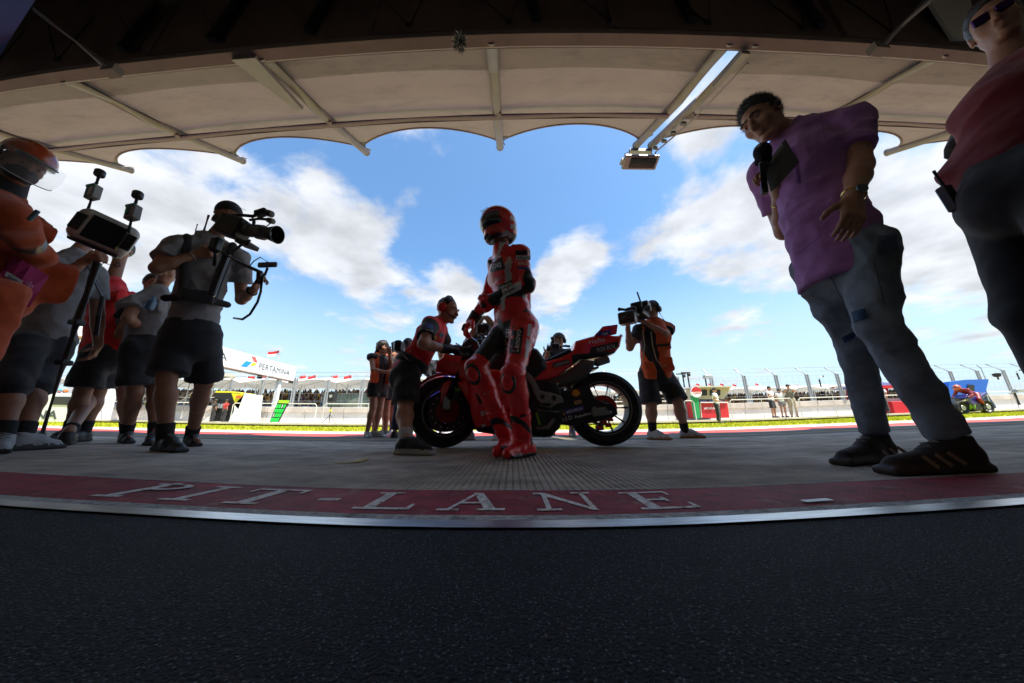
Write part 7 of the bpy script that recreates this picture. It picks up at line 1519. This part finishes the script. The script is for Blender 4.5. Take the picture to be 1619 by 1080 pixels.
MB().box(w(879, 549), (.06, .05, .045), bev=.01).build('camera_body', M_plk, K); MB().box(w(869, 553), (.03, .03, .03), bev=.006).build('motor', M_plk, K); MB().tube([w(872, 553), w(873, 541), w(880, 537), w(884, 541), w(884, 550)], .012, 6).build('gimbal_arm', M_plk, K); MB().tube([w(872, 556), w(871, 563)], .012, 6).build('handle', M_plk, K); MB().tube([w(885, 549), w(895, 547), w(903, 548)], .018, 6).build('crossbar', M_plk, K); MB().lathe(w(875, 537), [(.02, 0), (.03, .02), (.02, .04)], (0, 0, 1), 10).build('receiver', M_plk, K)
# ---------------------------------------------------------------- red polo at the right edge
def edge_man():
    s = 1.08
    J = dict(hpa=A(1.99, .72, 1.05), hpb=A(2.11, .92, 1.05), fwd=unit(A(-.88, -.4, 0)), look=unit(A(-.8, -.35, -.1)), hup=A(.05, 0, 1.), nk=A(2.28, .76, 1.67), hd=A(2.30, .72, 1.93), sha=A(2.25, .58, 1.60), shb=A(2.36, .94, 1.60), ela=A(2.10, .53, 1.36), wra=A(2.24, .66, 1.47), elb=A(2.20, .98, 1.34), wrb=A(2.20, .78, 1.42),
             kna=A(1.91, .72, .56), knb=A(2.04, .94, .56), ana=A(1.95, .72, .085), anb=A(2.08, .94, .085), toa=A(1.79, .64, .03), tob=A(1.92, .86, .03))
    J = mkJ(**J); P = person('big man in red polo and black trousers standing at the right edge with folded arms', (2.01, .83, 0))
    mk_body(J, P, SKIN['brown'], .010, s, tw=.95, lg=-.012)
    mk_tee(J, P, None, .010, s, .98, .62, hem=.0, g=.016, belly=.02, fold=(.007, 14.), seed=111, mats=[M_red2, M_tblk], slm=1, slw=.02, bf=1.1)
    mk_legs(J, P, cloth('near black trousers', (.007, .007, .009)), .012, s, 1.95, g=.016, flare=.02, seed=112, name='trousers', tw=.98, kr=.07, bf=1.05, top=.10)
    for q in 'ab': mk_shoe(J, q, P, [M_shoeb, M_solek], .012)
    mk_hair(J, P, M_hair, .009, s); c = J['hd']; r, f, u = frame3(J['look'], J['hup']); g_ = MB(); [g_.box(c + f * .105 + r * q * .036 + u * .008, (.028, .006, .022), np.stack((r, f, u), 1), bev=.005) for q in (-1, 1)]; g_.build('sunglasses', mat('purple mirror lens', (.03, .01, .07), .06, .9), P)
    M_blk2 = None; K = thing('hand_radio', 'black two-way radio with stub antenna on the belt of the big man', 'radio', A(1.915, .935, 1.03)); a = A(1.915, .935, 1.09); MB().box(a, (.022, .018, .062), np.array(Matrix.Rotation(-.12, 3, 'Y')), bev=.005).build('radio_body', M_plk, K); MB().tube([a + A(0, 0, .06), a + A(-.01, 0, .15)], [.008, .006], 8).build('antenna', M_plk, K)
edge_man()
# ---------------------------------------------------------------- people on the far platform
def far(px, yf, D, yaw, label, top, bottom, blen=.9, h=1.72, cap=None, skin='tan', z=.17, **k):
    J = standing(px, 0, yf, D, yaw, h, **k)
    for n_ in J:
        if n_ not in ('look', 'fwd', 'hup'): J[n_] = J[n_] + A(0, 0, z)
    J2 = mkJ(**J); P = person(label, A(J2['ana'][0], D, z)); mk_body(J2, P, SKIN[skin], .026, h / 1.8, face=False, hands=(0, 0)); mk_tee(J2, P, top, .024, h / 1.8, 1.05, .5, g=.025, seed=3); mk_legs(J2, P, bottom, .024, h / 1.8, blen, g=.02, name='shorts' if blen < 1.2 else 'trousers')
    for q in 'ab':
        S = SDF(J2['to' + q] - .25, J2['to' + q] + .25, .025); S.cone(J2['an' + q] - A(0, 0, .03), J2['to' + q], .055, .045); S.mesh('shoe', M_shoeb, P)
    S = SDF(J2['hd'] - .2, J2['hd'] + .25, .022); S.ell(J2['hd'] + A(0, .015, .045), A(.095, .115, .10)); S.cut(J2['hd'] + A(0, 0, .01), A(0, -.3, -1.)); S.mesh('hair' if cap is None else 'cap', cap or M_hair, P)
c_w = cloth('white red team shirt', (.7, .68, .68), var=.1); c_o = cloth('bright orange overall', (.75, .16, .02)); c_lb = cloth('light blue top', (.12, .4, .6)); c_g = cloth('grey brown shirt', (.17, .15, .12)); c_kh = cloth('beige trousers', (.42, .34, .24)); c_rd = cloth('red team top', (.6, .02, .025)); c_w2 = cloth('white tee', (.75, .74, .72))
far(1224, 657, 16.0, .3, 'man in white and red shirt at the rail, leftmost of the standing trio', c_w, M_blk, ela=(.25, .1, 1.2), wra=(.12, .3, 1.15))
far(1240, 657, 16.1, -.2, 'woman in white tee and grey shorts, middle of the trio at the rail', c_w2, cloth('grey shorts', (.18, .17, .17)), .5, 1.58)
far(1256, 656, 15.9, -.7, 'man in brown shirt and beige trousers filming, right of the trio at the rail', c_g, c_kh, 1.9, 1.8, ela=(.25, .15, 1.3), wra=(.05, .3, 1.5), elb=(-.25, .15, 1.3), wrb=(-.05, .3, 1.5))
far(1137, 672, 13.6, .8, 'man in white and red shirt and black trousers standing on the grass verge', c_w, M_blk, 1.9, 1.62, z=0, cap=M_blk, wra=(.25, .3, 1.05))
far(1362, 650, 16.4, 1.2, 'person with bare arms raised before the red tent', cloth('olive camouflage shorts', (.14, .13, .08)), cloth('olive camouflage shorts', (.14, .13, .08)), .9, 1.7, ela=(.3, .1, 1.3), wra=(.1, .25, 1.4))
far(1389, 651, 16.8, 2.8, 'person in black clothes leaning into the red tent counter', M_blk, M_blk, 1.9, 1.7)
far(1403, 651, 16.9, 2.6, 'person in white shirt and black trousers at the red tent counter', c_w2, M_blk, 1.9, 1.72)
far(86, 664, 14.2, 1.3, 'marshal in orange and light blue standing beside the white billboard', c_lb, M_blk, 1.9, 1.68, cap=c_o, z=0, wra=(.2, .35, 1.1))
far(79, 660, 15.2, 1.0, 'marshal in orange with pale blue cap behind the light blue one', c_o, c_o, 1.9, 1.72, cap=c_lb, z=.1)
far(122, 668, 13.2, -1.2, 'crouching marshal in orange overall with purple tabard by the timing kiosk', cloth('purple tabard', (.3, .08, .45)), c_o, 1.9, 1.5, z=0, kna=(.2, .15, .5), ana=(.35, -.05, .085), anb=(-.3, -.1, .085))
for i, (px, yf, tp, lb) in enumerate([(352, 664, c_rd, 'crew member in red seated inside the black and yellow pit stand'), (334, 664, M_blk, 'crew member in black inside the black and yellow pit stand')]): far(px, yf, 15.75, 2.9, lb, tp, M_blk, 1.9, 1.15, z=.2)
# ---------------------------------------------------------------- racer riding past at the right
def passing():
    D = 13.0; x0 = W(1545, 658, D)[0]; P = thing('passing_motorcycle', 'blue and black racing motorcycle with its rider speeding past beyond the tall man', 'motorcycle', (x0, D, 0)); M_bb = mat('bike blue', (.018, .014, .14), .3, coat=.5); M_t = MATS['tyre rubber']
    q = lambda px, py: W(px, py, D); rw = q(1560, 648); rw[2] = .33; fw_ = rw - A(1.42, 0, 0); fw_[2] = .32
    for c, R_ in ((rw, .33), (fw_, .32)):
        w_ = MB().lathe(c, [(R_ * .72, -.08), (R_ * .9, -.1), (R_, 0), (R_ * .9, .1), (R_ * .72, .08)], (0, 1, 0), 28, closed=True).build('wheel', M_t, P, smooth=True); MB().lathe(c, [(R_ * .74, -.07), (R_ * .6, 0), (R_ * .74, .07)], (0, 1, 0), 24, closed=True).build('rim', M_b_, w_); 
        for k in range(6): t = k * 1.047; MB().tube([c, c + A(math.cos(t), 0, math.sin(t)) * R_ * .7], .018, 5).build('spoke', M_b_, w_)
        MB().lathe(c - A(0, .09, 0), [(.13, 0), (.12, .012)], (0, -1, 0), 14).build('disc', M_gal, w_)
    m = mid(rw, fw_); S = SDF(m - A(1., .4, .35), m + A(1., .4, 1.), .02)
    S.poly([(m[0] - .62, .78), (m[0] - .45, .95), (m[0] - .15, .9), (m[0] + .1, .82), (m[0] + .2, .5), (m[0] + .1, .15), (m[0] - .35, .12), (m[0] - .45, .45)], D, .24, .06, .03); S.poly([(m[0] - .2, .85), (m[0] + .15, .95), (m[0] + .4, .85), (m[0] + .75, .98), (m[0] + .95, 1.02), (m[0] + .85, .88), (m[0] + .5, .72), (m[0] + .1, .65)], D, .14, .04, .03)
    def c_(V, vm): return np.where(V[:, 2] < .46, 1, 0)
    fr_ = S.mesh('fairing', [M_bb, M_b_], P, mi_fn=c_); MB().box(mid(m, rw) + A(.1, 0, .02), (.3, .08, .05), np.array(Matrix.Rotation(.1, 3, 'Y'))).build('swingarm', M_b_, P)
    bv = bvh_of([fr_]); px_text('M', (1534, 648), (1543, 647), 8, bv, D, mat('print lime', (.2, .5, .03), .5), fr_); px_panel((1519, 637), (1533, 633), 3, bv, D, c_w2, fr_, 'print_panel')
    o = m; J = dict(fwd=unit(A(-.6, 0, -.6)), look=unit(A(-1, -.1, -.1)), hup=A(.3, 0, 1.), hd=o + A(-.52, 0, .95), nk=o + A(-.36, 0, .86), hpa=o + A(.28, -.12, .62), hpb=o + A(.28, .12, .62), sha=o + A(-.28, -.2, .82), shb=o + A(-.28, .2, .82), ela=o + A(-.34, -.32, .56), elb=o + A(-.34, .32, .56), wra=o + A(-.52, -.26, .46), wrb=o + A(-.52, .26, .46), kna=o + A(-.06, -.32, .36), knb=o + A(-.06, .32, .36), ana=o + A(.26, -.24, .08), anb=o + A(.26, .24, .08), toa=o + A(.12, -.26, .02), tob=o + A(.12, .26, .02)); J = mkJ(**J)
    Pr = person('crouched rider in red leathers on the passing blue bike', J['ana']); S = SDF(*bounds(J), .02); torso(S, J, .02, 0, .95, 1.0); limbs(S, J, .95, 0, g=.015); S.mesh('body', mat('dark red leather', (.22, .01, .02), .5), Pr)
    for k_ in 'ab':
        S = SDF(J['to' + k_] - .25, J['to' + k_] + .3, .02); S.cone(J['an' + k_], J['to' + k_], .055, .04); S.cone(J['an' + k_], J['an' + k_] + unit(J['kn' + k_] - J['an' + k_]) * .15, .055, .06); S.mesh('boot', M_leab, Pr)
        S = SDF(J['wr' + k_] - .15, J['wr' + k_] + .15, .018); S.ell(J['wr' + k_], A(.05, .05, .05)); S.mesh('glove', M_leab, Pr)
    S = SDF(J['hd'] - .22, J['hd'] + .22, .016); S.ell(J['hd'] + A(0, 0, .02), A(.15, .12, .135)); S.ell(J['hd'] + A(-.1, 0, -.06), A(.09, .09, .06)); h = S.mesh('helmet', mat('helmet orange red', (.6, .1, .03), .3, coat=.5), Pr); S = SDF(J['hd'] - .22, J['hd'] + .22, .016); S.ell(J['hd'] + A(-.03, 0, .03), A(.13, .123, .05)); S.cut(J['hd'] + A(-.03, 0, 0), A(1., 0, 0)); S.mesh('visor', M_plk, h)
M_b_ = mat('bike carbon', (.014, .014, .016), .35)
passing()
